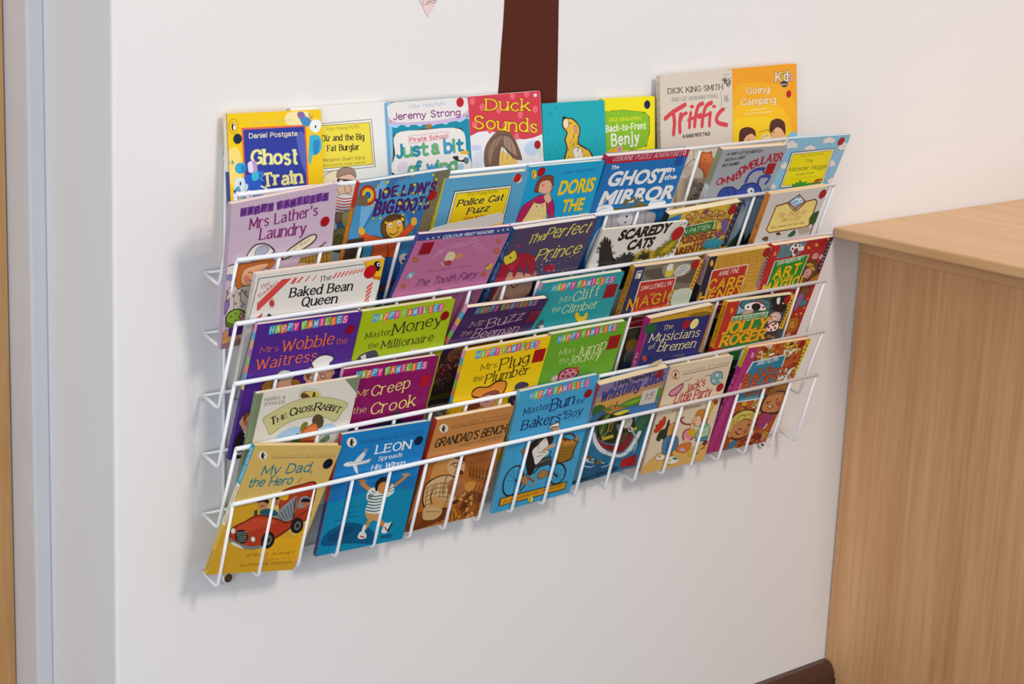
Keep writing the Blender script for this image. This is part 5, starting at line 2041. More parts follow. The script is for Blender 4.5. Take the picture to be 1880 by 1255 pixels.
book([[0.999112, -0.04187, 0.004797, 0.601932], [-0.012023, -0.392281, -0.919767, -0.017708], [0.040392, 0.918892, -0.392436, -0.128555], [0.0, 0.0, 0.0, 1.0]], 0.1265, 0.1586, 0.009, 'd9b53e', '2a7cb4', 'f0e4c4', 'crowded yellow cartoon paperback with a green name panel, partly behind the white cat book', 'third', """
r 11 90 c8803c/b8502c/d8a05c/e0c05a/8a4a68/caa040 14 34 0.7 109 768 636 785 635 668 633 477 320 510 151 688
e 4a2c1c 179 748 29 -4 11 -24
e d89a5c 179 748 24 -4 9 -20
l 3a2418 9 167 744 184 736 195 742
e 4a2c1c 306 737 29 -4 11 -24
e d89a5c 306 737 24 -4 9 -20
l 3a2418 9 294 734 311 725 322 731
e 4a2c1c 357 748 29 -4 11 -24
e d89a5c 357 748 24 -4 9 -20
l 3a2418 9 345 744 362 736 373 742
e 4a2c1c 467 731 30 -5 11 -24
e d89a5c 467 731 25 -4 10 -20
l 3a2418 9 455 727 472 719 483 725
e 4a2c1c 424 700 29 -5 11 -24
e d89a5c 424 700 25 -4 9 -20
l 3a2418 9 412 697 430 688 441 694
p 2c7cba 5 770 100 787 108 745 -4 740
p 2a2a2e 586 793 634 795 631 473 585 480
e 5a5a9c 606 757 11 -2 5 -11
e 5a5a9c 605 715 11 -2 5 -11
e 5a5a9c 605 672 11 -2 5 -11
e 5a5a9c 604 630 11 -2 5 -11
e 5a5a9c 604 587 11 -2 5 -11
e 5a5a9c 604 544 11 -2 5 -11
p e0e0c0 55 680 439 689 451 600 77 607
p 1f7c36 64 676 432 683 441 606 81 612
t|BRIAN PATTEN|n|eef0e4|85 626 405 633 32|||1.3|
t|IMPOSSIBLE|b|7a3418|85 550 473 561 61|c88a4c:7|||
t|PARENTS|b|7a3418|127 468 417 484 55|c88a4c:8|||
p 2e8ea6 415 513 439 547 521 543 586 504 555 471 443 490
k 2e8ea6 12 560 486 580 479
k 2e8ea6 12 508 541 513 549
k 2e8ea6 12 501 485 507 465
k 2e8ea6 12 551 521 570 524
k 2e8ea6 12 439 535 420 544
k 2e8ea6 12 550 476 571 463
k 2e8ea6 12 463 541 450 555
k 2e8ea6 12 460 490 444 479
k 2e8ea6 12 440 537 419 547
k 2e8ea6 12 424 511 399 510
k 2e8ea6 12 494 540 494 558
k 2e8ea6 12 552 478 578 463
k 2e8ea6 12 474 541 464 557
k 2e8ea6 12 426 519 399 523
k 2e8ea6 12 578 502 597 501
k 2e8ea6 12 575 500 593 498
k 2e8ea6 12 423 511 408 511
k 2e8ea6 12 548 475 574 458
k 2e8ea6 12 511 540 517 550
k 2e8ea6 12 442 540 425 550
k 2e8ea6 12 433 528 409 535
k 2e8ea6 12 455 490 444 483
k 2e8ea6 12 573 498 600 494
k 2e8ea6 12 432 504 417 502
k 2e8ea6 12 476 488 470 479
k 2e8ea6 12 552 521 570 524
k 2e8ea6 12 499 540 502 557
k 2e8ea6 12 446 492 436 487
k 2e8ea6 12 437 500 415 496
k 2e8ea6 12 489 540 488 552
k 2e8ea6 12 570 510 590 510
k 2e8ea6 12 471 488 463 480
k 2e8ea6 12 525 536 539 547
k 2e8ea6 12 545 524 561 528
k 2e8ea6 12 473 488 465 478
k 2e8ea6 12 514 482 526 465
k 2e8ea6 12 462 542 447 556
k 2e8ea6 12 429 522 409 526
k 2e8ea6 12 470 488 463 482
k 2e8ea6 12 467 488 457 480
c 6a5a9c 495 671 552 671 579 591 546 587""", spans=[(0, 1, '202428')], dots=[('a01420', 110.9, 148.8, 6.7, 0)])

book([[0.999883, -0.015218, -0.00143, 0.770967], [-0.006385, -0.330898, -0.943645, -0.028765], [0.013887, 0.943544, -0.330956, -0.130441], [0.0, 0.0, 0.0, 1.0]], 0.1097, 0.1670, 0.008, 'd2cdc8', 'e08a3c', 'f0cfa0', 'pale grey paperback with a cream plaque and little diamond picture, third row', 'third', """
p 7c4a20 88 749 191 761 260 707 292 691 319 700 370 749 460 756 493 727 496 554 462 546 115 548 72 576
p f0d880 98 739 192 750 261 698 297 681 326 690 379 740 459 746 481 726 482 562 452 555 114 557 83 577
p 7c4a20 279 808 371 747 291 694 191 761
p 7fb0d4 283 797 355 749 285 706 207 759
l e8eef2 19 231 754 272 772 326 761
l e8eef2 19 254 733 297 746 340 746
l e8eef2 19 256 779 303 760 306 778
c c89aa0 259 723 275 739 300 713
t|The Thing-on-|i|bf6a52|137 657 422 655 32||||
t|Two-Legs|i|bf6a52|179 619 372 616 32||||
t|Diana Hendry and Sue Heap|i|3a3428|112 580 433 581 15|||1.2|
c 2f5a30 469 609 490 645 540 657 569 626 562 589 525 560 487 574
l 4a3a28 17 533 583 535 487
c b8a898 400 533 441 551 511 538 519 508 441 499
c 2f5a30 313 506 338 531 364 542 381 507 344 493
e e0b088 212 524 20 -2 8 -16
c 2a241c 187 531 196 544 223 538 233 524
c 6a4a30 66 509 82 526 121 521 122 493
c 8a7a6a 172 477 185 489 211 486""", spans=[(0, 1, 'e0883c')], spine_text=[('THE THING-ON-TWO-LEGS', '2a241c', 0.2, 0.9)], dots=[('a81420', 102.5, 156.5, 6.6, 0)])

book([[0.999756, 0.016542, -0.014622, 0.01468], [-0.009344, -0.283005, -0.959073, -0.031488], [-0.020003, 0.958976, -0.282782, -0.191292], [0.0, 0.0, 0.0, 1.0]], 0.1289, 0.1578, 0.005, '54298c', '4a2585', 'efe3cc', 'purple paperback with orange lettering and white chef hats, left end of the fourth row', 'fourth', """
B 0 74 720 560 732 53
t|Mrs|Q|e8703a|46 623 158 621 31|||0.6|
t|Wobble|Q|e8703a|180 611 495 616 63||0.04|0.75|
t|the|Q|e8703a|517 611 588 611 32|||0.6|
t|Waitress|Q|e8703a|43 526 409 531 60||0.04|0.75|
o eeb48e 369 459 389 495 491 485 534 460 546 380 489 357 393 379
e d88a70 426 428 17 -2 2 -8
e e8a888 543 443 12 -2 4 -18
e e8a888 369 436 12 -2 4 -18
o a06a30 371 451 384 484 434 481 399 455 392 418
e 4a3a38 409 429 19 -3 4 -14
e f0c8a8 409 429 14 -2 3 -10
e 4a3a38 484 426 19 -3 4 -15
e f0c8a8 484 426 15 -2 3 -10
o 5a4a58 415 475 392 503 386 526 424 556 472 559 523 540 529 515 512 498 519 470 444 472
o efebe6 418 479 397 506 392 523 429 550 474 553 517 537 522 517 505 501 513 474 443 478
o eab292 201 437 253 453 295 432 302 384 269 350 207 375
o ccd6c4 166 454 182 482 210 499 252 493 289 471 291 446 239 443
l 8a9a88 7 172 457 237 454 288 459
o a8742c 101 421 126 448 175 445 195 400 166 381 124 387
o a8742c 286 433 323 431 348 401 335 379 300 392
l 6a4414 7 119 411 148 422 183 409
o eab08e 16 224 26 263 67 269 109 244 128 158 81 148 43 172
e d87a68 55 211 19 -3 4 -16
o 9a5a24 30 245 35 274 72 274 95 252 57 258 46 225
e eab08e 21 220 10 -2 3 -16
c 1c181c 6 77 11 135 40 172 94 145 148 71 155 9 23 26
p eee8e0 46 171 76 160 77 112 60 133
p 1c181c 49 159 63 148 75 155 79 136 64 145 55 137
o e8e4dc 64 310 68 345 87 342 98 293 80 290
p 3a9030 41 68 148 71 156 33 42 48
o e0d8c8 38 38 69 39 86 18 48 21
c 1c181c 36 20 91 20 97 -5 38 -1""", spans=[(0, 0.06, 'e8a0c0'), (0.06, 0.12, '5ab0d0'), (0.12, 0.18, 'f0b060'), (0.18, 0.24, 'c070b0'), (0.24, 0.3, '80c060'), (0.3, 0.36, 'e88060'), (0.36, 0.42, '60a8d8'), (0.42, 0.48, 'e8d060')], dots=[('8c0c20', 117.7, 138.1, 5.6, 0)])

book([[0.999943, 5.9e-05, -0.010655, 0.14772], [-0.010154, -0.297946, -0.954529, -0.029759], [-0.003231, 0.954583, -0.297929, -0.193157], [0.0, 0.0, 0.0, 1.0]], 0.1236, 0.1571, 0.005, 'a9be16', '98aa14', 'efe3cc', 'lime green paperback with dark serif lettering, fourth row right of the purple one', 'fourth', """
B 0 76 707 550 715 53
t|Master|Q|3c3626|57 615 224 620 35|||0.6|
t|Money|Q|3c3626|234 611 560 633 65||0.04|0.7|
t|the|Q|3c3626|89 550 156 551 30|||0.6|
t|Millionaire|Q|3c3626|179 536 530 534 45||0.04|0.7|
c 4a4458 34 461 39 508 81 529 150 530 183 457 104 438
p d8d0cc 53 509 83 521 109 453 87 452
c e4b8a4 381 459 392 498 427 501 469 478 469 445
l 6a4038 7 391 470 403 492
l 6a4038 7 408 471 419 498
l 6a4038 7 433 463 443 490
c d88a80 441 450 483 460 512 423 460 414""", spans=[(0, 0.06, 'e8a0c0'), (0.06, 0.12, '5ab0d0'), (0.12, 0.18, 'f0b060'), (0.18, 0.24, 'c070b0'), (0.24, 0.3, '80c060'), (0.3, 0.36, 'e88060'), (0.36, 0.42, '60a8d8'), (0.42, 0.48, 'e8d060')], dots=[('900c18', 114.5, 136.8, 5.6, 0)])

book([[0.999271, 0.037898, -0.004645, 0.273428], [0.016542, -0.539378, -0.841901, -0.006419], [-0.034411, 0.84121, -0.539612, -0.183923], [0.0, 0.0, 0.0, 1.0]], 0.1203, 0.1556, 0.006, '44215f', '3a1c54', 'efe3cc', 'dark plum paperback leaning far forward with pale lettering, fourth row centre', 'fourth', """
B 2 69 716 525 732 57
t|Mr|Q|cdaab2|92 620 196 628 42|||0.6|
t|Buzz|Q|cdaab2|226 597 478 636 74||0.04|0.7|
t|the|Q|cdaab2|59 555 136 562 36|||0.6|
t|Beeman|Q|cdaab2|157 526 493 523 68||0.04|0.7|
p 3c2824 -11 412 179 465 396 494 535 181 295 3 123 -3
c a86844 67 461 89 508 155 509 326 514 392 485 364 448 221 458 141 430
c 8a5438 69 370 44 434 88 458 152 428 178 363 127 350
l 2a1814 12 72 400 101 415 149 398
l 2a1814 12 94 376 139 364
c 6a2026 26 325 91 346 178 363 216 275 146 245 95 159 74 163
e d8c8b8 50 338 4 -1 2 -4
e d8c8b8 83 329 4 -1 2 -4
e d8c8b8 34 315 4 -1 2 -4
e d8c8b8 215 251 4 -1 2 -5
e d8c8b8 155 311 4 -1 2 -5
e d8c8b8 115 313 4 -1 2 -4
e d8c8b8 39 340 4 -1 2 -4
e d8c8b8 88 260 4 -1 2 -5
e d8c8b8 198 253 4 -1 2 -5
e d8c8b8 161 313 4 -1 2 -5
e d8c8b8 91 286 4 -1 2 -4
e d8c8b8 182 251 4 -1 2 -5
e d8c8b8 170 321 4 -1 2 -4
e d8c8b8 149 273 4 -1 2 -5
e d8c8b8 104 323 4 -1 2 -4
e d8c8b8 94 332 4 -1 2 -4
e d8c8b8 221 244 4 -1 2 -5
e d8c8b8 118 310 4 -1 2 -4
e d8c8b8 201 273 4 -1 2 -5
e d8c8b8 210 247 4 -1 2 -5
e d8c8b8 117 301 4 -1 2 -4
e d8c8b8 135 296 4 -1 2 -5
e d8c8b8 46 321 4 -1 2 -4
e d8c8b8 155 327 4 -1 2 -4
e d8c8b8 41 294 4 -1 2 -4
e d8c8b8 80 296 4 -1 2 -4
e d0b8a8 99 207 4 -1 2 -5
e d0b8a8 145 210 4 -1 2 -5
e d0b8a8 87 219 4 -1 2 -5
e d0b8a8 112 209 4 -1 2 -5
e d0b8a8 104 176 4 -1 2 -5
e d0b8a8 93 192 4 -1 2 -5
e d0b8a8 132 219 4 -1 2 -5
e d0b8a8 53 222 4 -1 2 -5
e d0b8a8 140 180 4 -1 2 -5
e d0b8a8 75 211 4 -1 2 -5
e d0b8a8 74 202 4 -1 2 -5
e d0b8a8 71 186 4 -1 2 -5
e d0b8a8 167 151 4 -1 2 -5
e d0b8a8 151 153 4 -1 2 -5
e d0b8a8 51 218 4 -1 2 -5
e d0b8a8 167 164 4 -1 2 -5
c 2a1c1a 140 256 172 302 221 284 246 165 165 137
c 5a3a28 125 248 161 252 191 195 167 179
p 6c6620 92 85 276 92 289 50 104 43
l 3a3414 12 165 64 199 74 229 52""", spans=[(0, 0.06, 'e8a0c0'), (0.06, 0.12, '5ab0d0'), (0.12, 0.18, 'f0b060'), (0.18, 0.24, 'c070b0'), (0.24, 0.3, '80c060'), (0.3, 0.36, 'e88060'), (0.36, 0.42, '60a8d8'), (0.42, 0.48, 'e8d060')], dots=[('7c1a3c', 110.9, 129.1, 9.0, 1)])

book([[0.999988, -0.001719, -0.004528, 0.39662], [-0.004843, -0.354873, -0.934902, -0.024379], [-0.0, 0.934913, -0.354877, -0.192156], [0.0, 0.0, 0.0, 1.0]], 0.1270, 0.1612, 0.006, '299ba2', '248a90', 'efe3cc', 'turquoise paperback with pale lettering and a small yellow duck, fourth row', 'fourth', """
B 0 78 735 565 735 56
t|Ms|Q|d8e0a8|177 654 261 660 35|||0.6|
t|Cliff|Q|d8e0a8|279 644 479 665 67||0.04|0.65|
t|the|Q|d8e0a8|138 594 204 598 31|||0.6|
t|Climber|Q|d8e0a8|222 573 500 577 53||0.04|0.65|
c e8c020 347 532 341 560 361 562 379 541 411 527 427 552 442 545 449 508 420 490 380 501
l b8781c 11 392 496 393 481
l b8781c 11 420 492 428 476
e d87820 338 549 9 -1 2 -5
c 4a5a5c 45 518 80 556 101 540 112 499 148 484 112 472 77 486
c c8d0d0 78 508 100 518 124 492 109 481""", spans=[(0, 0.06, 'e8a0c0'), (0.06, 0.12, '5ab0d0'), (0.12, 0.18, 'f0b060'), (0.18, 0.24, 'c070b0'), (0.24, 0.3, '80c060'), (0.3, 0.36, 'e88060'), (0.36, 0.42, '60a8d8'), (0.42, 0.48, 'e8d060')], dots=[('9c0c1c', 113.7, 136.2, 9.0, 1)])

book([[0.99983, 0.016786, -0.007604, 0.542002], [-0.00196, -0.31339, -0.949622, -0.028956], [-0.018323, 0.949476, -0.313304, -0.191144], [0.0, 0.0, 0.0, 1.0]], 0.1154, 0.1592, 0.008, '7a6f62', '243258', 'f0d8b4', 'brown paperback with a navy edge and a red panel of orange lettering, fourth row', 'fourth', """
c 5c5248 87 755 190 770 576 757 570 641 408 650 163 703
c 948878 239 783 465 777 474 705 302 688
p 24325c -2 797 78 792 97 454 0 466
p e4ddd0 22 768 65 770 66 715 22 718
p 24325c 31 761 60 763 59 723 29 723
c e8e0d0 38 729 36 747 50 754 63 736 59 725
c d8c040 282 708 274 753 309 776 342 737 329 703
c e8e0d0 270 762 282 787 317 784 321 748 290 742
c cfc8b8 352 727 379 768 457 769 481 740 442 700 376 698
l 6a8a98 11 371 734 428 732 456 747
l 6a8a98 11 368 716 413 716
l 6a8a98 11 387 750 440 758
p e8a222 549 793 583 794 568 542 534 546
e 3a2a18 570 758 6 -1 4 -8
e 3a2a18 568 734 6 -1 4 -8
e 3a2a18 566 710 6 -1 4 -8
e 3a2a18 564 686 6 -1 4 -8
e 3a2a18 562 662 6 -1 4 -8
e 3a2a18 560 638 6 -1 4 -9
e 3a2a18 558 614 6 -1 4 -9
e 3a2a18 556 589 6 -1 4 -9
e 3a2a18 554 565 6 -1 4 -9
p e8d0c4 75 693 387 692 394 499 394 417 85 455
p b92f28 86 685 379 684 384 500 386 423 95 459
t|SAM LLEWELLYN|n|f4ecdf|104 630 357 638 29|||1.2|
t|THE|b|e8a82c|200 582 245 586 13||||
t|MAGIC|Z|dd9c24|39 507 433 532 67|7a2a14:10|||
t|BOATHOUSE|b|e05028|83 460 412 470 31|f0c040:8|||
c c9ceb4 433 485 406 587 519 602 574 569 569 487
p 7c1a24 91 441 240 438 247 370 99 369
t|ILLUSTRATED|n|d8c0b0|117 404 230 410 11||||
p e0c8b8 98 375 246 374 247 368 99 367
p 4c4034 99 367 247 368 322 53 139 65
c 6a5c4c 134 348 200 349 200 294 158 291
c c89030 144 229 150 283 204 285 243 243 228 200 185 196
e c89070 194 222 26 -4 9 -23
c 9a948c 158 154 162 200 228 200 272 120 181 124
l 4a4a50 11 154 187 237 183
l 4a4a50 11 160 172 243 167
l 4a4a50 11 166 156 250 152
l 4a4a50 11 172 140 256 136
c 4a6488 164 126 260 122 272 64 182 68""", spans=[(0, 0.5, 'd89028'), (0.5, 1, '24345e')], spine_text=[('SPRINTERS', '3a2a18', 0.04, 0.44), ('SAM LLEWELLYN', 'b8c0d0', 0.55, 0.97)], dots=[('a81624', 103.3, 152.6, 6.4, 0)])

book([[0.999965, -0.007658, -0.00322, 0.673791], [-0.005382, -0.301944, -0.953311, -0.029675], [0.006329, 0.953295, -0.301974, -0.19341], [0.0, 0.0, 0.0, 1.0]], 0.1139, 0.1593, 0.009, 'cf9a3a', '1b2038', 'f0d4a4', 'tan paperback with a navy edge and a red panel of yellow lettering, fourth row', 'fourth', """
l a87424 7 95 778 86 744 114 704
l a87424 7 165 778 156 742 185 702
l a87424 7 235 777 227 740 256 700
l a87424 7 306 776 299 738 328 698
l a87424 7 378 776 371 736 400 696
l a87424 7 450 775 443 735 473 694
l a87424 7 82 780 507 782
l a87424 7 85 764 508 763
l a87424 7 87 747 509 745
l a87424 7 89 731 509 726
l a87424 7 91 714 510 708
l a87424 7 392 686 537 686
l a87424 7 397 658 539 658
l a87424 7 402 630 542 630
l a87424 7 407 602 545 602
l a87424 7 412 573 547 574
p 1b2038 -8 798 66 798 65 470 6 474
o e0a830 17 743 21 774 43 762 51 730 35 728
p a07876 535 795 576 795 567 478 522 540 515 652
e 2a1c1c 557 757 6 -1 4 -9
e 2a1c1c 556 733 6 -1 4 -9
e 2a1c1c 556 709 6 -1 4 -9
e 2a1c1c 555 686 6 -1 4 -9
e 2a1c1c 555 662 6 -1 4 -9
e 2a1c1c 554 638 6 -1 4 -9
e 2a1c1c 554 614 6 -1 4 -9
e 2a1c1c 554 590 6 -1 4 -9
e 2a1c1c 553 565 6 -1 4 -9
p e8d0c4 56 698 388 700 395 497 404 407 65 456
p bb2c26 68 691 380 692 384 503 393 418 73 464
t|ANNE FINE|n|f4ecdf|132 646 312 651 32|||1.2|
t|CARE|Z|e3a51c|74 553 378 546 71|6a3010:10||1.2|
t|OF|Z|3a2418|191 533 235 539 20||||
t|HENRY|Z|e3a51c|20 477 413 476 63|6a3010:12||1.2|
p 8c1a26 206 429 294 430 306 372 217 374
t|ILL. BY|n|e0c8c0|222 403 290 406 9||||
p c8922c 217 374 306 372 319 314 222 320
c 1c1a18 196 323 295 313 339 236 300 128 223 113
o a83a28 237 195 277 198 300 128 241 129""", spans=[(0, 0.25, 'b89090'), (0.25, 1, '16192c')], spine_text=[('JIM JAY', 'd8d4d0', 0.5, 0.75), ('SPRINTERS', '3a2a28', 0.04, 0.24)], dots=[('a01420', 104.9, 152.8, 6.6, 0)])

book([[0.999993, 0.000599, -0.003796, 0.786318], [-0.003388, -0.328817, -0.944388, -0.027063], [-0.001814, 0.944394, -0.328812, -0.192452], [0.0, 0.0, 0.0, 1.0]], 0.1147, 0.1623, 0.008, 'b4282c', 'c8202a', 'f0dcc0', 'red paperback with a green panel of yellow lettering, right end of the fourth row', 'fourth', """
p c3202a 0 812 67 814 57 464 -14 474
o e88a28 23 740 26 772 47 759 51 740 37 731
p 5f8088 66 812 316 812 307 754 278 714 61 710
l 3a5258 7 115 812 136 730
l 3a5258 7 182 811 203 730
l 8a1c24 11 356 810 367 711
l 8a1c24 11 435 808 454 693
l 8a1c24 12 495 805 509 701
p b4282c 346 775 360 762 379 759 369 751 380 737 361 746 349 741 346 754 327 765 345 763
p e8b828 348 771 359 760 373 758 367 752 375 742 360 749 350 745 348 754 334 762 348 761
p b4282c 414 792 429 776 450 773 439 765 452 750 430 759 417 754 414 768 394 780 413 778
p e8b828 416 786 428 775 444 772 436 766 446 754 429 762 419 757 417 768 401 777 416 776
p b4282c 512 815 523 804 539 801 531 795 539 784 524 792 514 787 512 798 497 806 511 806
p e8b828 514 811 522 803 534 801 528 797 535 788 523 793 516 790 514 798 502 804 513 804
p b4282c 119 823 130 812 145 809 137 803 146 793 130 800 121 795 119 806 105 814 118 814
p e8b828 121 819 129 811 140 809 135 804 141 796 130 801 123 798 121 806 110 812 121 812
o e8e4dc 164 770 186 804 236 798 291 785 310 746 263 744 235 762 248 717 225 705 196 745
e 1c1a1c 212 790 12 -1 5 -9
e 1c1a1c 194 767 10 -1 4 -8
e 1c1a1c 254 782 9 -1 3 -7
e 1c1a1c 223 738 8 -1 3 -6
e 1c1a1c 278 783 8 -1 3 -6
e 1c1a1c 211 714 9 -1 3 -7
o a8242c 213 757 243 765 250 731 234 726
p 1b2142 537 811 577 811 560 547 522 561
p e8e0d8 551 777 564 779 555 762
p e8e0d8 550 751 563 752 554 736
p e8e0d8 549 725 562 726 552 709
p e8e0d8 547 698 560 700 551 683
p e8e0d8 546 672 559 673 550 657
p e8e0d8 545 645 558 647 549 630
p e8e0d8 543 619 557 620 547 604
p e8e0d8 542 592 555 594 546 577
o 6a4420 372 585 375 636 432 659 493 637 531 580 539 528 487 512 419 491 385 539
o caa040 386 635 434 637 502 599 497 570 433 600
l 3a2410 12 382 584 379 629 419 646
l 3a2410 12 526 551 525 514 453 501
l 3a2410 12 418 609 477 609 510 583
o d89a94 404 559 411 595 456 593 484 557 462 522 423 531
l 4a2420 8 421 564 440 566
l 4a2420 8 438 540 457 541
o dca098 428 667 429 703 467 706 494 674 470 662
o dca098 498 666 505 691 538 683 527 648
l 7a3a38 8 445 672 454 693 483 675
o b0741c 498 510 545 534 569 546 569 486 533 461 435 459
p d8e0c8 57 695 386 706 378 511 391 450 62 493
p 1f8b2c 67 690 378 701 369 516 381 458 72 495
t|SAM McBRATNEY|n|f0efe4|94 658 338 676 29|||1.5|
t|ART|Z|f0c010|108 566 342 576 67|c86010:4||1.2|
t|YOU'RE|Z|f0c010|126 523 310 534 33|||1.1|
t|MAGIC!|Z|f0c010|41 466 411 488 59|c86010:4||1.2|
o 7a5430 440 428 469 469 528 432 520 388 475 379
o 8a6c94 439 293 435 399 470 409 500 368 471 289
o 2a8a90 486 317 515 358 549 331 522 304
p b4282c 478 264 490 251 508 247 499 241 510 227 492 236 480 231 478 244 461 254 478 253
p e8a028 480 260 490 250 503 247 497 241 505 231 491 238 482 234 480 244 467 252 479 251
p b4282c 522 265 534 253 552 249 543 242 554 229 536 237 524 233 522 245 505 255 521 254
p e8a028 524 261 534 251 547 249 541 243 549 232 535 240 526 236 524 245 511 254 523 253
p b4282c 540 368 550 359 563 356 557 350 565 340 550 347 541 343 540 353 526 361 539 360
p e8a028 541 365 549 357 559 355 554 351 560 344 549 349 543 346 541 353 532 359 541 359
p b4282c 533 304 544 292 560 289 552 283 561 271 545 279 535 275 533 286 517 294 531 294
p e8a028 535 300 543 291 555 288 549 284 556 275 544 281 537 277 534 286 523 293 534 292
o b87018 443 126 430 211 482 227 533 204 552 125 498 95
o e0a040 458 154 465 191 502 186 516 138
e 3a2410 480 166 6 -1 2 -5
e 3a2410 502 167 6 -1 2 -5
o d8a090 448 94 479 113 512 85 467 76""", spans=[(0, 1, 'c01c28')], dots=[('a01626', 99.1, 155.2, 6.2, 0)])

book([[0.999847, 0.003806, -0.017091, 0.014018], [-0.015326, -0.28186, -0.959333, -0.03529], [-0.008469, 0.959448, -0.281759, -0.258393], [0.0, 0.0, 0.0, 1.0]], 0.1282, 0.1550, 0.004, 'e4ddd0', '6f7f5c', 'f2dcc8', 'cream paperback with olive edge and an arched olive title banner, fifth row', 'fifth', """
p 7c8a68 -2 778 40 777 34 480 20 245 -46 258 -8 288
p 7f8b6a 542 775 643 776 641 675
t|MARKS &|s|4a4640|57 721 182 718 19||||
t|SPENCER|s|4a4640|56 695 185 689 18||||
e 8a8478 338 709 73 -12 10 -44
e e8e2d4 338 709 70 -11 10 -42
e 5a4a20 338 709 62 -10 7 -31
e d9c45a 344 711 57 -9 6 -27
c 6a4428 282 715 297 731 327 714 346 686 313 688
c 4a4020 353 685 356 728 368 720 372 685
c 8a9a3a 319 690 376 700 391 691 354 678
t|HIDDEN FOREST|s|7a7468|277 735 380 739 6||||
t|STORYTIME|s|7a7468|290 678 394 675 6||||
c b0ae82 67 616 107 643 176 674 260 697 350 699 473 677 597 623 572 567 540 519 475 552 412 570 345 577 275 573 203 549 135 510 102 560
c cfc98c 74 613 111 638 178 669 262 692 351 694 472 672 589 623 565 572 535 527 474 559 410 577 344 583 271 580 198 556 136 519 106 561
t|T|S|2e2a22|130 569 158 578 46||||
t|HE|S|2e2a22|167 581 220 601 30||||
t|C|S|2e2a22|239 602 273 610 45||||
t|R|S|2e2a22|278 609 304 614 34||||
t|O|S|2e2a22|308 613 333 615 33||||
t|S|S|2e2a22|338 615 356 616 32||||
t|S|S|2e2a22|357 616 372 617 32||||
t|R|S|2e2a22|386 612 426 609 45||||
t|A|S|2e2a22|426 609 457 604 33||||
t|B|S|2e2a22|460 604 481 598 33||||
t|B|S|2e2a22|485 597 506 590 33||||
t|I|S|2e2a22|511 588 518 585 34||||
t|T|S|2e2a22|521 583 554 570 34||||
c a8c6e0 177 491 222 521 297 533 332 489 277 449 184 459
c b4cce2 460 504 511 514 550 489 539 452 479 450
c e8e8e4 357 554 383 555 392 516 366 514
c 5c4834 386 555 394 579 415 586 445 570 463 535 460 504 436 496 402 514
c 7a7c30 321 497 322 535 341 553 363 540 359 516 336 501
c a84c1c 328 464 336 501 364 521 407 536 433 509 441 457 437 420 384 404 332 432
c e27a3a 335 465 341 494 369 514 407 529 427 507 434 461 428 431 378 418 337 438
c 5a7a3c 278 442 295 483 327 483 337 412 277 417
c 6a8a68 466 421 514 444 527 416 485 398
c a8382c 332 432 432 427 437 375 329 388""", spans=[(0, 1, '74845f')])

book([[0.999789, 0.016783, -0.011817, 0.123945], [-0.006771, -0.273806, -0.961761, -0.031151], [-0.019377, 0.961639, -0.273634, -0.25584], [0.0, 0.0, 0.0, 1.0]], 0.1263, 0.1598, 0.005, '8e1560', '7c1252', 'efe3cc', 'magenta paperback with cream lettering and a dull red square, fifth row', 'fifth', """
B 0 82 724 562 725 53
t|Mr|Q|efdc78|123 616 202 622 36|||0.6|
t|Creep|Q|efdc78|219 605 472 622 64||0.04|0.7|
t|the|Q|efdc78|122 514 208 514 33|||0.6|
t|Crook|Q|efdc78|243 490 541 500 70||0.04|0.7|
c 4a3a48 395 464 425 484 463 474 480 410 417 412
c 3a2c38 316 428 401 439 478 418 485 327 327 354""", spans=[(0, 0.06, 'e8a0c0'), (0.06, 0.12, '5ab0d0'), (0.12, 0.18, 'f0b060'), (0.18, 0.24, 'c070b0'), (0.24, 0.3, '80c060'), (0.3, 0.36, 'e88060'), (0.36, 0.42, '60a8d8'), (0.42, 0.48, 'e8d060')], dots=[('b0142c', 115.0, 129.7, 6.9, 1)])

book([[0.999931, -0.00934, -0.007183, 0.286169], [-0.009686, -0.304467, -0.952474, -0.033321], [0.006709, 0.952477, -0.304537, -0.258552], [0.0, 0.0, 0.0, 1.0]], 0.1248, 0.1633, 0.005, 'f3ca0c', 'd8b40c', 'efe3cc', 'yellow paperback with dark lettering and a woman in an orange hat, fifth row', 'fifth', """
B 0 80 749 548 749 57
t|Mrs|Q|3c3622|146 669 261 673 36|||0.6|
t|Plug|Q|3c3622|290 643 501 666 69||0.04|0.7|
t|the|Q|3c3622|112 599 182 604 33|||0.6|
t|Plumber|Q|3c3622|206 574 522 586 59||0.04|0.7|
c 4a2a14 134 501 127 544 164 561 234 551 284 574 342 572 377 547 377 491 340 454 261 460 178 484
o e8902c 139 507 136 539 169 554 241 543 291 566 342 566 370 545 367 497 333 463 259 469
o 8a4a2c 118 401 114 462 163 470 188 482 222 433 185 397 173 374
o 8a4a2c 205 488 246 510 313 511 342 480 286 473
o ecb0a0 194 464 205 488 281 491 322 466 320 424 278 406 226 420
e c8506c 254 453 18 -3 3 -9
l 3a2420 10 223 491 242 493
l 3a2420 10 271 491 290 491
o a82830 91 398 146 400 240 404 223 364 89 373
o 4a3a60 454 494 454 524 489 535 539 518 550 498 503 494
c 2c3c48 419 466 446 487 517 478 517 448 453 434
o b08a94 449 417 458 450 507 450 517 387 473 386
e 4a4450 479 429 23 -4 5 -15
o 38484c 422 439 453 434 457 389 434 402""", spans=[(0, 0.06, 'e8a0c0'), (0.06, 0.12, '5ab0d0'), (0.12, 0.18, 'f0b060'), (0.18, 0.24, 'c070b0'), (0.24, 0.3, '80c060'), (0.3, 0.36, 'e88060'), (0.36, 0.42, '60a8d8'), (0.42, 0.48, 'e8d060')], dots=[('a80c14', 113.5, 139.3, 8.4, 1)])

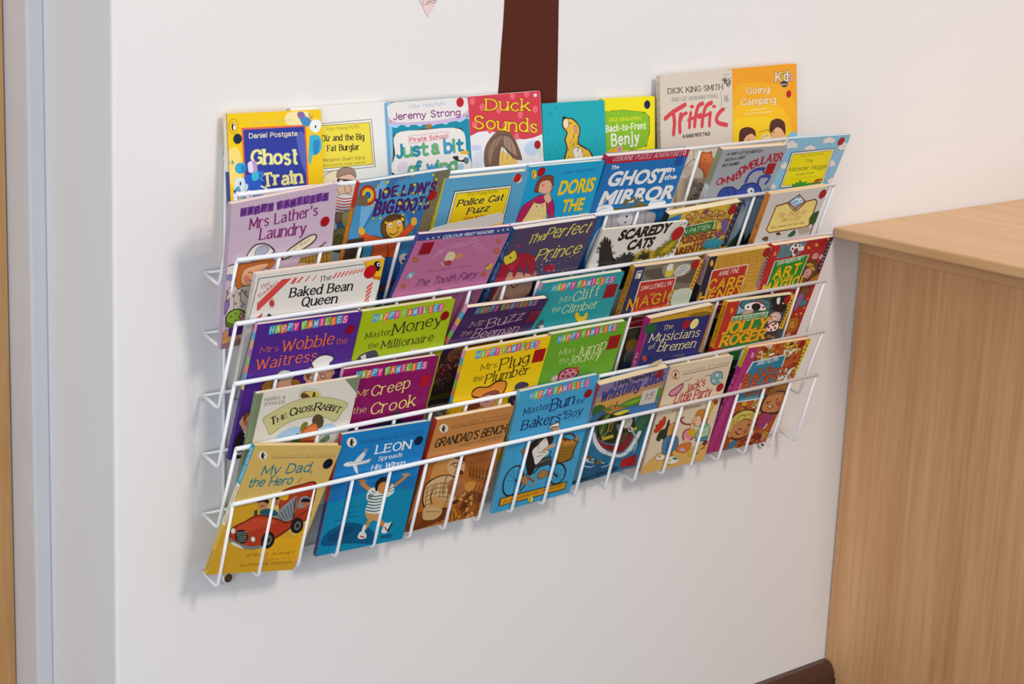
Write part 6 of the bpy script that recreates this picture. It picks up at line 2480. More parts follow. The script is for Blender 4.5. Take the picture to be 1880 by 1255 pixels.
book([[0.999949, -0.007619, -0.006672, 0.41121], [-0.008725, -0.313611, -0.949511, -0.032457], [0.005142, 0.949521, -0.313661, -0.258233], [0.0, 0.0, 0.0, 1.0]], 0.1191, 0.1655, 0.006, '6aa82a', '5a9626', 'efe3cc', 'green paperback with pale lettering and a spotted pig, fifth row beside the yellow one', 'fifth', """
B 0 58 757 518 774 56
t|Miss|Q|dfe6a8|108 672 226 680 34|||0.6|
t|Jump|Q|dfe6a8|247 636 479 659 68||0.04|0.65|
t|the|Q|dfe6a8|124 613 198 615 31|||0.6|
t|Jockey|Q|dfe6a8|206 593 452 605 59||0.04|0.65|
c 6a2030 156 494 151 539 168 563 220 573 282 557 313 529 304 495 232 481
c d88890 171 496 163 533 178 555 225 565 279 551 302 529 294 504 229 491
e 9c2c3c 200 544 15 -3 4 -10
e 9c2c3c 238 551 15 -3 4 -10
e 9c2c3c 270 519 15 -3 4 -10
e 9c2c3c 234 512 15 -3 4 -10
e 9c2c3c 193 519 15 -3 4 -10
c e0b8b0 102 504 109 529 136 538 155 512 136 494
c c8404c 266 559 288 569 304 544 291 533
p 4a9020 495 471 591 500 639 254 547 271""", spans=[(0, 0.06, 'e8a0c0'), (0.06, 0.12, '5ab0d0'), (0.12, 0.18, 'f0b060'), (0.18, 0.24, 'c070b0'), (0.24, 0.3, '80c060'), (0.3, 0.36, 'e88060'), (0.36, 0.42, '60a8d8'), (0.42, 0.48, 'e8d060')], dots=[('9c0c18', 106.2, 139.1, 9.0, 1)])

book([[0.99932, -0.036854, -0.001163, 0.575583], [-0.012358, -0.305033, -0.952262, -0.033616], [0.034739, 0.951628, -0.305281, -0.258662], [0.0, 0.0, 0.0, 1.0]], 0.1108, 0.1626, 0.009, '262c70', 'b02a7c', 'f0e0c0', 'dark blue paperback with a golden border and pale gold lettering, fifth row', 'fifth', """
p c99b2a -8 816 558 816 560 747 293 770 -7 783
p b8782a 538 749 558 816 561 476 527 482
k b8782a 26 -2 811 3 756 -8 441
c 8a6414 324 778 458 782 547 756 458 749
t|USBORNE FIRST READING|n|5a3c14|23 806 288 801 17|||1.3|
l c03020 11 516 791 514 806 526 798 525 783
t|The|Q|f0e49c|142 710 221 711 30|||0.7|
t|Musicians|Q|f0e49c|45 649 482 601 56||0.04|0.75|
t|of|Q|f0e49c|60 592 108 594 31|||0.7|
t|Bremen|Q|f0e49c|145 561 474 526 57||0.04|0.75|
l d84a28 16 49 530 72 526
l d84a28 16 49 530 67 509
l d84a28 16 49 530 45 512
l d84a28 16 49 530 26 532
l d84a28 16 49 530 26 552
l d84a28 16 49 530 46 553
c 5a4a68 291 501 358 501 407 492 392 472""", spans=[(0, 1, 'b8287c')], spine_text=[('MUSICIANS OF BREMEN', 'e8d0c0', 0.3, 0.85)], dots=[('a80c28', 66.7, 143.1, 6.6, 0), ('f0e08c', 81.8, 141.1, 7.1, 0)], quads=[('1f5c3c', [-6.3, 156.1, 13.9, 153.8, 14.7, 141.8, -5.8, 143.5], None)])

book([[0.999405, 0.030541, -0.016, 0.704835], [-0.007586, -0.257915, -0.966138, -0.038275], [-0.033634, 0.965685, -0.25753, -0.25565], [0.0, 0.0, 0.0, 1.0]], 0.1249, 0.1592, 0.008, '3d4c50', 'b8242c', 'f0dcb4', 'black and red cartoon paperback with green panel and yellow capitals, fifth row', 'fifth', """
p c12c26 -6 800 103 801 97 651 112 468 2 462
o e88a28 42 720 42 760 70 744 72 726 59 714
p 8fb4c0 103 801 240 795 202 713 110 704
c 2c4450 108 767 152 803 286 800 396 771 425 718 393 694 198 722
o 4c7884 120 768 161 796 290 792 385 768 410 721 382 704 195 730
l 2c5460 9 145 763 244 786 385 740
l 2c5460 9 160 762 258 775 377 741
l 2c5460 9 175 761 272 765 370 742
o d8a898 162 694 186 724 257 726 257 698 202 686
o f0ece4 166 744 179 769 273 774 347 744 376 705 261 716 186 724
e f4f0e8 194 748 30 -3 8 -19
e 1c1a18 199 745 10 -1 3 -8
c 1c1a1c 232 742 241 763 290 762 320 736 306 712 261 718
e a8242c 259 778 13 -1 3 -8
e a8242c 321 760 13 -1 3 -8
e a8242c 348 728 13 -1 3 -8
e a8242c 298 771 13 -1 3 -8
c 1c1a1c 403 784 523 791 577 781 574 731 492 721 436 735
o f0ece4 454 779 482 786 496 739 471 741
o e8e0d8 520 741 557 756 570 713 531 717
c 1c1a1c 440 726 561 732 561 677 453 697
o e0b4a8 447 597 437 662 483 685 543 661 551 614 499 591
o f0c8b8 458 642 474 677 534 652 512 618
l 6a3a38 9 463 646 484 653 515 641
c 2a1c1c 429 553 438 589 488 616 555 604 570 556 524 533
o efe8e2 437 556 449 585 494 609 548 597 557 559 518 541
e b02430 462 577 13 -1 4 -10
e b02430 501 587 13 -1 4 -10
e b02430 521 596 13 -1 4 -10
e b02430 496 555 13 -1 4 -10
e b02430 529 565 13 -1 4 -10
c 4a3a30 445 486 463 530 550 530 571 481 501 471
e 8a6a58 497 508 26 -3 6 -14
e 8a6a58 541 494 21 -2 6 -14
p e8ac1e 572 794 631 796 606 550 565 558 587 675
e 3a2a18 606 751 7 -1 3 -8
e 3a2a18 603 729 7 -1 3 -8
e 3a2a18 600 708 7 -1 3 -8
e 3a2a18 597 686 7 -1 3 -8
e 3a2a18 594 664 7 -1 3 -8
e 3a2a18 591 642 7 -1 3 -8
e 3a2a18 588 620 7 -1 3 -8
e 3a2a18 585 598 7 -1 3 -8
e 3a2a18 583 576 7 -1 3 -8
p 1f8338 79 694 416 703 414 600 427 469 50 475 79 608
p d8e8d0 75 690 411 694 409 651 78 644
p 1f8338 83 684 403 689 399 657 85 650
t|COLIN McNAUGHTON|n|f0f0e4|93 654 386 665 27|||1.2|
t|JOLLY|S|eaa81c|28 576 431 575 74|a8481c:8|0.1|1.7|
t|ROGER|S|eaa81c|44 489 445 500 67|a8481c:9|0.1|1.7|
p 2a7a3c 116 458 345 460 348 367 114 376
t|ILLUSTRATED BY|n|b8d8b8|189 427 308 432 8||||
p 1d2328 114 376 348 367 349 189 162 110
r 21 16 4a5a70/8a2a30/b8b8b0 7 19 0.6 160 352 326 360 297 196 169 212""", spans=[(0, 0.4, 'e0a020'), (0.4, 1, 'b02430')], spine_text=[('SPRINTERS', '3a2a18', 0.04, 0.36), ('JOLLY ROGER', 'e0b0a0', 0.45, 0.9)], dots=[('981424', 111.1, 153.0, 6.4, 0)])

book([[0.982328, 0.18687, -0.010516, -0.015375], [0.042974, -0.279876, -0.959074, -0.036805], [-0.182166, 0.941674, -0.28296, -0.30738], [0.0, 0.0, 0.0, 1.0]], 0.1144, 0.1532, 0.006, 'dcb867', 'c8a050', 'efd4a4', 'yellow ochre paperback with a red car and two riders, bottom left corner of the rack', 'bottom', """
p d9a42a -14 401 117 450 384 274 604 147 589 126 581 -21 0 -5 -7 69
c e8ac20 235 163 364 211 483 206 542 290 590 181 550 52 384 82
e ece4d0 71 708 29 0 11 -26
e 2a2420 70 704 9 0 6 -13
e 2a2420 66 720 7 0 3 -6
e 2a2420 79 710 4 4 3 -2
e 2a2420 73 690 3 0 1 -3
e 2a2420 83 690 4 0 2 -4
t|WALKER STORIES|h|a88a5c|130 696 548 704 14||||
l a88a5c 7 128 693 554 697
t|My Dad,|h|1b7c8c|107 592 436 611 54|||1.5|
t|the Hero|h|1b7c8c|52 521 327 537 50|||1.5|
c 7a2c1c 285 441 289 498 390 533 499 539 532 355 475 335 371 307
c b9401f 292 444 298 491 396 525 491 530 521 361 472 344 373 315
c 8c9498 298 346 374 449 405 448 432 326 368 312
c 8c9498 434 390 429 455 496 452 495 399
l 3c4a50 9 317 351 367 315
l 3c4a50 9 331 367 382 319
l 3c4a50 9 345 383 396 323
l 3c4a50 9 359 400 411 327
l 3c4a50 9 373 417 426 330
l 3c4a50 9 386 433 440 334
c e8b020 284 451 296 482 337 481 337 439
l 7a2c1c 17 432 326 397 449
l 7a2c1c 12 476 484 495 399
c c88a5c 158 418 162 449 200 453 229 411 223 385 188 386
c 221c1c 150 428 151 454 184 464 219 442 224 421 186 433
l 221c1c 11 183 405 203 410
c 1f5c68 189 370 220 390 280 383 317 351 240 342
e b87c50 276 434 21 0 11 -25
c 221c1c 254 441 260 459 286 451
e b87850 472 418 29 -1 9 -21
c 221c1c 442 426 450 447 487 443 501 425
c 7a2818 48 229 46 281 114 320 189 356 326 329 405 308 518 387 531 376 540 323 455 272 376 211 293 161 215 155 93 180
c b93c22 55 233 56 275 123 312 195 348 331 318 412 297 516 377 528 328 441 278 366 222 286 172 211 166 94 190
c c84c2c 84 285 196 338 324 308 244 279 163 256
e 2a2a28 132 225 32 16 35 -40
l 8a9088 11 90 248 155 252
l 8a9088 11 98 235 158 239
l 8a9088 11 107 222 161 226
l 8a9088 11 115 209 164 214
l 8a9088 11 124 196 167 201
e 6a6a60 62 262 17 -1 8 -19
e ece8d8 62 262 14 0 6 -16
e 6a6a60 214 206 17 -1 8 -19
e ece8d8 214 206 14 -1 7 -16
c 7c8280 53 223 109 195 212 164 279 167 287 148 208 145 93 180
c e4ddc8 80 196 140 172 172 150 95 174
e 1e1c1c 315 197 48 -16 1 -50
e 6c6c68 319 197 24 -8 1 -30
e 2c2a28 319 197 12 -4 0 -15
e 1e1c1c 476 280 46 -15 1 -46
e 6c6c68 480 279 23 -7 1 -28
e 2c2a28 480 279 12 -4 0 -14
p 40484c 150 381 167 388 181 355 163 350
t|STELLA GURNEY|h|6a4a20|214 102 533 105 14||||
t|ILLUSTRATED BY|h|8a6a34|354 70 530 75 7||||
t|KATHARINE McEWEN|h|6a4a20|194 40 539 44 14||||
l 8a6a34 7 368 544 380 570 386 575""", spans=[(0, 0.3, '1a9cc0'), (0.3, 0.62, 'e6dcc0'), (0.62, 1, 'd8a838')], spine_text=[('WALKER STORIES', 'd8eef0', 0.03, 0.28), ('MY DAD, THE HERO', '8a7a50', 0.33, 0.6), ('WALKER BOOKS', '6a5a30', 0.82, 0.97)], dots=[('14182c', 104.3, 131.5, 6.1, 0)])

book([[0.999306, 0.02775, -0.02486, 0.125694], [-0.017322, -0.244704, -0.969443, -0.033148], [-0.032985, 0.969201, -0.244054, -0.31909], [0.0, 0.0, 0.0, 1.0]], 0.1174, 0.1495, 0.005, '1d80c4', 'c8342c', 'efe3cc', 'blue paperback with an aeroplane and a boy in striped shirt, bottom row', 'bottom', """
p 0f8ab2 -2 327 165 362 351 368 601 345 595 -11 -10 5
c 1b74b4 0 444 220 417 442 408 597 401 596 327 375 354 167 353 6 335
e f0e8d8 73 691 34 -5 7 -31
e 2a2420 71 687 10 -2 4 -16
e 2a2420 70 705 8 -1 2 -8
e 2a2420 83 691 5 4 3 -3
e 2a2420 72 670 4 -1 1 -4
e 2a2420 84 668 5 -1 1 -4
t|WALKER STORIES|h|1a4a7c|129 682 552 687 14||||
l 1a4a7c 6 128 677 554 680
t|LEON|S|f2f2f0|253 595 486 593 49|||1.1|
t|Spreads|s|f2f2f0|282 547 441 550 24||0.12|1.7|
t|His Wings|s|f2f2f0|248 495 476 493 30||0.12|1.5|
c 8a9aa8 48 557 75 574 164 567 208 569 229 574 227 548 180 540 83 539
c eef0f0 52 558 78 570 165 562 209 564 221 566 217 551 174 546 82 545
c dfe4e6 120 569 154 609 192 635 182 596 160 563
c 8a9aa8 163 630 192 635 184 604
c dfe4e6 117 541 142 539 162 486 141 503
l 8a9aa8 6 88 561 206 556
c 0d5a86 12 90 32 138 93 168 158 184 210 174 287 142 353 97 397 32 380 8 211 43 91 50 30 62
c 0b4a74 49 107 135 156 217 145 196 107 105 78
e 0b6088 466 40 47 -3 5 -13
l cd8848 49 278 363 205 420
l cd8848 41 437 367 502 412
l d8944e 14 206 427 177 442
l d8944e 14 206 427 189 444
l d8944e 14 206 427 201 446
l d8944e 14 206 427 216 440
l d8944e 14 206 427 230 434
l d8944e 15 506 416 475 432
l d8944e 15 506 416 488 434
l d8944e 15 506 416 501 436
l d8944e 15 506 416 516 430
l d8944e 15 506 416 530 423
l cd8848 54 317 183 305 129
l cd8848 50 382 162 429 116
c c99a5c 277 232 388 220 392 174 386 147 347 164 323 159 294 187
c e4e8dc 258 323 272 367 305 375 396 351 418 384 444 329 408 302 376 289 391 207 278 227 276 288
c e4e8dc 299 376 265 373 256 328 285 314
l 2a5a68 14 270 335 318 320 399 319
l 2a5a68 14 271 317 323 300 397 301
l 2a5a68 14 273 298 328 281 395 284
l 2a5a68 14 274 279 333 261 394 267
l 2a5a68 14 276 260 337 242 392 249
l 2a5a68 14 278 241 342 222 390 232
l 2a5a68 10 266 331 294 317
l 2a5a68 10 276 344 303 331
l 2a5a68 10 287 357 311 344
l 2a5a68 10 410 335 439 339
l 2a5a68 10 410 353 434 361
e cd8848 361 371 46 -8 12 -46
c 1d1a1a 308 361 301 408 325 435 370 434 395 416 384 399 342 406 322 386 323 354
e d88a5c 350 354 10 -2 2 -9
l 5a2c18 8 366 348 384 351
e 1d1a1a 377 377 4 -1 1 -4
l e8e8e0 46 290 136 288 104
l e8e8e0 46 438 124 436 91
c e8e4de 258 77 270 107 303 96 320 70 313 55 277 59
c e8e4de 418 80 427 107 452 126 480 130 479 102 462 67 437 64
l b8382c 15 274 78 306 63
l b8382c 15 437 105 460 77
l 1c1a1c 21 465 76 481 125
t|ILLUSTRATED BY|h|14587c|46 269 255 275 7||||
l 14587c 8 110 243 136 257 164 243 187 250
l 14587c 8 74 208 123 209 169 219 230 213""", spans=[(0, 0.55, 'c03a30'), (0.55, 1, '164a78')], dots=[('14203c', 106.7, 127.0, 5.6, 0)])

book([[0.999701, -0.003169, -0.024252, 0.255489], [-0.023955, -0.326892, -0.944758, -0.024676], [-0.004934, 0.945057, -0.32687, -0.321029], [0.0, 0.0, 0.0, 1.0]], 0.1097, 0.1516, 0.006, 'c98749', 'b83a28', 'efe3cc', 'tan orange paperback with brown line drawing of a workshop, bottom row', 'bottom', """
e ece0cc 64 691 33 -6 9 -31
e 2a2420 62 687 10 -2 5 -15
e 2a2420 60 705 8 -1 2 -7
e 2a2420 73 691 5 4 3 -3
e 2a2420 64 670 4 -1 1 -4
e 2a2420 76 668 5 -1 1 -4
t|WALKER STORIES|h|7a4826|115 687 529 692 16||||
l 7a4826 7 119 681 531 678
t|GRANDAD'S BENCH|h|2c2618|34 569 536 580 55|||1.5|
t|ADDY FARMER|h|5a3a1c|220 540 518 544 16|||1.2|
p bd7232 -3 506 246 507 533 482 567 -27 11 -1 8 224
c a8602a 295 488 529 463 556 315 372 311
c d89450 75 451 189 488 276 411 190 348 87 308
t|BY|h|4a2c14|392 449 418 452 12||||
t|RUTH|h|4a2c14|369 421 463 430 15||||
t|RIVERS|h|4a2c14|337 397 484 401 17||||
c 5a3014 44 277 58 334 123 361 187 358 246 336 324 259 343 163 280 125 202 101 79 158
c deb882 54 273 67 324 128 352 189 350 244 327 314 257 331 174 271 137 198 114 87 167
l 8a5a2c 9 70 294 78 240 96 154
l 8a5a2c 9 102 299 110 237 126 154
l 8a5a2c 9 134 305 143 234 155 154
l 8a5a2c 9 166 310 175 231 185 154
l 8a5a2c 9 202 303 208 228 215 153
l 8a5a2c 9 238 295 240 226 244 153
l 8a5a2c 9 274 288 273 223 274 153
l 8a5a2c 9 53 290 139 308 286 277
l 8a5a2c 9 62 260 149 275 288 244
l 8a5a2c 9 71 230 159 243 289 211
l 8a5a2c 9 80 200 169 210 291 178
l 8a5a2c 9 89 169 179 177 293 145
c e0b078 169 432 192 478 245 477 292 428 308 344 246 336 191 378
c 6a3a18 199 471 233 482 280 458 296 422 255 445
l 2a1a10 14 193 422 222 432 255 410 285 417
e 2a1a10 233 415 20 -4 5 -17
e deb07a 233 415 15 -3 4 -12
c 5a2c14 248 366 290 368 310 339 266 340
c c07a50 210 283 242 317 308 308 355 263 344 193 282 186
l 8a4a28 9 223 275 273 249 333 262
l 8a4a28 9 229 256 279 231 340 243
l 8a4a28 9 235 236 285 212 346 223
l 8a4a28 9 241 216 291 194 352 203
c d89c5c 119 200 169 210 276 136 267 97 173 128 132 157
e 9a602c 147 179 3 -1 1 -3
e 9a602c 165 158 3 -1 1 -3
e 9a602c 183 137 3 -1 1 -3
e 9a602c 187 159 3 -1 1 -3
e 9a602c 206 138 3 -1 1 -3
e 9a602c 210 160 3 -1 1 -3
e 9a602c 229 139 3 -1 1 -3
e 9a602c 247 118 3 -1 1 -3
c 7a3c14 10 5 3 63 48 124 157 111 260 119 312 56 226 23 64 -3
c 8c4a1c 3 63 37 127 96 103 90 53 38 14
c d8ac78 91 156 192 134 236 93 196 50 105 70
l 8a5a2c 9 112 120 225 96
c a85a20 310 98 405 139 513 74 555 -24 344 -14
c c88228 312 56 318 106 403 -27 346 -20
p a45a26 349 315 377 330 592 204 591 173
l 5a3014 9 350 381 362 325
e 6a3a18 364 323 8 -2 3 -10
l 5a3014 9 376 372 389 313
e 6a3a18 391 311 8 -2 3 -10
l 5a3014 9 403 363 417 302
e 6a3a18 419 299 8 -2 3 -10
l 5a3014 9 430 353 445 290
e 6a3a18 446 287 8 -2 3 -10
l 5a3014 9 456 344 472 278
e 6a3a18 474 276 8 -2 3 -10
l 5a3014 9 483 334 500 266
e 6a3a18 502 264 8 -2 3 -10
l 5a3014 9 511 325 528 254
e 6a3a18 530 252 8 -2 3 -10
l 6a3818 9 381 283 391 184
l 6a3818 9 410 266 416 172
l 6a3818 9 439 249 441 161
l 6a3818 9 469 231 467 149
l 6a3818 9 498 214 492 137
l 6a3818 9 528 196 518 126
l 6a3818 10 558 179 544 114
c 8a481c 351 171 407 201 507 159 545 109 462 96 388 122
c d89440 347 255 382 278 436 246 407 201 372 208
r 31 40 8a4a1c/d8984c/6a3414/b87030/e0a858 9 25 0.6 275 208 575 186 565 -21 349 6
l 4a2810 9 19 8 26 58
l 4a2810 9 322 74 352 -5
l 4a2810 9 190 348 187 288 196 225
l 4a2810 9 120 301 113 222 140 165""", spans=[(0, 0.5, 'b8352a'), (0.5, 1, '9a5a30')])

book([[0.999697, -0.024122, -0.004825, 0.379361], [-0.011162, -0.27, -0.962796, -0.03077], [0.021922, 0.962558, -0.270187, -0.321947], [0.0, 0.0, 0.0, 1.0]], 0.1221, 0.1636, 0.005, '42a2d0', '7ab8d0', 'efe3cc', 'sky blue paperback with a baker riding a black bicycle, middle of the bottom row', 'bottom', """
B 0 76 741 539 749 59
t|Master|Q|1d2c62|64 653 262 660 42|||0.65|
t|Bun|Q|1d2c62|271 640 449 652 72||0.04|0.75|
t|the|Q|1d2c62|471 643 536 643 32|||0.6|
t|Bakers'|Q|1d2c62|74 553 395 544 65||0.04|0.75|
t|Boy|Q|1d2c62|410 559 540 562 49||0.04|0.7|
l 2c2820 21 178 161 170 138 157 119 139 107 121 100 101 101 83 107 65 121 50 140 39 164 34 190 32 216 36 242 45 264 58 284 75 296 93 303 113 302 131 296 149 282 164 263 175 240 181 214 183 187 178 161
l 2c2820 20 529 131 522 117 511 105 498 97 481 94 463 97 446 104 428 117 415 132 404 149 396 168 394 187 395 206 402 220 413 232 426 240 443 243 460 240 477 233 495 221 509 205 520 189 528 169 530 150 529 131
l 3a7c9c 5 126 197 187 183
l 3a7c9c 5 126 197 189 135
l 3a7c9c 5 126 197 167 110
l 3a7c9c 5 126 197 129 120
l 3a7c9c 5 126 197 90 159
l 3a7c9c 5 126 197 66 212
l 3a7c9c 5 126 197 63 260
l 3a7c9c 5 126 197 86 284
l 3a7c9c 5 126 197 124 275
l 3a7c9c 5 126 197 161 237
l 3a7c9c 5 463 163 517 151
l 3a7c9c 5 463 163 513 112
l 3a7c9c 5 463 163 478 104
l 3a7c9c 5 463 163 436 131
l 3a7c9c 5 463 163 409 180
l 3a7c9c 5 463 163 415 218
l 3a7c9c 5 463 163 450 223
l 3a7c9c 5 463 163 493 193
l 2c2820 19 126 200 201 183 228 166 297 253 390 252
l 2c2820 21 155 183 211 232 187 318
l 2c2820 19 359 300 418 194 467 147
l 2c2820 17 353 301 362 350
l 2c2820 19 185 115 238 174
e b87a48 207 182 32 -7 9 -33
e 8a8a80 255 176 42 -10 13 -48
e 42a2d0 255 176 32 -7 11 -39
l 8a5a30 33 220 199 276 160
o a87a40 300 201 328 225 380 203 377 173 321 165
p 37383a 223 310 371 317 390 252 251 253
t|BUN|b|6a6a68|289 280 363 287 19||||
c 241f1c 151 406 176 440 230 449 251 374 260 301 257 231 229 207 187 278
c 3c2018 200 435 225 470 319 460 353 442 347 403 255 403
o e9e5dc 203 385 239 417 285 457 322 409 322 368 347 343 303 312 261 276 230 328
l 8a8478 9 243 446 248 385
l 8a8478 9 254 363 328 347
l 8a8478 9 251 334 297 334
l d8a070 52 299 368 336 381 375 387
o b06a30 116 404 141 423 166 412 174 366 130 381
e d8a070 355 497 32 -7 7 -26
o c09060 322 509 327 533 365 500 353 482
o 8a8478 293 510 298 534 352 548 377 532 376 513 326 518
o efebe4 298 514 306 530 353 542 372 531 367 517 324 522
c 5a3c14 397 382 434 425 513 393 553 400 570 370 556 307 544 248 434 254
o a67a2c 410 369 452 381 555 374 545 309 534 258 439 261
l 6a4a18 7 415 348 517 340 552 344
l 6a4a18 7 421 329 523 320 557 324
l 6a4a18 7 426 309 529 301 563 304
l 6a4a18 7 432 289 534 281 569 285
l 6a4a18 7 437 270 540 261 575 265
l 6a4a18 7 427 366 447 265
l 6a4a18 7 450 361 467 260
l 6a4a18 7 472 356 487 256
l 6a4a18 7 495 351 508 251
l 6a4a18 7 518 346 528 246
l 6a4a18 7 540 341 548 242
e c8863c 424 397 23 3 12 -18
e c8863c 476 381 24 3 12 -18
e c8863c 518 376 17 2 10 -16
e c8863c 546 396 13 1 13 -20
l 3a2c14 17 424 417 440 444 501 436 540 402
p 3a2810 32 101 563 94 560 39 36 43
p dc981e 39 95 556 88 553 45 43 47
t|ALLAN AHLBERG AND FRITZ WEGNER|h|4a3414|67 60 532 67 15|||1.3|
e 2a2618 286 35 24 -6 8 -29
e ecd820 286 35 22 -5 7 -27
e 1c1a18 286 32 10 -2 3 -12
e f2ece0 290 30 6 -1 3 -10
e 1c1a18 283 46 8 -2 2 -6
e f2ece0 285 45 5 -1 1 -4
e e08a28 275 46 5 -1 1 -3
e e08a28 290 17 9 -2 1 -2""", spans=[(0, 1, '6aaed0')], dots=[('980c18', 109.8, 140.4, 5.7, 0)])

book([[0.996687, -0.079211, -0.01847, 0.509203], [-0.048085, -0.390688, -0.919267, -0.01746], [0.0656, 0.917109, -0.393202, -0.318121], [0.0, 0.0, 0.0, 1.0]], 0.1122, 0.1562, 0.009, '4a90b0', 'b83430', 'f0d4ac', 'paperback with a painted canal boat and purple lettering, bottom row', 'bottom', """
p 8b7aa4 2 779 558 784 580 655 379 661 228 655 19 653
p c2906c 7 690 232 676 553 678 539 620 250 627 13 622
p dba656 19 642 231 645 556 638 545 573 255 580 20 587
o 3a6a28 20 553 11 611 53 622 96 600 122 559 66 552
o 5a9a2c 225 566 285 595 376 605 574 622 541 551 399 543 281 540
o 88b830 259 568 335 588 409 580 346 556
o 3a78b0 122 559 329 538 510 536 576 427 505 389 352 475 191 530
o 2c6a90 20 520 62 564 151 574 148 519 101 452 72 370
o 2a6848 424 410 544 447 565 326 575 171 517 128
p 2277a0 105 36 51 330 150 279 350 152 529 196 525 337 565 326 566 -5 51 6
o 1c5f88 70 70 113 151 240 126 388 47 353 10 114 10
o e4e8ea 80 413 124 355 190 268 287 194 386 154 443 196 476 304 508 283 471 153 398 121 286 165 177 237 94 341
c 8c1c20 109 371 176 306 264 258 366 241 418 297 450 276 430 200 381 167 283 207 181 276
c 27301a 112 381 82 480 96 533 217 523 352 475 421 388 427 306 361 254 246 275 156 329
o 4c6a24 125 400 105 474 135 522 174 512 175 410 169 343
l a8c060 13 143 384 148 485 161 515
l a8c060 14 163 344 197 381 187 474
p a8782c 197 381 196 449 226 447 230 372
p 3a3418 203 391 204 434 221 434 222 383
p c8b42c 169 343 259 341 274 313 179 315
o d0c8bc 301 421 317 473 380 434 390 374 346 363
l d8d0c0 17 418 337 420 332 418 329 417 326 414 324 411 323 406 324 400 326 395 330 390 333 386 338 382 342 380 348 378 353 380 356 381 359 384 360 387 362 392 360 398 359 403 355 408 352 412 347 416 342 418 337
o 5a4a2c 317 278 355 337 405 300 366 241
o 7a8a8c 257 410 292 412 307 339
p c8b42c 413 344 446 353 455 327 425 318
o b8883c 109 563 145 593 209 576 281 540 212 535 169 524
o d8cc3c 195 517 286 527 330 504 252 491
l 3a3020 16 190 564 198 606
e 6a7a2c 130 568 39 -10 6 -17
l a8c8d8 19 56 214 104 177 161 149 198 144
l a8c8d8 19 86 228 136 185 209 146 269 111
l a8c8d8 19 78 150 148 117 183 119
l a8c8d8 19 254 86 303 84 320 102
l a8c8d8 20 422 155 471 153 506 190
l a8c8d8 19 399 348 492 229 503 132
e 8a5a34 113 200 30 -20 -2 -14
e 8a5a34 208 141 26 -1 11 -19
e e4ddd0 100 187 18 -5 4 -13
e 2a4a30 182 154 13 -4 6 -18
t|Linda Newbery|H|231f24|122 746 446 753 32||||
t|Whistling Jack|Z|3b3a86|49 643 528 685 79||0.1|0.8|
t|Illustrated by Anthony Lewis|H|16232e|47 16 408 27 20||||""", spans=[(0, 0.6, 'b83c34'), (0.6, 1, '2c6a48')], dots=[('981424', 96.1, 149.8, 6.2, 0)], quads=[('ddd2c4', [77.2, 128.4, 103.4, 127.8, 105.3, 103.7, 78.9, 106.1], ('15', '2a2624')), ('b81422', [82.7, 20.2, 106.8, 21.8, 110.9, 3.9, 85.3, 5.7], None)], lift=[75.7, 162.9, 84.8, 166.5, 96.6, 168.5, 99.7, 163.9, 97.6, 160.4])

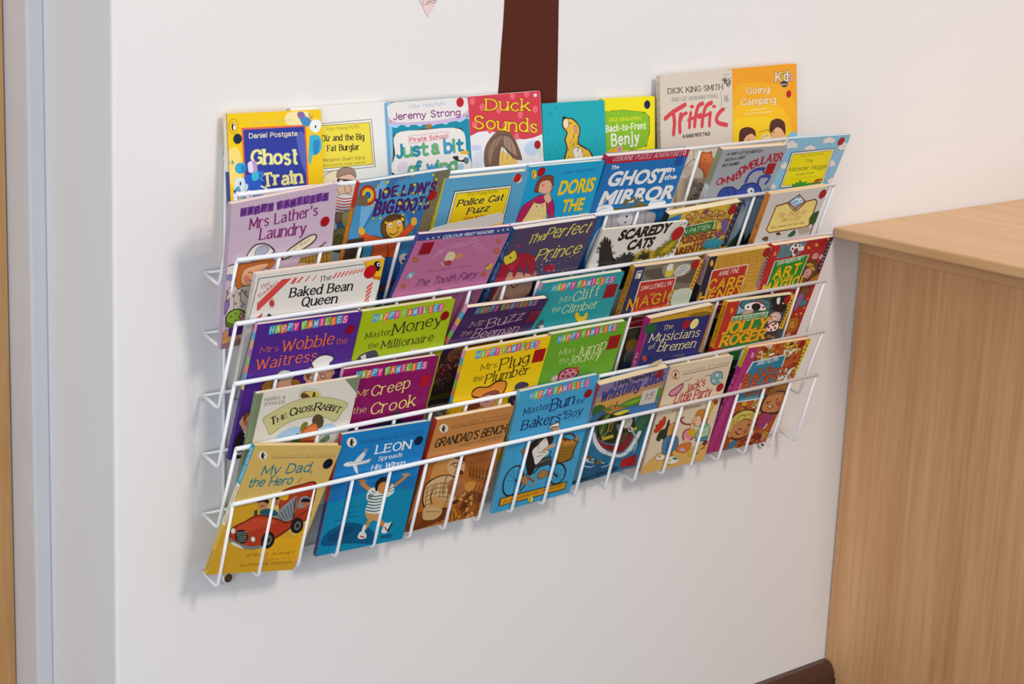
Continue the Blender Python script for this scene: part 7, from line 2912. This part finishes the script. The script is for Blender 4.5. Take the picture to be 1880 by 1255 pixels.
book([[0.999695, 0.003362, -0.024453, 0.624062], [-0.022853, -0.248285, -0.968417, -0.031178], [-0.009327, 0.968681, -0.248133, -0.31918], [0.0, 0.0, 0.0, 1.0]], 0.1112, 0.1509, 0.009, 'dfcaac', 'd8c4a4', 'f0dcbc', 'cream paperback with red handwriting and a tea party, bottom row second from the right', 'bottom', """
o dcae5e -23 4 13 55 71 107 132 135 252 128 400 116 514 135 611 138 593 -17 297 -2
e c8742c 68 689 37 -5 12 -35
e e8d4b4 68 689 32 -5 9 -25
e 2a2420 66 685 9 -1 4 -13
e 2a2420 64 700 8 -1 2 -6
e 2a2420 77 688 5 3 3 -3
e 2a2420 68 672 4 -1 1 -3
e 2a2420 79 670 4 -1 1 -4
t|WALKER STORIES|h|2c241c|122 687 529 700 15||||
l 2c241c 7 128 678 528 690
t|Jack's|h|b6303c|204 542 359 573 57|||1.5|
t|Little Party|h|b6303c|122 481 438 485 65|||1.5|
o a85068 55 551 63 578 113 603 148 618 164 595 142 552 95 535
o d88a9c 60 553 69 574 117 598 145 611 155 597 135 558 93 542
l 6a4a40 7 157 610 167 632 196 632 226 647
l 6a4a40 7 337 635 358 641 409 634
o 7aa4aa 408 596 397 640 436 658 488 646 511 600 488 565 447 562
p 7aa4aa 445 650 457 636 475 632 465 625 474 610 455 620 443 615 442 628 425 639 442 638
p e0e4dc 446 645 455 635 469 632 462 626 468 615 455 622 445 618 444 629 431 637 445 636
p 7aa4aa 430 609 439 597 454 594 445 589 453 576 439 584 428 580 427 591 414 600 428 599
p e0e4dc 431 605 438 596 449 594 444 589 450 579 438 586 429 582 429 591 419 598 430 598
p 7aa4aa 489 605 498 593 514 590 505 585 513 572 498 580 487 576 487 587 473 596 488 595
p e0e4dc 490 601 497 592 509 590 503 585 509 575 497 582 489 578 488 587 478 594 489 593
t|BOB GRAHAM|h|2e2822|126 420 380 419 17|||1.2|
o c8341c 11 304 20 335 8 347 36 352 35 371 56 377 65 396 83 389 94 352 76 317 39 290
c 29301c 52 240 65 299 107 311 111 354 126 367 145 295 153 246 140 215 98 237 86 220
o d69a50 147 228 132 307 147 333 195 330 215 255 203 218
l 8a5a28 9 160 293 177 295
o 4a7ca0 138 133 120 223 153 246 206 247 254 210 269 149 241 125 187 110
l 24485c 9 166 138 160 207
o b8506a 285 224 289 261 335 268 388 235 406 203 378 178 318 179
o e08a9c 293 224 299 255 337 261 383 234 395 207 369 188 318 187
p d8a81c 326 241 330 264 373 262 397 233 399 204 354 212
k d8a81c 10 377 251 385 258
k d8a81c 10 359 257 357 269
k d8a81c 10 359 257 357 266
k d8a81c 10 335 250 324 256
k d8a81c 10 372 257 374 264
k d8a81c 10 342 230 334 229
k d8a81c 10 387 238 397 238
k d8a81c 10 387 238 400 239
k d8a81c 10 364 258 364 266
k d8a81c 10 354 257 347 270
k d8a81c 10 357 215 354 206
k d8a81c 10 392 219 407 209
k d8a81c 10 387 238 401 240
k d8a81c 10 385 241 396 243
k d8a81c 10 333 240 320 241
k d8a81c 10 346 227 338 223
k d8a81c 10 343 259 333 268
k d8a81c 10 381 246 389 251
k d8a81c 10 393 212 406 202
k d8a81c 10 385 211 393 201
k d8a81c 10 361 258 359 266
k d8a81c 10 392 218 409 208
k d8a81c 10 391 234 403 233
k d8a81c 10 333 244 320 247
e e0b088 340 177 33 -6 8 -23
o d8782c 269 120 271 158 323 164 385 158 389 113 347 94
e c8a0c0 320 120 26 -5 5 -15
o c8802c 358 356 364 388 410 395 472 357 481 297 466 270 430 306 402 349
o eab890 339 325 360 351 402 349 430 286 385 279 365 302
l 7a4a28 9 361 322 377 324
l 8a3a34 1 247 350 248 346 248 342 247 340 245 337 243 336 240 336 236 338 233 339 229 343 226 346 223 350 222 354 220 358 220 362 222 365 223 367 225 368 229 368 233 367 236 365 239 362 243 358 245 354 247 350
l 8a3a34 21 248 362 228 363 237 337 284 310 348 298
o eab890 330 298 360 298 368 258 343 262
o 8ab08c 409 193 413 250 437 285 487 282 529 231 525 173 451 176
l dfe4d0 14 414 255 464 242 511 253
l dfe4d0 14 427 238 470 225 513 237
l dfe4d0 14 440 221 476 208 515 221
l dfe4d0 14 453 204 482 192 517 205
l dfe4d0 14 467 188 488 175 519 189
o e4b828 450 350 454 408 487 451 507 428 490 373 480 317
o a84a34 491 431 504 453 530 424 512 413
o 4a86a0 426 180 522 183 520 154 431 164
e 6a5a40 133 98 42 -2 11 -21
e ece4d4 133 98 40 -1 10 -19
e 6a5a40 250 57 62 -2 17 -32
e ece4d4 250 57 59 -2 16 -30
e d87838 125 103 15 -3 2 -7
e 4a7a5c 274 65 25 -5 4 -10
e a8743c 231 102 13 -2 5 -14
e d8b83c 228 59 15 -3 2 -7
o 6a3440 497 133 513 155 537 141 526 118
l 4a3a38 10 520 120 521 100
e c8a83c 416 69 31 -6 6 -17
l 5a4a30 12 452 53 480 77
l 8a6434 15 492 95 522 97""", spans=[(0, 0.35, 'd89a3c'), (0.35, 1, 'd8c4a4')], spine_text=[('WALKER', 'f0e0c0', 0.06, 0.3), ("JACK'S LITTLE PARTY", 'a84a40', 0.38, 0.72), ('BOB GRAHAM', '6a4a40', 0.86, 0.98)], dots=[('a8141e', 101.5, 107.3, 5.9, 0)])

book([[0.999282, 0.03737, -0.006249, 0.745943], [0.007499, -0.356716, -0.934183, -0.023853], [-0.037139, 0.933465, -0.35674, -0.316605], [0.0, 0.0, 0.0, 1.0]], 0.1204, 0.1625, 0.006, 'c45a2a', 'b32c78', 'f0d8a8', 'orange cartoon paperback with pink edge and two smiling children, bottom row', 'bottom', """
r 41 150 e0a828/d8521f/b83c1c/ece4d0/e8c028/8a3414/d86a2c 16 44 0.55 81 815 597 810 611 601 597 317 588 -6 191 -11 140 424
r 42 60 e8c020/efe8d8/2a2420/d8621f/e0b020/efe8d8 10 31 0.4 81 815 571 808 565 680 421 697 110 716
p b8307c -36 819 84 814 95 707 119 344 194 -17 -11 -20 -18 239
o e8a0c0 49 738 43 780 69 766 80 735 64 730
p e8c41c 547 808 610 811 605 528 567 531 572 668
e 3a2a18 586 760 7 -1 5 -9
e 3a2a18 585 732 7 -1 5 -9
e 3a2a18 583 704 7 -1 5 -9
e 3a2a18 582 676 7 -1 5 -9
e 3a2a18 580 648 7 -1 5 -9
e 3a2a18 579 620 7 -1 5 -9
e 3a2a18 578 592 7 -1 5 -9
e 3a2a18 576 564 7 -1 5 -9
p e0ecf0 86 700 408 720 422 625 468 378 83 386 62 569
p 1f86a2 101 692 400 710 411 626 450 391 91 396 73 568
t|ANN PILLING|n|f0f0ec|150 662 345 680 33|||1.5|
t|THE|Z|d8562a|185 610 312 620 22|4a1c14:21|||
t|BAKED|Z|d8562a|74 553 457 563 48|4a1c14:15||1.4|
t|BEAN|Z|d8562a|86 496 448 509 48|4a1c14:15||1.4|
t|KIDS|Z|d8562a|166 425 399 430 34|4a1c14:22||1.3|
t|ILLUSTRATED BY|n|d8e8ec|127 400 364 398 13|||1.2|
r 43 16 e8c020/efe8d8/d8621f 14 33 0.5 430 541 606 538 600 455 439 477
c 4a2414 394 282 371 349 385 432 439 477 561 476 622 420 651 341 660 265 605 230 509 234 429 256
o cf8850 406 286 389 347 419 406 530 411 616 378 635 322 623 270 569 246 468 259
o b8742c 393 404 401 450 465 478 572 467 608 422 620 372 538 421 471 420 430 399
l 4a2a14 14 389 460 414 398
l 4a2a14 14 417 450 436 397
l 4a2a14 14 438 454 458 396
l 4a2a14 14 466 443 480 395
l 4a2a14 14 487 447 502 394
l 4a2a14 14 515 437 524 393
l 4a2a14 14 536 440 546 392
l 4a2a14 14 565 430 568 391
l 3a1c14 17 443 339 458 347
l 3a1c14 17 510 351 527 357
e b85a3c 549 318 26 -4 13 -23
l 3a1c14 20 458 300 491 290 510 303
e f0e8dc 478 300 18 -3 4 -7
e 4a2414 429 341 10 -1 6 -10
o a8326c 411 216 429 256 520 237 558 194 509 137 442 136
l f0e0d0 28 532 155 515 125
o cf8850 517 49 535 90 584 49 551 11
c 4a2414 131 164 109 241 143 299 223 318 312 300 377 253 408 174 395 101 305 70 218 86
o dcc45c 136 173 122 237 155 289 228 309 315 290 369 249 380 199 281 236 192 207 186 134
o d08a52 177 151 189 213 284 230 376 195 389 123 349 87 258 85 205 109
l 8a7420 14 194 228 198 270 251 267
l 8a7420 14 253 240 263 270 305 264
l 8a7420 14 170 200 160 244
l 3a1c14 17 242 162 267 153 275 162
l 3a1c14 17 324 181 346 178
l 3a1c14 17 226 143 251 121 282 113
e c0683c 320 129 23 -4 8 -14
e d08a52 178 125 23 -4 14 -26
o 2a7ca8 198 25 230 63 281 65 286 32 231 -12
o b84018 123 70 116 155 163 116 208 56 188 -5
r 44 60 b82c24/d84a34/8a2018/e0784a 7 14 0.8 327 79 520 92 541 -20 323 -11""", spans=[(0, 0.18, 'e8c020'), (0.18, 1, 'b32c78')], spine_text=[('SPRINTERS', '3a2a18', 0.02, 0.17), ('THE BAKED BEAN KIDS', 'e8b0d0', 0.25, 0.8)], dots=[('981424', 105.1, 156.5, 6.0, 0)])
